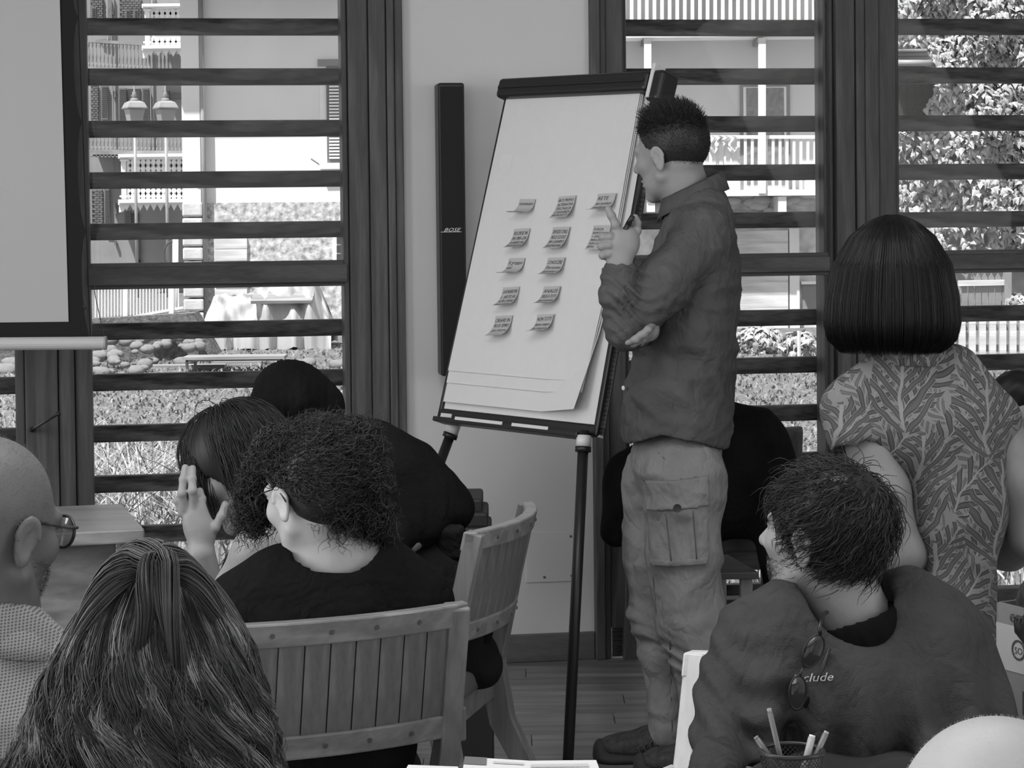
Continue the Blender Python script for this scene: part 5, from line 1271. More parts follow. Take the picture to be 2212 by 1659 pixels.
# trousers
M_TROU = m_cloth('cargo_twill', 0.205, 0.16, 480, 0.25)
tr = SDF()
EL(tr, 1462, 990, D0, 100, 90, 0.165, 0.05)
nl = SDF(); nl.chain([P(1480, 1030, D0 - .08), P(1475, 1180, D0 - .10), P(1490, 1330, D0 - .12), P(1516, 1400, D0 - .13), P(1530, 1500, D0 - .13), P(1540, 1620, D0 - .12)], [0.108, 0.098, 0.085, 0.080, 0.066, 0.062], 0.04)
fl = SDF(); fl.chain([P(1425, 1030, D0 + .09), P(1420, 1180, D0 + .09), P(1424, 1330, D0 + .07), P(1440, 1420, D0 + .05), P(1450, 1500, D0 + .04), P(1452, 1585, D0 + .03)], [0.100, 0.088, 0.075, 0.066, 0.058, 0.058], 0.04)
fl.ell(P(1450, 1590, D0 + .03), (0.062, 0.055, 0.03), None, 0.02)
tr.join(nl).join(fl); tr.pr = [(a, 0.03, c, d, e) for a, b, c, d, e in tr.pr]
tr.disp(folds(21, 7, 18, 50, 0.0075, (0.9, 0.8, 1.3))); tr.disp(folds(22, 6, 60, 120, 0.0022))
def knee_folds(p):
    z = p[:, 2]; b = np.exp(-((z - ztop(1385, D0)) / 0.085) ** 2) + 0.8 * np.exp(-((z - ztop(1590, D0)) / 0.05) ** 2)
    return 0.008 * np.sin(z * 150 + 30 * p[:, 0] + 2.5 * np.sin(p[:, 0] * 31 + z * 20) + 12 * p[:, 1]) * b * (0.5 + 0.5 * np.sin(z * 37 + p[:, 0] * 23))
tr.disp(knee_folds)
tr.clip(lambda p: p[:, 2] - ztop(905, D0)); tr.clip(lambda p: 0.05 - p[:, 2])
trou = solid('trousers', [(tr, 0.0058)], M_TROU, man)
# cargo pocket with its flap and button, on the near thigh; the slanted hip pocket
def on_leg(x0, x1, y0, y1, th, skew=0.0, name='cargo_pocket', D=D0 - .12, soft=0.006):
    S_ = SDF(); S_.pr = list(tr.pr); S_.disps = list(tr.disps); S_.disp(lambda p: -th * np.ones(len(p)))
    a, b = P(x0, y0, D - .09), P(x1, y1, D - .09)
    def bx(p):
        zz = p[:, 2] + skew * (p[:, 0] - a[0]); return np.maximum(np.maximum(a[0] - p[:, 0], p[:, 0] - b[0]), np.maximum(b[2] - zz, zz - a[2]))
    S_.clip(bx); S_.clip(lambda p: p[:, 1] - (D0 - .10))
    lo = np.array([a[0] - .02, D0 - .32, b[2] - .05]); hi = np.array([b[0] + .02, D0 - .06, a[2] + .05])
    return solid(name, [(S_, 0.0042, lo, hi)], M_TROU, man)
on_leg(1404, 1532, 1060, 1224, 0.008, -0.08); on_leg(1398, 1534, 1046, 1108, 0.014, -0.10, 'pocket_flap')
on_leg(1410, 1530, 1212, 1226, 0.011, -0.06, 'pocket_hem')
for (x0, y0, x1, y1) in ((1438, 1108, 1450, 1212), (1497, 1104, 1505, 1208)):
    seam([P(x0 + (x1 - x0) * t, y0 + (y1 - y0) * t, D0 - .222 + .004 * math.sin(t * 5)) for t in np.linspace(0, 1, 8)], man, plain('trouser_seam', 0.09), 0.002)
obj('pocket_button', MB().lathe(P(1463, 1098, D0 - .236), [(0.011, 0), (0.010, 0.003), (0.005, 0.002)], 14, (0, -1, 0)), plain('dark_button', 0.03, 0.4), man)
def depth_of(f, x, y, d0, d1, n=120):
    ts_ = np.linspace(d0, d1, n); v_ = f(np.array([P(x, y, t) for t in ts_])); i = int(np.argmax(v_ < 0)); return ts_[i] if v_[i] < 0 else None
def surface_line(name, f, way, mat, r, off, par, n=14, d0=D0 - .40, d1=D0 + .15):
    """a stitched line laid on the cloth along a path of picture points"""
    way = np.array(way, float); L_ = np.r_[0, np.cumsum(np.linalg.norm(np.diff(way, axis=0), axis=1))]; pts = []
    for t in np.linspace(0, L_[-1], n):
        x, y = np.interp(t, L_, way[:, 0]), np.interp(t, L_, way[:, 1]); d = depth_of(f, x, y, d0, d1)
        if d is not None: pts.append(P(x, y, d - off))
    if len(pts) > 2: return obj(name, MB().tube(pts, r, 5), mat, par, smooth=True)
M_STI = plain('shirt_stitching', 0.045); M_STT = plain('trouser_seam', 0.09)
surface_line('armhole_seam', sh, [(1500, 462), (1530, 482), (1547, 515), (1546, 550), (1532, 585)], M_STI, 0.0016, 0.0003, man)
surface_line('side_seam', sh, [(1478, 650), (1470, 740), (1458, 840), (1448, 915)], M_STI, 0.0016, 0.0003, man)
surface_line('hip_pocket', tr, [(1406, 934), (1408, 955), (1424, 980), (1447, 1003)], M_STT, 0.0028, 0.0, man)
surface_line('leg_seam', tr, [(1385, 960), (1400, 1060), (1404, 1160), (1412, 1260), (1420, 1330)], M_STT, 0.0016, 0.0003, man)
surface_line('leg_seam', tr, [(1446, 1350), (1448, 1420), (1450, 1500), (1452, 1580)], M_STT, 0.0018, 0.0003, man)
surface_line('pocket_seam', tr, [(1403, 1046), (1460, 1036), (1532, 1026)], M_STT, 0.0016, 0.0003, man)
# short hair, faded at the sides
M_HAIRM = m_hair('short_dark_hair', 0.020, 0.5)
def rule_m(q):
    y, z, x = q[:, 1], q[:, 2], np.abs(q[:, 0])
    low = np.where(y < -0.02, -0.050 + 0.10 * np.clip(y + 0.02, -0.1, 0) * -0.2, np.where(y < 0.03, 0.000 + (y + 0.02) * 0.55, 0.03 + (y - 0.03) * 1.1))
    return np.maximum(low - z, (y - 0.074))
cap_hair('hair', H, rule_m, 0.0045, M_HAIRM, man, 0.0032)
rng = np.random.default_rng(3)
def roots_on(head, n, rule, thick=0.003, rngl=None):
    g = rngl or rng; v = unit(g.normal(size=(n * 3, 3))); q = v * np.array([0.075 + thick, 0.097 + thick, 0.086 + thick]) + np.array([0, -0.012, 0.032])
    keep = rule(q) < 0; return q[keep][:n], v[keep][:n]
q, v = roots_on(H, 7000, rule_m)
top = np.clip((q[:, 2] - 0.055) / 0.04, 0, 1); frn = np.clip((q[:, 1] - 0.03) / 0.05, 0, 1); L = 0.005 + (0.030 - 0.012 * frn) * top ** 1.2 * (0.6 + 0.7 * rng.random(len(q)))
d0 = unit(v * (1.0 - 0.5 * top)[:, None] + np.array([0, -0.05, 0.8]) * top[:, None] + np.array([0, -0.2, -0.9]) * (1 - top)[:, None] + hn(rng, len(q), 0.28)); T = 5
X = np.stack([H.wv(q + d0 * (L * t)[:, None] + np.array([0, 0.25, -0.1]) * (L * t * t)[:, None] * top[:, None]) for t in np.linspace(0, 1, T)], 1)
strands('hair_strands', X, 0.0008, M_HAIRM, man, 0.6 + 0.9 * rng.random(len(q)))
# shoe with sole, toe cap and laces
M_SHOE = mottled('dark_trail_shoe', 0.035, 0.5, 70, 0.7, 0.3, 160); M_SOLE = plain('shoe_sole', 0.03, 0.8)
def shoe(ox, D, flip):
    s = SDF(); z = lambda t: t
    b = on_z(ox, 1652, 0.0); 
    def sp(x, zz, dy=0.0): return np.array([b[0] + x, D + dy, zz])
    s.ell(sp(0.07, 0.055), (0.055, 0.040, 0.048), None, 0.03); s.ell(sp(-0.01, 0.055), (0.075, 0.043, 0.042), None, 0.03); s.ell(sp(-0.095, 0.042), (0.075, 0.046, 0.034), None, 0.03)
    s.chain([sp(0.045, 0.08), sp(0.06, 0.115)], [0.042, 0.040], 0.02); s.cap(sp(0.06, 0.08), sp(0.065, 0.16), 0.034, 0.034, 0.008, '-')
    s.clip(lambda p: 0.014 - p[:, 2]); s.disp(waves(5, 6, 120, 200, 0.0008))
    sh_ = solid('shoe', [(s, 0.004)], M_SHOE, man)
    so = SDF(); so.cap(sp(0.085, 0.012), sp(-0.13, 0.012), 0.046, 0.05, 0.02, '+', ((0, 0, 1), 0.42)); so.ell(sp(-0.165, 0.03), (0.02, 0.038, 0.03), None, 0.02); so.clip(lambda p: 0.001 - p[:, 2])
    solid('sole', [(so, 0.004)], M_SOLE, sh_)
    lm = plain('shoe_lace', 0.07, 0.7)
    for i in range(6):
        t = i / 5; x = 0.022 - 0.075 * t; zt = 0.114 - 0.040 * t
        obj('lace', MB().tube([sp(x, zt - 0.016, -0.038), sp(x - 0.008, zt, -0.016), sp(x - 0.016, zt + 0.002, 0.006), sp(x - 0.02, zt - 0.01, 0.03)], 0.0022, 6), lm, sh_, smooth=True)
        obj('side_cable', MB().tube([sp(x + 0.004, zt - 0.018, -0.040), sp(x - 0.014, zt * 0.62, -0.046), sp(x - 0.002, 0.022, -0.048)], 0.0018, 5), lm, sh_, smooth=True)
    obj('lace_loop', MB().tube([sp(0.024, 0.122, -0.01), sp(0.018, 0.135, -0.02), sp(0.0, 0.146, -0.02), sp(-0.012, 0.138, -0.02), sp(-0.004, 0.126, -0.015), sp(0.018, 0.124, -0.012)], 0.0022, 6), lm, sh_, smooth=True)
    obj('heel_tab', MB().tube([sp(0.024, 0.118, -0.012), sp(0.03, 0.14, -0.014), sp(0.036, 0.152, -0.014)], 0.003, 6), lm, sh_, smooth=True)
shoe(1434, D0 + .03, 1); shoe(1515, D0 - .13, 1)
mk = thing('marker_pen', P(1312, 566, D0 - .23), 'black marker held in the raised hand of the standing man', 'marker')
obj('barrel', MB().tube([P(1313, 565, D0 - .22), P(1358, 482, D0 - .262)], 0.0068, 12), M_BLACK, mk, smooth=True); obj('cap', MB().tube([P(1357, 484, D0 - .262), P(1367, 466, D0 - .268)], [0.0075, 0.0066], 12), M_BLACK, mk, smooth=True)
# ---------------------------------------------------------------- 2. the bald man with glasses, left edge
D = 3.2
bald = person('bald bearded man in glasses and dotted shirt at the left edge', (P(-60, 1400, D)[0], D, 0))
HB_ = Head(P(-26, 1140, D), (0.50, 0.86, -0.16), nrm((0.05, 0, 1)), 1.10)
sk = SDF(); HB_.build(sk, jaw=1.08)
sk.chain([HB_.w(0, -0.025, -0.03), P(-62, 1300, D + .02), P(-80, 1400, D + .01)], [0.062, 0.066, 0.075], 0.03)
sk.chain([P(-80, 1400, D), P(-90, 1650, D), P(-95, 2000, D)], [0.10, 0.15, 0.15], 0.05)
solid('body', [(sk, 0.0032, None, None)], m_skin('skin_of_bald_man', 0.115), bald)
M_DOT = None
def dotted(name, v, v2, sc):
    m, nt, b = _new(name); vec = coords(nt, (sc, sc, sc)); w = []
    sep = nd(nt, 'ShaderNodeSeparateXYZ'); nt.links.new(vec, sep.inputs[0]); ad = nd(nt, 'ShaderNodeMath', operation='ADD'); sb = nd(nt, 'ShaderNodeMath', operation='SUBTRACT')
    nt.links.new(sep.outputs[0], ad.inputs[0]); nt.links.new(sep.outputs[2], ad.inputs[1]); nt.links.new(sep.outputs[0], sb.inputs[0]); nt.links.new(sep.outputs[2], sb.inputs[1])
    sn = []
    for q in (ad, sb):
        k = nd(nt, 'ShaderNodeMath', operation='SINE'); nt.links.new(q.outputs[0], k.inputs[0]); sn.append(k)
    ml = nd(nt, 'ShaderNodeMath', operation='MULTIPLY'); nt.links.new(sn[0].outputs[0], ml.inputs[0]); nt.links.new(sn[1].outputs[0], ml.inputs[1])
    r = nd(nt, 'ShaderNodeValToRGB'); setramp(r, [(0.05, v), (0.35, v2)]); nt.links.new(ml.outputs[0], r.inputs[0]); nt.links.new(r.outputs[0], b.inputs['Base Color']); b.inputs['Roughness'].default_value = 0.9
    return m
st_ = SDF()
st_.chain([P(-80, 1420, D), P(-90, 1650, D), P(-95, 2050, D)], [0.13, 0.18, 0.18], 0.06); st_.chain([P(-90, 1400, D + .01), P(40, 1470, D + .03), P(110, 1640, D + .04)], [0.085, 0.075, 0.06], 0.05)
st_.cap(P(-60, 1280, D), P(-70, 1360, D), 0.078, 0.085, 0.01, '-'); st_.disp(folds(31, 6, 18, 45, 0.006)); st_.clip(lambda p: 0.35 - p[:, 2])
solid('shirt', [(st_, 0.008)], dotted('dotted_shirt', 0.27, 0.10, 760.0), bald)
collar('shirt_collar', P(-52, 1318, D), 0.090, 0.086, -0.030, 0.036, 0.022, 1.3, _mats.setdefault('dotted_collar', dotted('dotted_collar', 0.27, 0.10, 760.0)), bald)
rng = np.random.default_rng(12)
def rule_b(q): return np.maximum(-0.03 - q[:, 2] - 0.2 * q[:, 1], q[:, 1] - 0.06)
q, v = roots_on(HB_, 2600, rule_b, 0.0, rng); d0 = unit(v + hn(rng, len(q), 0.5)); L = 0.003 + 0.005 * rng.random(len(q))
X = np.stack([HB_.wv(q + d0 * (L * t)[:, None]) for t in (0, 0.5, 1)], 1); strands('fuzz', X, 0.00013, m_hair('grey_fuzz', 0.10), bald)
# stubble on jaw and cheek
vv = unit(rng.normal(size=(9000, 3))); q = vv * np.array([0.062, 0.066, 0.080]) + np.array([0, 0.026, -0.045]); keep = (q[:, 2] < -0.035 + 0.25 * np.abs(q[:, 1] - 0.03)) & (q[:, 0] < 0.0) & (q[:, 1] < 0.085); q, v = q[keep], vv[keep]
X = np.stack([HB_.wv(q + unit(v + hn(np.random.default_rng(2), len(q), .4)) * (0.006 * t) * np.array([1, 1, 1])) for t in (0, 0.5, 1)], 1); strands('beard_stubble', X, 0.00018, m_hair('dark_stubble', 0.04), bald)
gl = thing('eyeglasses', HB_.w(-0.03, 0.11, -0.01), 'dark-rimmed glasses worn by the bald man at the left edge', 'glasses')
for x in (-1, 1):
    pts = [HB_.w(x * 0.034 + 0.026 * math.cos(a), 0.108 - 0.010 * abs(math.cos(a)) * (1 if math.cos(a) * x > 0 else 0), 0.002 + 0.021 * math.sin(a)) for a in np.linspace(0, 6.283, 29)]
    obj('rim', MB().tube(pts, 0.0024, 8, False), M_BLACK, gl, smooth=True)
    obj('lens', ([HB_.w(x * 0.034, 0.107, 0.002)] + pts[:-1], [(0, 1 + i, 1 + (i + 1) % 28) for i in range(28)]), glass('spectacle_lens', 0.8), gl, fixn=False)
    obj('temple', MB().tube([HB_.w(x * 0.062, 0.100, 0.010), HB_.w(x * 0.074, 0.07, 0.010), HB_.w(x * 0.0765, 0.0, 0.016), HB_.w(x * 0.079, -0.018, 0.010), HB_.w(x * 0.08, -0.030, -0.01)], 0.0026, 8), mottled('mottled_frame', 0.04, 0.8, 120, 0.35), gl, smooth=True)
obj('bridge', MB().tube([HB_.w(-0.010, 0.109, 0.008), HB_.w(0, 0.112, 0.011), HB_.w(0.010, 0.109, 0.008)], 0.0022, 8), M_BLACK, gl, smooth=True)

# ---------------------------------------------------------------- 3. curly-haired woman in the black T-shirt
D = 3.9
cur = person('woman with curly dark updo and black T-shirt seen from behind', (P(715, 1420, D)[0], D, 0))
HC = Head(P(678, 1070, D), (-0.62, 0.76, -0.22), nrm((-0.05, 0.05, 1)), 0.95)
sk = SDF(); HC.build(sk, 0.9, jaw=0.95)
sk.chain([HC.w(0, -0.02, -0.03), P(698, 1150, D), P(716, 1215, D + .01)], [0.050, 0.048, 0.058], 0.02)
sk.chain([P(660, 1224, D), P(720, 1216, D), P(800, 1216, D)], [0.034, 0.048, 0.036], 0.03)
bd2 = SDF(); bd2.chain([P(716, 1215, D + .01), P(715, 1330, D), P(715, 1560, D), P(715, 1680, D + .02)], [0.05, 0.06, 0.09, 0.11], 0.04)
bd2.chain([P(560, 1300, D), P(540, 1500, D + .06), P(600, 1560, D + .3)], [0.035, 0.035, 0.03], 0.03); bd2.chain([P(880, 1300, D), P(905, 1500, D + .06), P(860, 1560, D + .3)], [0.035, 0.035, 0.03], 0.03)
bd2.chain([P(660, 1700, D + .05), P(640, 1720, D + .5), P(640, 2150, D + .52)], [0.08, 0.06, 0.045], 0.03); bd2.chain([P(780, 1700, D + .05), P(800, 1720, D + .5), P(800, 2150, D + .52)], [0.08, 0.06, 0.045], 0.03)
M_SKINW = m_skin('skin_of_curly_woman', 0.42)
solid('body', [(sk, 0.0030), (bd2, 0.014)], M_SKINW, cur)
ts = SDF(); M_TEE = m_cloth('black_cotton', 0.007, 0.2, 500, 0.2)
ts.chain([P(520, 1312, D + .02), P(620, 1262, D), P(720, 1250, D - .01), P(820, 1250, D), P(890, 1300, D + .02)], [0.062, 0.060, 0.058, 0.060, 0.064], 0.05)
EL(ts, 712, 1420, D, 205, 190, 0.125, 0.06); EL(ts, 712, 1600, D, 190, 150, 0.125, 0.06)
ts.chain([P(535, 1320, D + .02), P(515, 1440, D + .06)], [0.068, 0.06], 0.04); ts.chain([P(885, 1320, D + .02), P(912, 1440, D + .06)], [0.068, 0.06], 0.04)
ts.cap(P(712, 1120, D + .012), P(728, 1185, D), 0.064, 0.082, 0.008, '-')
ts.disp(folds(41, 6, 14, 36, 0.004)); ts.clip(lambda p: 0.45 - p[:, 2])
solid('t_shirt', [(ts, 0.0075)], M_TEE, cur)
jn = SDF(); jn.chain([P(660, 1690, D + .03), P(640, 1720, D + .5), P(640, 2150, D + .52)], [0.11, 0.085, 0.07], 0.04); jn.chain([P(780, 1690, D + .03), P(800, 1720, D + .5), P(800, 2150, D + .52)], [0.11, 0.085, 0.07], 0.04); jn.clip(lambda p: 0.03 - p[:, 2])
solid('trousers', [(jn, 0.014)], plain('black_denim', 0.012, 0.9), cur)
M_CURL = m_hair('curly_dark_hair', 0.022, 0.36)
def rule_c(q):
    y, z = q[:, 1], q[:, 2]; low = np.where(y < -0.02, -0.060, np.where(y < 0.035, -0.005 + (y + 0.02) * 0.7, 0.034 + (y - 0.035) * 1.2)); return np.maximum(low - z, y - 0.080)
def lumps(S_):
    for (x, y, d, rx, ry, rd) in ((770, 960, .0, 56, 58, .05), (798, 1030, -.01, 34, 60, .045), (806, 1105, .0, 38, 50, .045), (572, 1060, .10, 40, 95, .05), (640, 965, .03, 70, 50, .07), (740, 1085, -.03, 45, 60, .05)): EL(S_, x, y, D + d, rx, ry, rd, 0.03)
hm = SDF(); HC.e(hm, (0, -0.018, 0.038), (0.083, 0.100, 0.088), 0.02); HC.e(hm, (0, -0.04, -0.01), (0.062, 0.065, 0.055), 0.02)
def hairrule(p):
    q = HC.loc(p); r = rule_c(q); m = np.abs(q).max(1) > 0.125; r = np.where((q[:, 1] < -0.05) , np.minimum(r, -0.01 * np.ones(len(q))), r); return r
hm.clip(lambda p: rule_c(HC.loc(p)) * 1.0)
shade_const(solid('hair', [(hm, 0.005)], M_CURL, cur), 0.7)
rng = np.random.default_rng(44)
def curls(N, roots, dirs, length, helix, turns, T, droop, seed):
    g = np.random.default_rng(seed); t = np.linspace(0, 1, T); L = length * (0.6 + 0.8 * g.random(len(roots)))
    ax = unit(dirs); u = unit(np.cross(ax, g.normal(size=ax.shape))); w = np.cross(ax, u); ph = g.random(len(roots)) * 6.28; tn = turns * (0.7 + 0.6 * g.random(len(roots)))
    X = []
    for tt in t:
        base = roots + ax * (L * tt)[:, None] + np.array([0, 0, -1.0]) * (droop * L * tt ** 2)[:, None]
        hr = helix * min(1, tt * 4); a = ph + tn * 6.283 * tt; X.append(base + u * (hr * np.cos(a))[:, None] + w * (hr * np.sin(a))[:, None])
    return np.stack(X, 1)
allX, allS = [], []
q, v = roots_on(HC, 3200, rule_c, 0.006, rng)
bun = P(768, 955, D - 0.0); rw = HC.wv(q); nw = v @ HC.A; to = unit(bun - rw); dirs = unit(to * 0.9 + nw * 0.30 + hn(rng, len(q), 0.22)); dirs = unit(dirs - nw * np.minimum(0, (dirs * nw).sum(1))[:, None])
X = curls(0, rw, dirs, 0.060, 0.0045, 2.2, 13, 0.05, 1); allX.append(X); allS.append(0.6 + 1.6 * rng.random(len(q)) ** 3)
for (x, y, d, rx, ry, rd, n) in ((768, 958, .0, 54, 56, .045, 900), (796, 1030, -.01, 34, 62, .045, 650), (806, 1108, .0, 34, 44, .045, 700), (562, 1050, .12, 36, 88, .05, 1150), (540, 1080, .12, 22, 60, .04, 500), (640, 962, .02, 66, 46, .07, 700), (735, 1090, -.05, 40, 45, .03, 450), (592, 965, .06, 42, 46, .05, 400)):
    v = unit(rng.normal(size=(n, 3))); c = P(x, y, D + d); rt_ = c + v * np.array([px(rx, D), rd, px(ry, D)]) * (0.75 + 0.25 * rng.random(n))[:, None]
    dr_ = unit(np.cross(v, rng.normal(size=(n, 3))) + v * 0.25 + np.array([0, 0, -0.35])); X = curls(0, rt_ - dr_ * 0.02, dr_, 0.050, 0.0075, 2.3, 14, 0.25, n); allX.append(X[:, ::1]); allS.append(0.5 + 1.7 * rng.random(n) ** 3)
X = np.concatenate([a if a.shape[1] == 14 else np.concatenate([a, a[:, -1:] + (a[:, -1:] - a[:, -2:-1])], 1) for a in allX]); lc = HC.loc(X.reshape(-1, 3)).reshape(X.shape); badc = ((lc[..., 1] > -0.035) & (lc[..., 2] < 0.012 + 0.4 * np.clip(lc[..., 1], 0, 1)) & (lc[..., 0] > 0.02) & (lc[..., 0] < 0.16) & (lc[..., 1] < 0.09)).any(1)
Sall = np.concatenate(allS)[~badc]; X = X[~badc]
strands('curls', X, 0.0010, M_CURL, cur, Sall)
gl = thing('eyeglasses', HC.w(0.07, 0.03, 0.01), 'thin dark spectacle arm over the ear of the curly-haired woman', 'glasses')
for x in (-1, 1):
    obj('temple', MB().tube([HC.w(x * 0.064, 0.095, 0.014), HC.w(x * 0.076, 0.05, 0.018), HC.w(x * 0.081, 0.0, 0.020), HC.w(x * 0.084, -0.022, 0.008), HC.w(x * 0.084, -0.034, -0.008)], 0.0014, 6), M_BLACK, gl, smooth=True)
    obj('rim', MB().tube([HC.w(x * 0.034 + 0.025 * math.cos(a), 0.106, 0.002 + 0.019 * math.sin(a)) for a in np.linspace(0, 6.283, 25)], 0.0014, 6, False), M_BLACK, gl, smooth=True)
obj('bridge', MB().tube([HC.w(-0.010, 0.107, 0.006), HC.w(0, 0.110, 0.009), HC.w(0.010, 0.107, 0.006)], 0.0014, 6), M_BLACK, gl, smooth=True)

# ---------------------------------------------------------------- 4. dark-haired woman with a fringe, head bowed on her hand
D = 4.6
bng = person('woman with dark fringe bowing her head on her raised hand', (P(600, 1320, D)[0], D, 0))
HN = Head(P(512, 1010, D), (-0.86, -0.02, -0.50), nrm((-0.5, 0.1, 0.85)), 0.98)
sk = SDF(); HN.build(sk, 0.8, ears=False, jaw=0.92)
sk.chain([HN.w(0, -0.03, -0.04), P(575, 1130, D + .02), P(610, 1200, D + .02)], [0.05, 0.048, 0.06], 0.02)
hd = SDF(); DH_ = 4.42; q = lambda x, y, d=0.0: P(x, y, DH_ + d)
hd.chain([q(470, 1450, .1), q(448, 1290, .03), q(434, 1196)], [0.042, 0.038, 0.028], 0.02)
hd.ell(q(424, 1128), (px(30, DH_), 0.017, px(52, DH_)), None, 0.016); hd.ell(q(440, 1150), (px(28, DH_), 0.018, px(34, DH_)), None, 0.014)
finger(hd, [q(400, 1098, -.004), q(393, 1066, -.012), q(396, 1036, -.004), q(400, 1010, .012)], 0.0088)
finger(hd, [q(419, 1092, -.006), q(416, 1060, -.014), q(415, 1034, -.004), q(416, 1012, .014)], 0.0090)
finger(hd, [q(394, 1108, .002), q(384, 1082, .002), q(389, 1092, .028)], 0.0085); finger(hd, [q(436, 1100, .0), q(436, 1078, .008), q(432, 1060, .026)], 0.0085)
finger(hd, [q(446, 1160, .0), q(464, 1140, -.004), q(478, 1116, .0), q(487, 1090, .008)], 0.0100)
fa = SDF(); fa.chain([P(498, 1280, 4.22), P(560, 1196, 4.18), P(655, 1158, 4.16)], [0.038, 0.046, 0.044], 0.03)
solid('body', [(sk, 0.0032), (hd, 0.0025), (fa, 0.006)], m_skin('skin_of_fringe_woman', 0.23), bng)
tp_ = SDF(); EL(tp_, 640, 1320, D + .05, 150, 170, 0.15, 0.06); tp_.chain([P(600, 1190, D + .02), P(560, 1260, D - .04), P(480, 1400, D - .1)], [0.08, 0.07, 0.055], 0.05); tp_.chain([P(640, 1420, D + .05), P(640, 1640, D + .02)], [0.17, 0.17], 0.06)
tp_.disp(folds(51, 6, 20, 50, 0.006)); tp_.cap(P(560, 1090, D), P(590, 1170, D + .02), 0.056, 0.064, 0.01, '-'); tp_.clip(lambda p: 0.40 - p[:, 2])
solid('black_top', [(tp_, 0.009)], plain('black_jersey', 0.007, 0.9, 0.1), bng)
lg = SDF()
for y in (-0.06, 0.08): lg.chain([P(640, 1560, D + y), P(440, 1590, D + y - .1), P(430, 2010, D + y - .1)], [0.10, 0.08, 0.06], 0.04)
lg.clip(lambda p: 0.02 - p[:, 2]); solid('trousers', [(lg, 0.016)], plain('black_denim', 0.012, 0.9), bng)
M_DKH = m_hair('straight_dark_hair', 0.014, 0.50, 0.3)
hs = SDF(); HN.e(hs, (0, -0.012, 0.036), (0.087, 0.110, 0.094), 0.02); HN.e(hs, (0.035, -0.026, -0.02), (0.056, 0.062, 0.090), 0.02); HN.e(hs, (-0.035, -0.026, -0.02), (0.056, 0.062, 0.090), 0.02); HN.e(hs, (0, -0.05, -0.05), (0.075, 0.06, 0.07), 0.03)
hs.clip(lambda p: (lambda q: np.minimum(np.minimum(0.052 - q[:, 1] * 1.0, 0.0) * 0 + np.maximum(q[:, 1] - 0.045, 0.020 - q[:, 2]), 1.0) * 0 + np.where((q[:, 1] > 0.035) & (np.abs(q[:, 0]) < 0.062), 0.028 - q[:, 2], -0.02))(HN.loc(p)))
shade_const(solid('hair', [(hs, 0.005)], M_DKH, bng), 0.8)
rng = np.random.default_rng(77)
def flow_hair(head, N, ells, crown, T, length, seed, wav=0.004, lift=0.012, rule=None, grav=np.array([0, 0, -1.0]), comb=None, stiff=0.35, wfreq=9.0):
    """strands that leave the crown, follow the skull and then fall"""
    g = np.random.default_rng(seed); v = unit(g.normal(size=(N * 2, 3))); q = v * np.array([0.078, 0.100, 0.089]) + np.array([0, -0.014, 0.034])
    k = (q[:, 2] > 0.0) if rule is None else rule(q) < 0; q, v = q[k][:N], v[k][:N]; N = len(q)
    p = head.wv(q); nw = v @ head.A; cw = head.w(*crown); d = unit(unit(p - cw) + nw * 0.35); X = [p.copy()]; L = length * (0.75 + 0.4 * g.random(N)); st = L / (T - 1); ph = g.random(N) * 6.28; side = unit(np.cross(nw, grav)); off = lift * g.random(N)
    el2 = [[(c, r + o, A) for c, r, A in ells] for o in (0,)][0]
    for i in range(1, T):
        cm = grav if comb is None else comb(p)
        d = unit(d * (1 - stiff) + cm * stiff + 0.10 * g.normal(size=(N, 3)) * 0.3); p = p + d * st[:, None]; p = push_out(p, el2)
        X.append(p + nw * (off * min(1, i / 4))[:, None] + side * (wav * np.sin(ph + wfreq * i / T))[:, None] * min(1, i / 5))
    return np.stack(X, 1), N
ells = [(HN.w(0, -0.012, 0.036), np.array([0.090, 0.114, 0.098]) * 1.01, HN.A), (HN.w(0, -0.026, -0.02), np.array([0.093, 0.062, 0.092]) * .98, HN.A), (HN.w(0, -0.05, -0.05), np.array([0.077, 0.062, 0.072]), HN.A)]
dn_ = -np.array(HN.A[2])
X, N = flow_hair(HN, 5200, ells, (0, -0.03, 0.12), 14, 0.19, 5, 0.003, 0.008, lambda q: np.maximum(0.00 - q[:, 2], -1), unit(dn_ * 0.6 + np.array([0, 0, -0.4])))
# comb the fringe short
lq = HN.loc(X[:, 0]); fr_ = (lq[:, 1] > 0.045) & (np.abs(lq[:, 0]) < 0.06)
lall = HN.loc(X.reshape(-1, 3)).reshape(X.shape); bad = ((lall[..., 1] > 0.032) & (lall[..., 2] < 0.022)).any(1) & ~fr_
X[fr_] = X[fr_][:, :1] + (X[fr_] - X[fr_][:, :1]) * 0.50
X = X[~bad]; strands('hair_strands', X, 0.0009, M_DKH, bng, 0.5 + 1.4 * rng.random(len(X)) ** 2)

# ---------------------------------------------------------------- 5. man in the black beanie, leaning forward
D = 5.2
bea = person('man in black beanie and black clothes leaning forward on the sideways chair', (P(960, 1400, 4.95)[0], 4.95, 0))
HE = Head(P(640, 885, D), (-0.72, 0.68, -0.25), nrm((-0.3, 0.1, 1)), 0.86)
sk = SDF(); HE.build(sk); sk.chain([HE.w(0, -0.02, -0.03), P(700, 960, D), P(760, 1010, D)], [0.055, 0.058, 0.07], 0.03)
sk.chain([P(760, 1010, D), P(900, 1180, 5.05), P(970, 1380, 5.0)], [0.07, 0.08, 0.08], 0.05)
sk.chain([P(800, 985, 4.98), P(970, 1098, 4.95), P(880, 1170, 4.80)], [0.05, 0.038, 0.028], 0.03)
solid('body', [(sk, 0.007)], m_skin('skin_of_beanie_man', 0.25), bea)
M_BLK = m_cloth('black_sweater', 0.0085, 0.25, 300, 0.3); M_BLK2 = m_cloth('black_cargo_cotton', 0.018, 0.3, 350, 0.3)
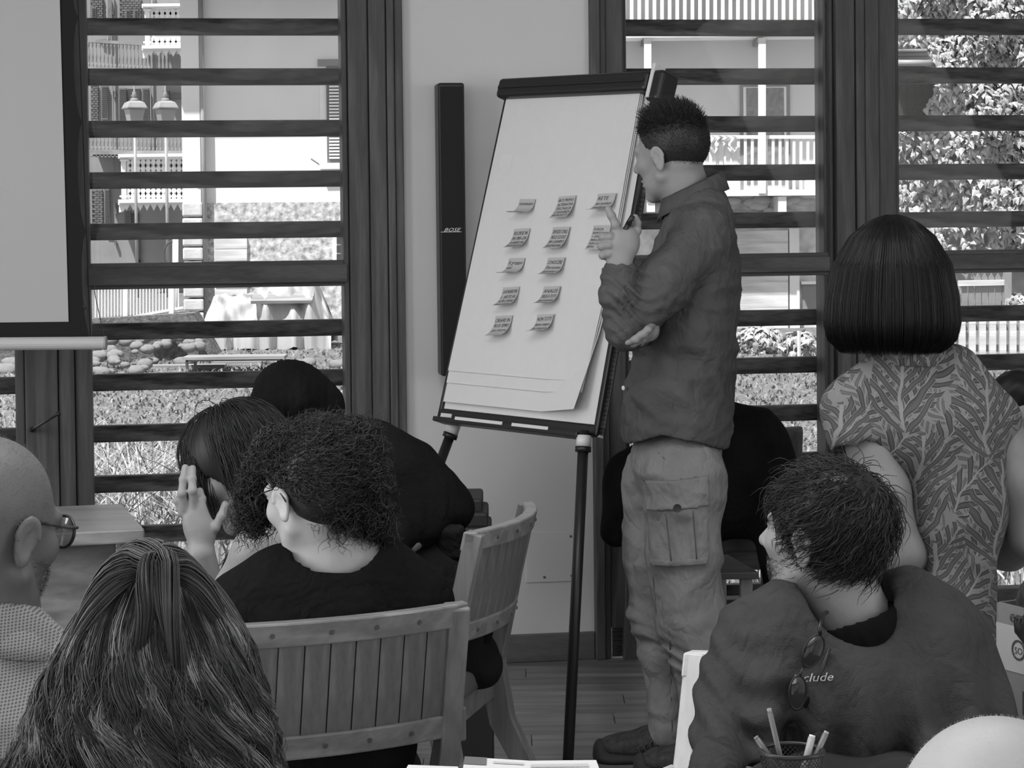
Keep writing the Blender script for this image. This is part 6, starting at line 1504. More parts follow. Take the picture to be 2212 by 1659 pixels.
bs = SDF(); EL(bs, 626, 848, D, 80, 72, 0.105, 0.02); EL(bs, 655, 858, D, 56, 60, 0.10, 0.02); bs.cap(P(575, 900, D), P(690, 880, D), 0.05, 0.06, 0.03)
bs.clip(lambda p: P(620, 925, D)[2] - 0.25 * (p[:, 0] - P(620, 0, D)[0]) - p[:, 2]); bs.disp(lambda p: 0.0009 * np.sin(p[:, 0] * 900))
solid('beanie', [(bs, 0.005)], M_BLK, bea)
sw_ = SDF(); sw_.chain([P(750, 1010, D), P(850, 1130, 5.1), P(945, 1330, 5.0)], [0.115, 0.14, 0.13], 0.06); sw_.chain([P(800, 990, 4.98), P(880, 1040, 4.95), P(962, 1092, 4.93)], [0.088, 0.078, 0.056], 0.05)
sw_.chain([P(962, 1092, 4.93), P(900, 1130, 4.85), P(830, 1180, 4.75)], [0.055, 0.05, 0.042], 0.03); sw_.chain([P(690, 985, D + .1), P(620, 1130, D + .05)], [0.08, 0.06], 0.05); sw_.disp(folds(61, 6, 18, 45, 0.006))
solid('sweater', [(sw_, 0.009)], M_BLK, bea)
pt_ = SDF(); EL(pt_, 985, 1405, 5.02, 62, 84, 0.15, 0.05); EL(pt_, 1045, 1430, 5.02, 40, 50, 0.10, 0.03); pt_.chain([P(955, 1300, 4.92), P(880, 1310, 4.88), P(720, 1330, 4.8), P(700, 1800, 4.8)], [0.115, 0.11, 0.085, 0.065], 0.05); pt_.chain([P(960, 1290, 5.12), P(720, 1300, 5.1), P(700, 1740, 5.1)], [0.11, 0.085, 0.065], 0.05)
pt_.chain([P(965, 1225, 4.93), P(910, 1230, 4.9)], [0.085, 0.085], 0.04)
pt_.disp(folds(62, 6, 20, 50, 0.008)); pt_.clip(lambda p: 0.02 - p[:, 2])
solid('trousers', [(pt_, 0.009)], M_BLK2, bea)
fs_ = SDF(); fs_.box(P(975, 1170, 4.85), (0.028, 0.02, 0.035), frame((0.3, 0.9, 0.2)), 0.008); solid('pocket_flap', [(fs_, 0.005)], M_BLK2, bea)

# ---------------------------------------------------------------- 6. the bald head at the lower right corner
D = 1.55
bh = person('bald head of a person in the lower right corner', (P(2150, 1900, D)[0], D, 0))
H6 = Head(P(2152, 1888, D), (-0.25, 0.96, 0.0), (0, 0, 1), 0.93)
sk = SDF(); H6.build(sk); sk.chain([H6.w(0, -0.02, -0.03), H6.w(0, -0.04, -0.17), H6.w(0, -0.03, -0.3)], [0.056, 0.06, 0.09], 0.03)
sk.chain([H6.w(0, -0.03, -0.3), H6.w(0, -0.02, -0.6)], [0.13, 0.14], 0.05)
solid('body', [(sk, 0.004, H6.w(0, 0, 0) - np.array([.3, .3, .75]), None)], m_skin('skin_of_bald_head', 0.50), bh)
tsb = SDF(); tsb.chain([H6.w(-0.16, -0.03, -0.27), H6.w(0.16, -0.03, -0.27)], [0.08, 0.08], 0.05); tsb.chain([H6.w(0, -0.03, -0.3), H6.w(0, -0.02, -0.7)], [0.17, 0.18], 0.06); tsb.cap(H6.w(0, -0.03, -0.1), H6.w(0, -0.03, -0.2), 0.07, 0.08, 0.01, '-')
solid('jumper', [(tsb, 0.012)], m_cloth('grey_jumper', 0.12), bh)
q, v = roots_on(H6, 3000, lambda q: 0.0 - q[:, 2], 0.0, rng); X = np.stack([H6.wv(q + unit(v + hn(np.random.default_rng(3), len(q), .5)) * 0.002 * t) for t in (0, 0.5, 1)], 1); strands('fuzz', X, 0.00007, m_hair('pale_fuzz', 0.6), bh)

# ---------------------------------------------------------------- 7. person at the right edge, only the dark head shows
D = 6.1
ed = person('person with black hair bent forward at the right edge', (P(2330, 1000, D)[0], D, 0))
H7 = Head(P(2200, 872, D), (-0.6, 0.5, -0.6), nrm((-0.7, 0, 0.6)), 0.72)
sk = SDF(); H7.build(sk); sk.chain([H7.w(0, -0.03, -0.04), P(2290, 960, D), P(2340, 1010, D)], [0.055, 0.06, 0.08], 0.03); sk.chain([P(2340, 1010, D), P(2400, 1300, D)], [0.11, 0.13], 0.05); [sk.ell(P(x_, 1312, D + d_), (0.045, 0.035, 0.03), None, 0.02) for x_, d_ in ((2222, -.42), (2280, -.26))]
solid('body', [(sk, 0.008)], m_skin('skin_of_beanie_man', 0.25), ed)
hh = SDF(); H7.e(hh, (0, -0.02, 0.03), (0.084, 0.108, 0.098), 0.02); H7.e(hh, (0, 0.02, -0.02), (0.07, 0.075, 0.085), 0.02); hh.disp(waves(8, 6, 90, 200, 0.002)); shade_const(solid('hair', [(hh, 0.006)], M_DKH, ed), 0.5)
jk = SDF(); jk.chain([P(2340, 1030, D), P(2400, 1330, D)], [0.17, 0.18], 0.05); jk.chain([P(2400, 1330, D), P(2400, 1450, D)], [0.17, 0.17], 0.05); jk.chain([P(2300, 1040, D - .14), P(2290, 1200, D - .2), P(2240, 1300, D - .38)], [0.075, 0.06, 0.045], 0.04); jk.chain([P(2390, 1040, D + .14), P(2400, 1220, D + .12), P(2300, 1300, D - .2)], [0.075, 0.06, 0.045], 0.04); jk.disp(folds(9, 5, 18, 40, 0.006)); solid('jumper', [(jk, 0.014)], M_BLK, ed)
lg = SDF(); lg.chain([P(2390, 1400, D - .06), P(2300, 1420, D - .45), P(2300, 1660, D - .45)], [0.11, 0.085, 0.06], 0.04); lg.chain([P(2420, 1400, D + .06), P(2370, 1420, D - .4), P(2370, 1660, D - .4)], [0.11, 0.085, 0.06], 0.04); lg.clip(lambda p: 0.02 - p[:, 2]); solid('trousers', [(lg, 0.016)], plain('black_denim', 0.012, 0.9), ed)
# ---------------------------------------------------------------- 8. the woman in the foreground with long wavy hair
D = 2.5; g8 = np.random.default_rng(88)
fgw = person('woman with long wavy hair, partly pinned up, in the left foreground', (P(335, 1500, D)[0], D, 0))
H8 = Head(P(338, 1470, D + .01), (0.05, 1.0, -0.05), (0, 0, 1), 0.86)
sk = SDF(); H8.build(sk); sk.chain([H8.w(0, -0.02, -0.03), H8.w(0, -0.03, -0.15), H8.w(0, -0.03, -0.25)], [0.05, 0.05, 0.07], 0.03); sk.chain([H8.w(0, -0.03, -0.25), H8.w(0, 0, -0.6)], [0.09, 0.11], 0.05)
solid('body', [(sk, 0.006)], m_skin('skin_of_foreground_woman', 0.35), fgw)
tq = SDF(); tq.chain([H8.w(-0.14, -0.02, -0.25), H8.w(0, -0.03, -0.22), H8.w(0.14, -0.02, -0.25)], [0.065, 0.06, 0.065], 0.04); tq.chain([H8.w(0, -0.01, -0.3), H8.w(0, 0, -0.62)], [0.14, 0.14], 0.05)
tq.chain([H8.w(-0.16, -0.02, -0.27), H8.w(-0.2, 0.05, -0.5)], [0.06, 0.05], 0.03); tq.chain([H8.w(0.16, -0.02, -0.27), H8.w(0.2, 0.05, -0.5)], [0.06, 0.05], 0.03); tq.cap(H8.w(0, -0.03, -0.1), H8.w(0, -0.03, -0.18), 0.06, 0.07, 0.01, '-')
solid('dark_top', [(tq, 0.012)], plain('black_jersey', 0.007, 0.9, 0.1), fgw)
YS = np.array([1196, 1215, 1250, 1300, 1350, 1400, 1480, 1560, 1659, 1800, 2000.]); WL = np.array([10, 62, 108, 150, 178, 205, 235, 268, 315, 335, 300.]); WR = np.array([10, 60, 112, 150, 178, 198, 218, 236, 258, 275, 250.])
def hair_pt(az, y, f):
    c = math.cos(1); x = np.cos(az); wl = np.where(x < 0, np.interp(y, YS, WL), np.interp(y, YS, WR)); dep = np.interp(y, YS, np.minimum(np.minimum(WL, WR), 205) * 1.12)
    base = np.stack([P(338, yy, D) for yy in np.atleast_1d(y)]) if np.ndim(y) else P(338, y, D)[None]
    return base + np.stack([x * px(1, D) * wl * f, np.sin(az) * px(1, D) * dep * f, 0 * x], -1)
def shell(fn, ys, f, half, n=56):
    """hair mass: rings round the head from the crown down, open in front of the face"""
    az = -math.pi / 2 + np.linspace(-half, half, n); rows = []
    for y in ys: rows.append(fn(az, np.full(n, float(y)), f * (1 + 0.012 * np.sin(az * 23 + y * 0.02) + 0.01 * np.sin(az * 41))))
    V = np.concatenate(rows); return V, [(j * n + i, j * n + i + 1, (j + 1) * n + i + 1, (j + 1) * n + i) for j in range(len(ys) - 1) for i in range(n - 1)]
M_LONG = m_hair('long_wavy_hair', 0.046, 0.38, 0.45)
shade_const(obj('hair', shell(hair_pt, list(np.linspace(1199, 1900, 40)), 0.90, 2.5), M_LONG, fgw, smooth=True, fixn=False), 0.7)
NC = 300; T = 30; per = 30
cl_az = -math.pi / 2 + (g8.random(NC) - 0.5) * 4.6; cl_ph = g8.random(NC) * 6.28; cl_wl = 0.075 + 0.055 * g8.random(NC); cl_am = 0.008 + 0.013 * g8.random(NC); cl_sh = np.where(g8.random(NC) < 0.26, 2.4 + 4.6 * g8.random(NC), 0.5 + 0.9 * g8.random(NC)); cl_f = 0.90 + 0.13 * g8.random(NC); cl_y0 = 1197 + 22 * g8.random(NC) ** 2; cl_end = 1760 + 200 * g8.random(NC)
Xs, Ss = [], []
tt = np.linspace(0, 1, T)
for c in range(NC):
    n = per; az = cl_az[c] + g8.normal(size=n) * 0.035; f = cl_f[c] + g8.normal(size=n) * 0.018; ph = cl_ph[c] + g8.normal(size=n) * 0.16; am = cl_am[c] * (0.85 + 0.3 * g8.random(n)); y0 = cl_y0[c] + 14 * g8.random(n); ye = cl_end[c] - 150 * g8.random(n) ** 2
    X = np.zeros((n, T, 3))
    for i, t in enumerate(tt):
        y = y0 + (ye - y0) * t; p = hair_pt(az, y, f); zz = (y - 1200) * px(1, D); gw = np.clip((y - 1290) / 250, 0, 1)
        w = 6.283 * zz / cl_wl[c] + ph; tg = np.stack([-np.sin(az), np.cos(az), 0 * az], -1); nr = np.stack([np.cos(az), np.sin(az), 0 * az], -1)
        p = p + tg * (am * gw * np.sin(w))[:, None] + nr * (am * 0.6 * gw * np.cos(w))[:, None]; X[:, i] = p
    Xs.append(X); Ss.append(cl_sh[c] * (0.7 + 0.5 * g8.random(n)))
# stray hairs
n = 260; az = -math.pi / 2 + (g8.random(n) - 0.5) * 4.4; X = np.zeros((n, T, 3)); f = 1.02 + 0.09 * g8.random(n); ph = g8.random(n) * 6.28; y0 = 1215 + 80 * g8.random(n); ye = y0 + 150 + 400 * g8.random(n)
for i, t in enumerate(tt):
    y = y0 + (ye - y0) * t; p = hair_pt(az + 0.15 * np.sin(ph + 4 * t), y, 0.98 + (f - 0.98) * t); X[:, i] = p
Xs.append(X); Ss.append(1.0 + 1.5 * g8.random(n))
strands('hair_strands', np.concatenate(Xs), 0.0007, M_LONG, fgw, np.concatenate(Ss))
def rope(ctrl, nst, rad, twist, T, shade, seed, r=0.0008):
    g = np.random.default_rng(seed); ctrl = np.array(ctrl); m = len(ctrl); u = np.linspace(0, m - 1, T); i0 = np.clip(u.astype(int), 0, m - 2); fr_ = (u - i0)[:, None]
    def cr(i): return ctrl[np.clip(i, 0, m - 1)]
    a, b, c, d = cr(i0 - 1), cr(i0), cr(i0 + 1), cr(i0 + 2); path = 0.5 * (2 * b + (c - a) * fr_ + (2 * a - 5 * b + 4 * c - d) * fr_ ** 2 + (3 * b - a - 3 * c + d) * fr_ ** 3)
    tn = unit(np.gradient(path, axis=0)); s1 = unit(np.cross(tn, np.array([0.2, 1, 0.3]))); s2 = np.cross(tn, s1); th0 = g.random(nst) * 6.28; rr = rad * np.sqrt(g.random(nst)); tq_ = np.linspace(0, 1, T)
    env = 0.55 + 0.45 * np.sin(np.pi * np.clip(tq_ * 1.3, 0, 1)); X = np.stack([path[i] + (s1[i] * np.cos(th0 + twist * tq_[i])[:, None] + s2[i] * np.sin(th0 + twist * tq_[i])[:, None]) * (rr * env[i])[:, None] for i in range(T)], 1); return X, shade * (0.6 + 0.8 * g.random(nst))
rp = [rope([P(170, 1385, D - .05), P(205, 1310, D - .06), P(252, 1240, D - .06), P(305, 1203, D - .06), P(345, 1208, D - .085), P(356, 1270, D - .112), P(368, 1340, D - .118), P(384, 1410, D - .105), P(398, 1470, D - .085)], 300, 0.020, 5.0, 26, 1.5, 1),
      rope([P(470, 1330, D - .06), P(430, 1262, D - .07), P(385, 1222, D - .07), P(345, 1206, D - .085), P(325, 1255, D - .108), P(316, 1320, D - .115), P(300, 1390, D - .100), P(288, 1450, D - .080)], 260, 0.018, -4.0, 26, 1.1, 2)]
strands('pinned_twist', np.concatenate([a for a, b in rp]), 0.0008, M_LONG, fgw, np.concatenate([b for a, b in rp]))

# ---------------------------------------------------------------- 9. the woman in the leaf-patterned blouse
D = 4.5; g9 = np.random.default_rng(99)
blw = person('woman with black bobbed hair in a leaf-patterned blouse, standing with her back turned', (P(2010, 1300, D)[0], D, 0))
H9 = Head(P(1932, 630, D), (-0.28, 0.95, -0.12), (0, 0, 1), 0.92)
sk = SDF(); H9.build(sk, jaw=0.95); sk.chain([H9.w(0, -0.02, -0.03), P(1950, 735, D), P(1975, 800, D)], [0.048, 0.048, 0.06], 0.02)
bb = SDF(); bb.chain([P(1985, 800, D), P(2040, 980, D + .01), P(2065, 1220, D), P(2055, 1440, D)], [0.04, 0.06, 0.065, 0.075], 0.04)
bb.chain([P(1865, 925, D - .03), P(1910, 1060, D - .05), P(1950, 1195, D - .05)], [0.048, 0.046, 0.040], 0.03); bb.chain([P(1950, 1195, D - .05), P(1985, 1225, D + .14), P(2030, 1215, D + .24)], [0.041, 0.036, 0.027], 0.02)
bb.chain([P(2150, 930, D + .02), P(2205, 1040, D), P(2225, 1160, D)], [0.052, 0.052, 0.045], 0.03); bb.chain([P(2225, 1160, D), P(2180, 1190, D + .14), P(2110, 1200, D + .22)], [0.042, 0.038, 0.028], 0.02)
bb.chain([P(2000, 1480, D), P(1990, 1760, D), P(1990, 2010, D)], [0.075, 0.055, 0.04], 0.03); bb.chain([P(2085, 1480, D), P(2090, 1760, D), P(2090, 2010, D)], [0.075, 0.055, 0.04], 0.03)
solid('body', [(sk, 0.004), (bb, 0.007)], m_skin('skin_of_blouse_woman', 0.19), blw)
def leaf_print(name):
    m, nt, b = _new(name); tc = nd(nt, 'ShaderNodeTexCoord'); sep = nd(nt, 'ShaderNodeSeparateXYZ')
    nz = nd(nt, 'ShaderNodeTexNoise'); nz.inputs['Scale'].default_value = 9.0; nt.links.new(tc.outputs['Object'], nz.inputs['Vector'])
    vm = nd(nt, 'ShaderNodeVectorMath', operation='MULTIPLY_ADD'); nt.links.new(nz.outputs['Color'], vm.inputs[0]); vm.inputs[1].default_value = (0.055, 0.055, 0.055); nt.links.new(tc.outputs['Object'], vm.inputs[2]); nt.links.new(vm.outputs[0], sep.inputs[0])
    def M(op, a, b_=None, c=None):
        n = nd(nt, 'ShaderNodeMath', operation=op)
        for i, v in enumerate((a, b_, c)):
            if v is None: continue
            if isinstance(v, (int, float)): n.inputs[i].default_value = v
            else: nt.links.new(v, n.inputs[i])
        return n.outputs[0]
    X, Z = sep.outputs[0], sep.outputs[2]; val = None
    def layer(ang, a, bb_, ox, oz, col, dark, light, freq):
        ca, sa = math.cos(ang), math.sin(ang)
        u = M('ADD', M('ADD', M('MULTIPLY', X, ca), M('MULTIPLY', Z, sa)), ox); v = M('ADD', M('SUBTRACT', M('MULTIPLY', Z, ca), M('MULTIPLY', X, sa)), oz)
        ci = M('FLOOR', M('DIVIDE', u, a)); uu = M('SUBTRACT', M('SUBTRACT', M('DIVIDE', u, a), ci), 0.5)
        v2 = M('ADD', M('DIVIDE', v, bb_), M('MULTIPLY', ci, 0.37)); vv = M('SUBTRACT', M('FRACT', v2), 0.5)
        u2 = M('SUBTRACT', uu, M('MULTIPLY', M('SINE', M('MULTIPLY', vv, 4.0)), 0.10)); au = M('ABSOLUTE', u2)
        env = M('MULTIPLY', M('SQRT', M('MAXIMUM', M('SUBTRACT', 1.0, M('MULTIPLY', M('MULTIPLY', vv, vv), 4.2)), 0.0)), 0.46)
        inside = M('GREATER_THAN', env, au)
        s = M('SINE', M('MULTIPLY', M('SUBTRACT', vv, M('MULTIPLY', M('POWER', au, 0.8), 0.50 * a / bb_ * 2.0)), freq))
        leaf = M('MULTIPLY', inside, M('GREATER_THAN', s, -0.05)); rim = M('MULTIPLY', inside, M('MULTIPLY', M('GREATER_THAN', s, -0.35), M('LESS_THAN', s, -0.05)))
        stem = M('MULTIPLY', M('LESS_THAN', au, 0.02), M('LESS_THAN', M('ABSOLUTE', vv), 0.46))
        shade = M('ADD', dark, M('MULTIPLY', M('MAXIMUM', s, 0.0), 0.045))
        def mix(base, fac, v_): return M('ADD', M('MULTIPLY', base, M('SUBTRACT', 1.0, fac)), M('MULTIPLY', fac, v_))
        c_ = mix(col, leaf, shade); c_ = mix(c_, rim, light); return mix(c_, stem, light)
    v0 = nd(nt, 'ShaderNodeValue'); v0.outputs[0].default_value = 0.165
    c1 = layer(0.55, 0.060, 0.13, 0.0, 0.0, v0.outputs[0], 0.060, 0.19, 44.0); c2 = layer(-0.50, 0.085, 0.17, 0.05, 0.07, c1, 0.030, 0.21, 40.0); c3 = layer(0.12, 0.15, 0.21, 0.02, 0.13, c2, 0.040, 0.21, 44.0)
    mix = c3
    cb = nd(nt, 'ShaderNodeCombineColor'); [nt.links.new(mix, cb.inputs[i]) for i in range(3)]; nt.links.new(cb.outputs[0], b.inputs['Base Color']); b.inputs['Roughness'].default_value = 0.85; b.inputs['Specular IOR Level'].default_value = 0.2
    return m
M_LEAFP = leaf_print('leaf_print_fabric')
bl = SDF()
bl.chain([P(1845, 880, D - .01), P(1920, 825, D - .01), P(1980, 800, D), P(2050, 820, D + .01), P(2140, 905, D + .02)], [0.058, 0.056, 0.05, 0.056, 0.062], 0.05)
bl.chain([P(1848, 885, D - .015), P(1852, 935, D - .03)], [0.060, 0.062], 0.03); bl.cap(P(1862, 985, D - .04), P(1880, 1050, D - .05), 0.058, 0.054, 0.006, '-')
EL(bl, 2015, 920, D, 145, 125, 0.115, 0.05); EL(bl, 2068, 1080, D, 108, 190, 0.110, 0.05); EL(bl, 2062, 1330, D, 96, 150, 0.12, 0.05); EL(bl, 2050, 1420, D, 100, 70, 0.125, 0.05)
bl.cap(P(1940, 700, D), P(1962, 765, D), 0.052, 0.058, 0.01, '-')
hemz = P(2050, 1458, D)[2]; bl.clip(lambda p: hemz + 0.03 * np.sin(p[:, 0] * 9) - p[:, 2])
bl.disp(folds(91, 7, 16, 42, 0.006, (1, 1, 0.7))); bl.disp(waves(92, 5, 60, 110, 0.001))
sl = lambda p: np.where((p[:, 0] < P(1930, 0, D)[0]) & (p[:, 2] < P(1880, 960, D)[2] - 0.55 * (p[:, 0] - P(1780, 0, D)[0]) + 0.02) & (p[:, 0] < P(1905, 0, D)[0]), 0.01, -0.02)
solid('blouse', [(bl, 0.0065)], M_LEAFP, blw)
collar('blouse_collar', P(1962, 762, D), 0.066, 0.066, -0.004, 0.022, 0.006, math.pi / 2, M_LEAFP, blw, 0.0)
lg = SDF(); lg.chain([P(2000, 1450, D), P(1990, 1760, D), P(1990, 2010, D)], [0.095, 0.075, 0.06], 0.04); lg.chain([P(2085, 1450, D), P(2090, 1760, D), P(2090, 2010, D)], [0.095, 0.075, 0.06], 0.04); lg.clip(lambda p: 0.04 - p[:, 2]); lg.clip(lambda p: p[:, 2] - hemz - 0.05)
solid('trousers', [(lg, 0.012)], plain('black_denim', 0.012, 0.9), blw)
for x in (1990, 2090):
    s_ = SDF(); c = P(x, 2030, D); s_.cap(np.array([c[0], D - .03, 0.035]), np.array([c[0], D + .13, 0.03]), 0.038, 0.036, 0.02); s_.clip(lambda p: 0.002 - p[:, 2]); solid('shoe', [(s_, 0.01)], M_BLACKM, blw)
# the bob: hair parted at the crown, falling to a curved edge
YB = np.array([462, 468, 480, 510, 570, 640, 700, 735, 758.]); WB = np.array([4, 30, 56, 92, 128, 143, 147, 138, 112.])
def bob_pt(az, y, f):
    w = np.interp(y, YB, WB); base = np.stack([P(1927, yy, D) for yy in y]); return base + np.stack([np.cos(az) * px(1, D) * w * f, np.sin(az) * px(1, D) * w * 1.0 * f, 0 * az], -1)
M_BOB = m_hair('glossy_black_bob', 0.0045, 0.38, 0.28)
shade_const(obj('hair', shell(bob_pt, list(np.linspace(464, 750, 36)), 0.90, 2.6), M_BOB, blw, smooth=True, fixn=False), 0.8)
n = 7000; T = 14; az = -math.pi / 2 + (g9.random(n) - 0.5) * 4.9; f = 0.90 + 0.10 * g9.random(n) ** 0.6; y0 = 464 + 30 * g9.random(n) ** 2; ye = 750 + 12 * g9.random(n) - 22 * g9.random(n) ** 4; X = np.zeros((n, T, 3)); fl_ = np.where(g9.random(n) < 0.012, 0.05, 0.004) * g9.random(n)
for i, t in enumerate(np.linspace(0, 1, T)):
    y = y0 + (ye - y0) * t; X[:, i] = bob_pt(az + 0.012 * np.sin(az * 40) * t, y, f + fl_ * t + 0.006 * np.sin(az * 60) * t)
strands('hair_strands', X, 0.0007, M_BOB, blw, 0.5 + 1.2 * g9.random(n) ** 2)

# ---------------------------------------------------------------- 10. the man in the dark sweatshirt, turning to look back
D = 3.65; g10 = np.random.default_rng(101)
swm = person('man with tousled dark hair in a dark sweatshirt turning to look at the flip chart', (P(1850, 1500, D)[0], D, 0))
HS = Head(P(1778, 1160, D), (-0.74, 0.66, 0.10), nrm((0.10, 0.0, 1)), 0.97)
sk = SDF(); HS.build(sk, jaw=1.0); sk.chain([HS.w(0, -0.02, -0.03), P(1815, 1270, D), P(1850, 1350, D)], [0.054, 0.054, 0.066], 0.025)
bb = SDF(); bb.chain([P(1850, 1350, D), P(1860, 1500, D), P(1860, 1760, D)], [0.06, 0.10, 0.12], 0.04); bb.chain([P(1680, 1390, D - .03), P(1560, 1590, D - .1), P(1560, 1700, D - .3)], [0.04, 0.035, 0.028], 0.03); bb.chain([P(2010, 1400, D), P(2080, 1600, D - .05), P(1990, 1720, D - .3)], [0.04, 0.035, 0.028], 0.03)
bb.chain([P(1800, 1760, D), P(1700, 1780, D - .4), P(1700, 2200, D - .4)], [0.08, 0.06, 0.045], 0.03); bb.chain([P(1920, 1760, D), P(1960, 1780, D - .4), P(1960, 2200, D - .4)], [0.08, 0.06, 0.045], 0.03)
for x_ in (1560, 1990):
    b_ = P(x_, 1712, D - .33); bb.ell(b_, (0.035, 0.05, 0.02), None, 0.02)
solid('body', [(sk, 0.0032), (bb, 0.013)], m_skin('skin_of_sweatshirt_man', 0.26), swm)
M_SWT = m_cloth('heather_sweatshirt', 0.050, 0.10, 380, 0.3)
ss = SDF()
ss.chain([P(1668, 1400, D - .03), P(1745, 1345, D - .01), P(1850, 1330, D + .02), P(1950, 1335, D + .02), P(2015, 1400, D)], [0.080, 0.070, 0.058, 0.070, 0.085], 0.05)
EL(ss, 1850, 1520, D - .02, 205, 200, 0.155, 0.06); EL(ss, 1850, 1720, D, 215, 170, 0.16, 0.06)
ss.chain([P(1662, 1400, D - .03), P(1610, 1500, D - .07), P(1572, 1590, D - .11)], [0.082, 0.072, 0.062], 0.05); ss.chain([P(1572, 1590, D - .11), P(1552, 1640, D - .22)], [0.060, 0.046], 0.03)
ss.chain([P(2020, 1410, D), P(2055, 1520, D - .02), P(2085, 1620, D - .05)], [0.085, 0.082, 0.075], 0.05); ss.chain([P(2085, 1630, D - .05), P(1990, 1720, D - .3)], [0.07, 0.05], 0.03)
ss.cap(P(1800, 1230, D), P(1828, 1318, D - .035), 0.072, 0.080, 0.010, '-')
ss.disp(folds(101, 7, 14, 34, 0.009, (1.3, 1.0, 0.6)))
def slv(p):
    c = P(1585, 1580, D - .12); r = np.linalg.norm((p - c) * np.array([1, 0.6, 0.6]), axis=1); return 0.008 * np.sin((p[:, 2] * 0.9 + p[:, 0] * 0.5) * 115 + 2 * np.sin(p[:, 0] * 40)) * np.exp(-(r / 0.10) ** 2)
ss.disp(slv); ss.disp(lambda p: 0.011 * np.sin(p[:, 0] * 78 + 4 * (p[:, 2] - 0.7) * 5 + 1.5 * np.sin(p[:, 2] * 14)) * np.clip((P(1850, 1400, D)[2] - p[:, 2]) * 9, 0, 1) * np.clip((D - 0.02 - p[:, 1]) * 25, 0, 1)); ss.clip(lambda p: 0.40 - p[:, 2])
solid('sweatshirt', [(ss, 0.0065)], M_SWT, swm)
cf = SDF(); cf.chain([P(1548, 1648, D - .235), P(1538, 1690, D - .33)], [0.040, 0.038], 0.01); cf.disp(lambda p: 0.0012 * np.sin((p[:, 0] * 0.95 + p[:, 1] * .3) * 1100)); solid('ribbed_cuff', [(cf, 0.004)], M_SWT, swm)
te = SDF(); te.chain([P(1812, 1290, D - .0), P(1838, 1350, D - .03)], [0.070, 0.082], 0.01); te.cap(P(1800, 1240, D - .005), P(1826, 1322, D - .035), 0.062, 0.070, 0.008, '-'); te.clip(lambda p: (P(1800, 1300, D)[2] + 0.3 * (p[:, 0] - P(1800, 0, D)[0])) * 0 + p[:, 2] - P(1820, 1318, D)[2] - 0.25 * (p[:, 0] - P(1820, 0, D)[0]))
solid('undershirt', [(te, 0.005)], M_TEE, swm)
jn = SDF(); jn.chain([P(1800, 1750, D), P(1700, 1780, D - .4), P(1700, 2250, D - .4)], [0.11, 0.085, 0.065], 0.04); jn.chain([P(1920, 1750, D), P(1960, 1780, D - .4), P(1960, 2250, D - .4)], [0.11, 0.085, 0.065], 0.04); jn.clip(lambda p: 0.02 - p[:, 2]); solid('trousers', [(jn, 0.016)], plain('black_denim', 0.012, 0.9), swm)
# chest lettering, laid on the sweatshirt
def surf(x, y, d0=D - .35, d1=D + .1, f=None):
    ts_ = np.linspace(d0, d1, 90); pts = np.array([P(x, y, t) for t in ts_]); v_ = (f or ss)(pts); i = np.argmax(v_ < 0); return ts_[i] if v_[i] < 0 else D - .15
v, f = text_shape('include', 0.25)
pts = []; w_ = v[:, 0].max() - v[:, 0].min(); cache = {}
for x, y, _ in v:
    u_ = (x - v[:, 0].min()) / w_; X_, Y_ = 1712 + 88 * u_, 1474 - 4 * u_ - y * 26
    kx, ky = round(X_ / 10), round(Y_ / 10)
    if (kx, ky) not in cache: cache[(kx, ky)] = surf(kx * 10, ky * 10)
    pts.append((X_, Y_, cache[(kx, ky)]))
dmin = sorted(p[2] for p in pts); xs_ = np.array([p[0] for p in pts]); ds_ = np.array([p[2] for p in pts]); co = np.polyfit(xs_, ds_, 2)
obj('chest_lettering', ([P(a, b, min(surf(a - 3, b), surf(a + 3, b), surf(a, b)) - 0.006) for a, b, c in pts], f), plain('print_white', 0.5, 0.8), swm, fixn=False)
M_TOU = m_hair('tousled_dark_hair', 0.016, 0.40)
def rule_s(q):
    y, z = q[:, 1], q[:, 2]; low = np.where(y < -0.02, -0.075, np.where(y < 0.03, -0.02 + (y + 0.02) * 0.9, 0.025 + (y - 0.03) * 0.6)); return np.maximum(low - z, y - 0.088)
cap_hair('hair', HS, rule_s, 0.012, M_TOU, swm, 0.005)
q, v = roots_on(HS, 6500, rule_s, 0.008, g10); N = len(q); cr = np.array([0.0, -0.06, 0.10]); rad = unit(q - cr - v * ((q - cr) * v).sum(1)[:, None]); sw1 = np.cross(v, rad); d = unit(rad * 0.9 + sw1 * 0.45 + v * 0.38 + hn(g10, N, 0.25)); p = q.copy(); X = [p.copy()]; T = 10; L = 0.040 + 0.040 * g10.random(N); cl = np.floor(np.arctan2(q[:, 0], q[:, 1]) * 9 + q[:, 2] * 60); ph = cl * 2.4
for i in range(1, T):
    d = unit(d + np.array([0, 0, -0.05]) - v * 0.13 + np.stack([np.sin(ph + i * 0.9), np.cos(ph * 1.3 + i * 0.8), 0.8 * np.sin(ph * .7 + i)], 1) * 0.24 + hn(g10, N, 0.06)); p = p + d * (L / (T - 1))[:, None]
    e_q = (p - np.array([0, -0.012, 0.032])) / np.array([0.084, 0.106, 0.095]); l_ = np.linalg.norm(e_q, axis=1); ins = l_ < 1; p[ins] = np.array([0, -0.012, 0.032]) + (e_q[ins] / l_[ins][:, None]) * np.array([0.084, 0.106, 0.095]); X.append(p.copy())
X = np.stack(X, 1); ok = ~((X[:, :, 1] > 0.055) & (X[:, :, 2] < 0.005)).any(1) & ~((X[:, :, 2] < -0.105)).any(1)
strands('hair_strands', HS.wv(X[ok]), 0.0009, M_TOU, swm, 0.5 + 1.5 * g10.random(ok.sum()) ** 2)
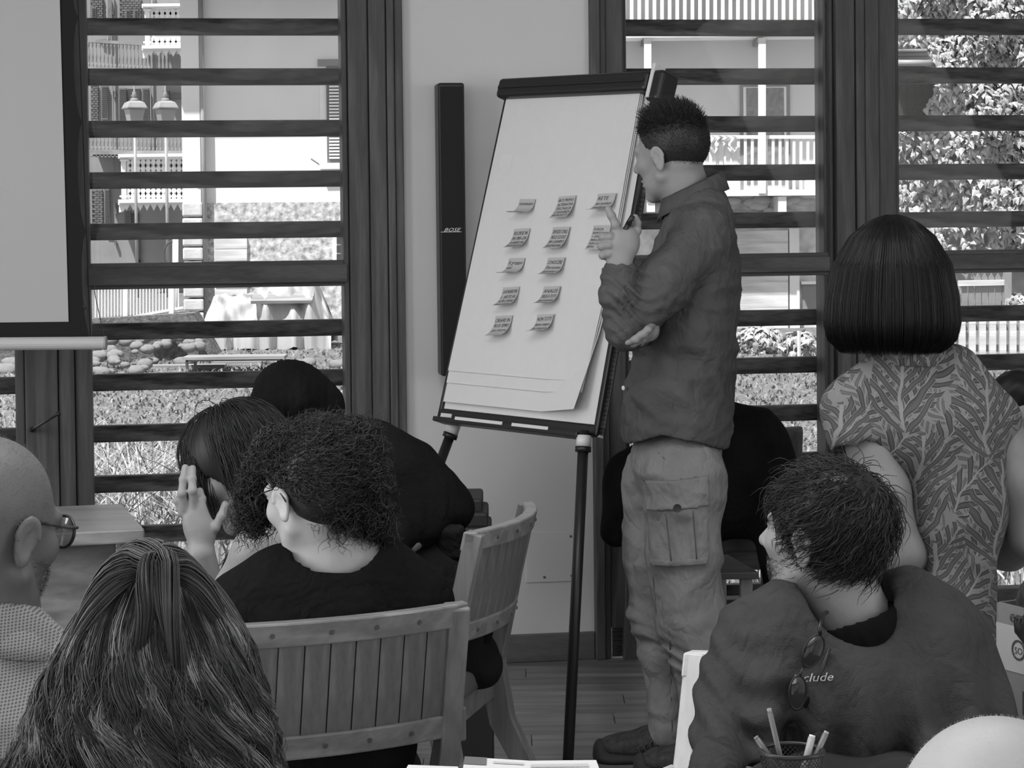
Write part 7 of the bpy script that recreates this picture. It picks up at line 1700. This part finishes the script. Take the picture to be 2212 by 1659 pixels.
# beard stubble
vv = unit(g10.normal(size=(9000, 3))); q = vv * np.array([0.060, 0.064, 0.078]) + np.array([0, 0.026, -0.045]); keep = (q[:, 2] < -0.045 + 0.3 * np.abs(q[:, 1] - 0.05)) & (q[:, 0] > -0.02); q, v = q[keep], vv[keep]
X = np.stack([HS.wv(q + unit(v + hn(np.random.default_rng(2), len(q), .4)) * 0.006 * t) for t in (0, 0.5, 1)], 1); strands('beard_stubble', X, 0.00025, m_hair('dark_stubble', 0.03), swm)
# sunglasses hanging from the neckline
sg = thing('sunglasses', P(1735, 1450, D - .2), 'dark sunglasses hanging from the neckline of the sweatshirt', 'sunglasses')
M_LENS = plain('smoked_lens', 0.03, 0.05, 0.9)
dA, dB = surf(1758, 1408) - 0.018, surf(1722, 1496) - 0.020
for (cx, cy, a, b, rot, d) in ((1757, 1406, 20, 37, 0.42, dA), (1723, 1496, 18.5, 37, 0.10, dB)):
    pts = [P(cx + a * math.cos(t) * math.cos(rot) + b * math.sin(t) * math.sin(rot), cy + a * math.cos(t) * math.sin(rot) - b * math.sin(t) * math.cos(rot), d + 0.004 * math.cos(t)) for t in np.linspace(0, 6.283, 33)]
    obj('rim', MB().tube(pts, 0.0016, 8, False), M_BLACK, sg, smooth=True)
    ce = np.mean(pts[:-1], 0) + np.array([0, -0.003, 0]); n_ = 32; mid_ = [ce * 0.5 + p * 0.5 + np.array([0, -0.0015, 0]) for p in pts[:-1]]
    obj('lens', ([ce] + mid_ + pts[:-1], [(0, 1 + i, 1 + (i + 1) % n_) for i in range(n_)] + [(1 + i, 1 + n_ + i, 1 + n_ + (i + 1) % n_, 1 + (i + 1) % n_) for i in range(n_)]), M_LENS, sg, smooth=True)
obj('bridge', MB().tube([P(1737, 1440, dA), P(1731, 1450, dA - .004), P(1728, 1460, dB)], 0.0022, 8), M_BLACK, sg, smooth=True)
obj('temple', MB().tube([P(1772, 1372, dA), P(1770, 1355, dA), P(1778, 1330, D - .09), P(1786, 1322, D - .05)], 0.003, 8), M_BLACK, sg, smooth=True); obj('temple', MB().tube([P(1738, 1528, dB + .01), P(1762, 1480, dB + .012), P(1792, 1400, dB + .02)], 0.003, 8), M_BLACK, sg, smooth=True)

# ---------------------------------------------------------------- black jacket hung over the chair by the window, case, bag
D = 6.72
jc = SDF(); M_JACK = m_cloth('black_wool', 0.0085, 0.3, 250, 0.3)
EL(jc, 1560, 960, D, 130, 80, 0.11, 0.05); EL(jc, 1520, 1050, D, 185, 120, 0.12, 0.06); EL(jc, 1400, 1060, D + .05, 88, 100, 0.10, 0.05); EL(jc, 1610, 1010, D - .02, 92, 140, 0.12, 0.05); jc.chain([P(1650, 960, D - .03), P(1680, 1080, D - .05), P(1676, 1255, D - .05)], [0.075, 0.07, 0.045], 0.04); jc.chain([P(1345, 1020, D + .02), P(1332, 1150, D + .02)], [0.05, 0.045], 0.03)
jc.disp(folds(111, 7, 16, 42, 0.010, (1.2, 1, 0.6)))
tag(solid('jacket', [(jc, 0.009)], M_JACK), 'black jacket draped over the chair behind the standing man', 'jacket')
ck = thing('equipment_case', on_z(1040, 1330, 0.0), 'black stepped case standing behind the man in the beanie', 'case')
Dk2 = 5.75
for nm, x0, y0, x1, y1, dd in (('lid', 985, 1078, 1042, 1108, 0.0), ('upper_body', 985, 1108, 1054, 1140, -0.03), ('body', 985, 1140, 1062, 1280, -0.04)):
    obj(nm, rect(MB(), x0, y0, x1, y1 + 2, Dk2 + dd, 0.22), plain('case_black', 0.014, 0.6), ck, 0.008)
a, b = P(985, 1280, Dk2 - .04), P(1062, 1280, Dk2 - .04); obj('plinth', MB().span((a[0], Dk2 - .04, 0), (b[0], Dk2 + .18, a[2])), plain('case_black', 0.014, 0.6), ck, 0.008)
bg = SDF(); c = bxp(0.10, 0.082, bx0[2] - 0.01); bg.ell(c + np.array([0, 0, -0.02]), (0.095, 0.085, 0.085), None, 0.03); bg.ell(c + np.array([-0.005, 0.01, 0.03]), (0.075, 0.07, 0.055), None, 0.03); bg.disp(folds(120, 7, 35, 80, 0.008))
tag(solid('rucksack', [(bg, 0.006)], plain('glossy_black_nylon', 0.012, 0.35, 0.6)), 'crumpled black bag lying in the open cardboard box', 'bag')
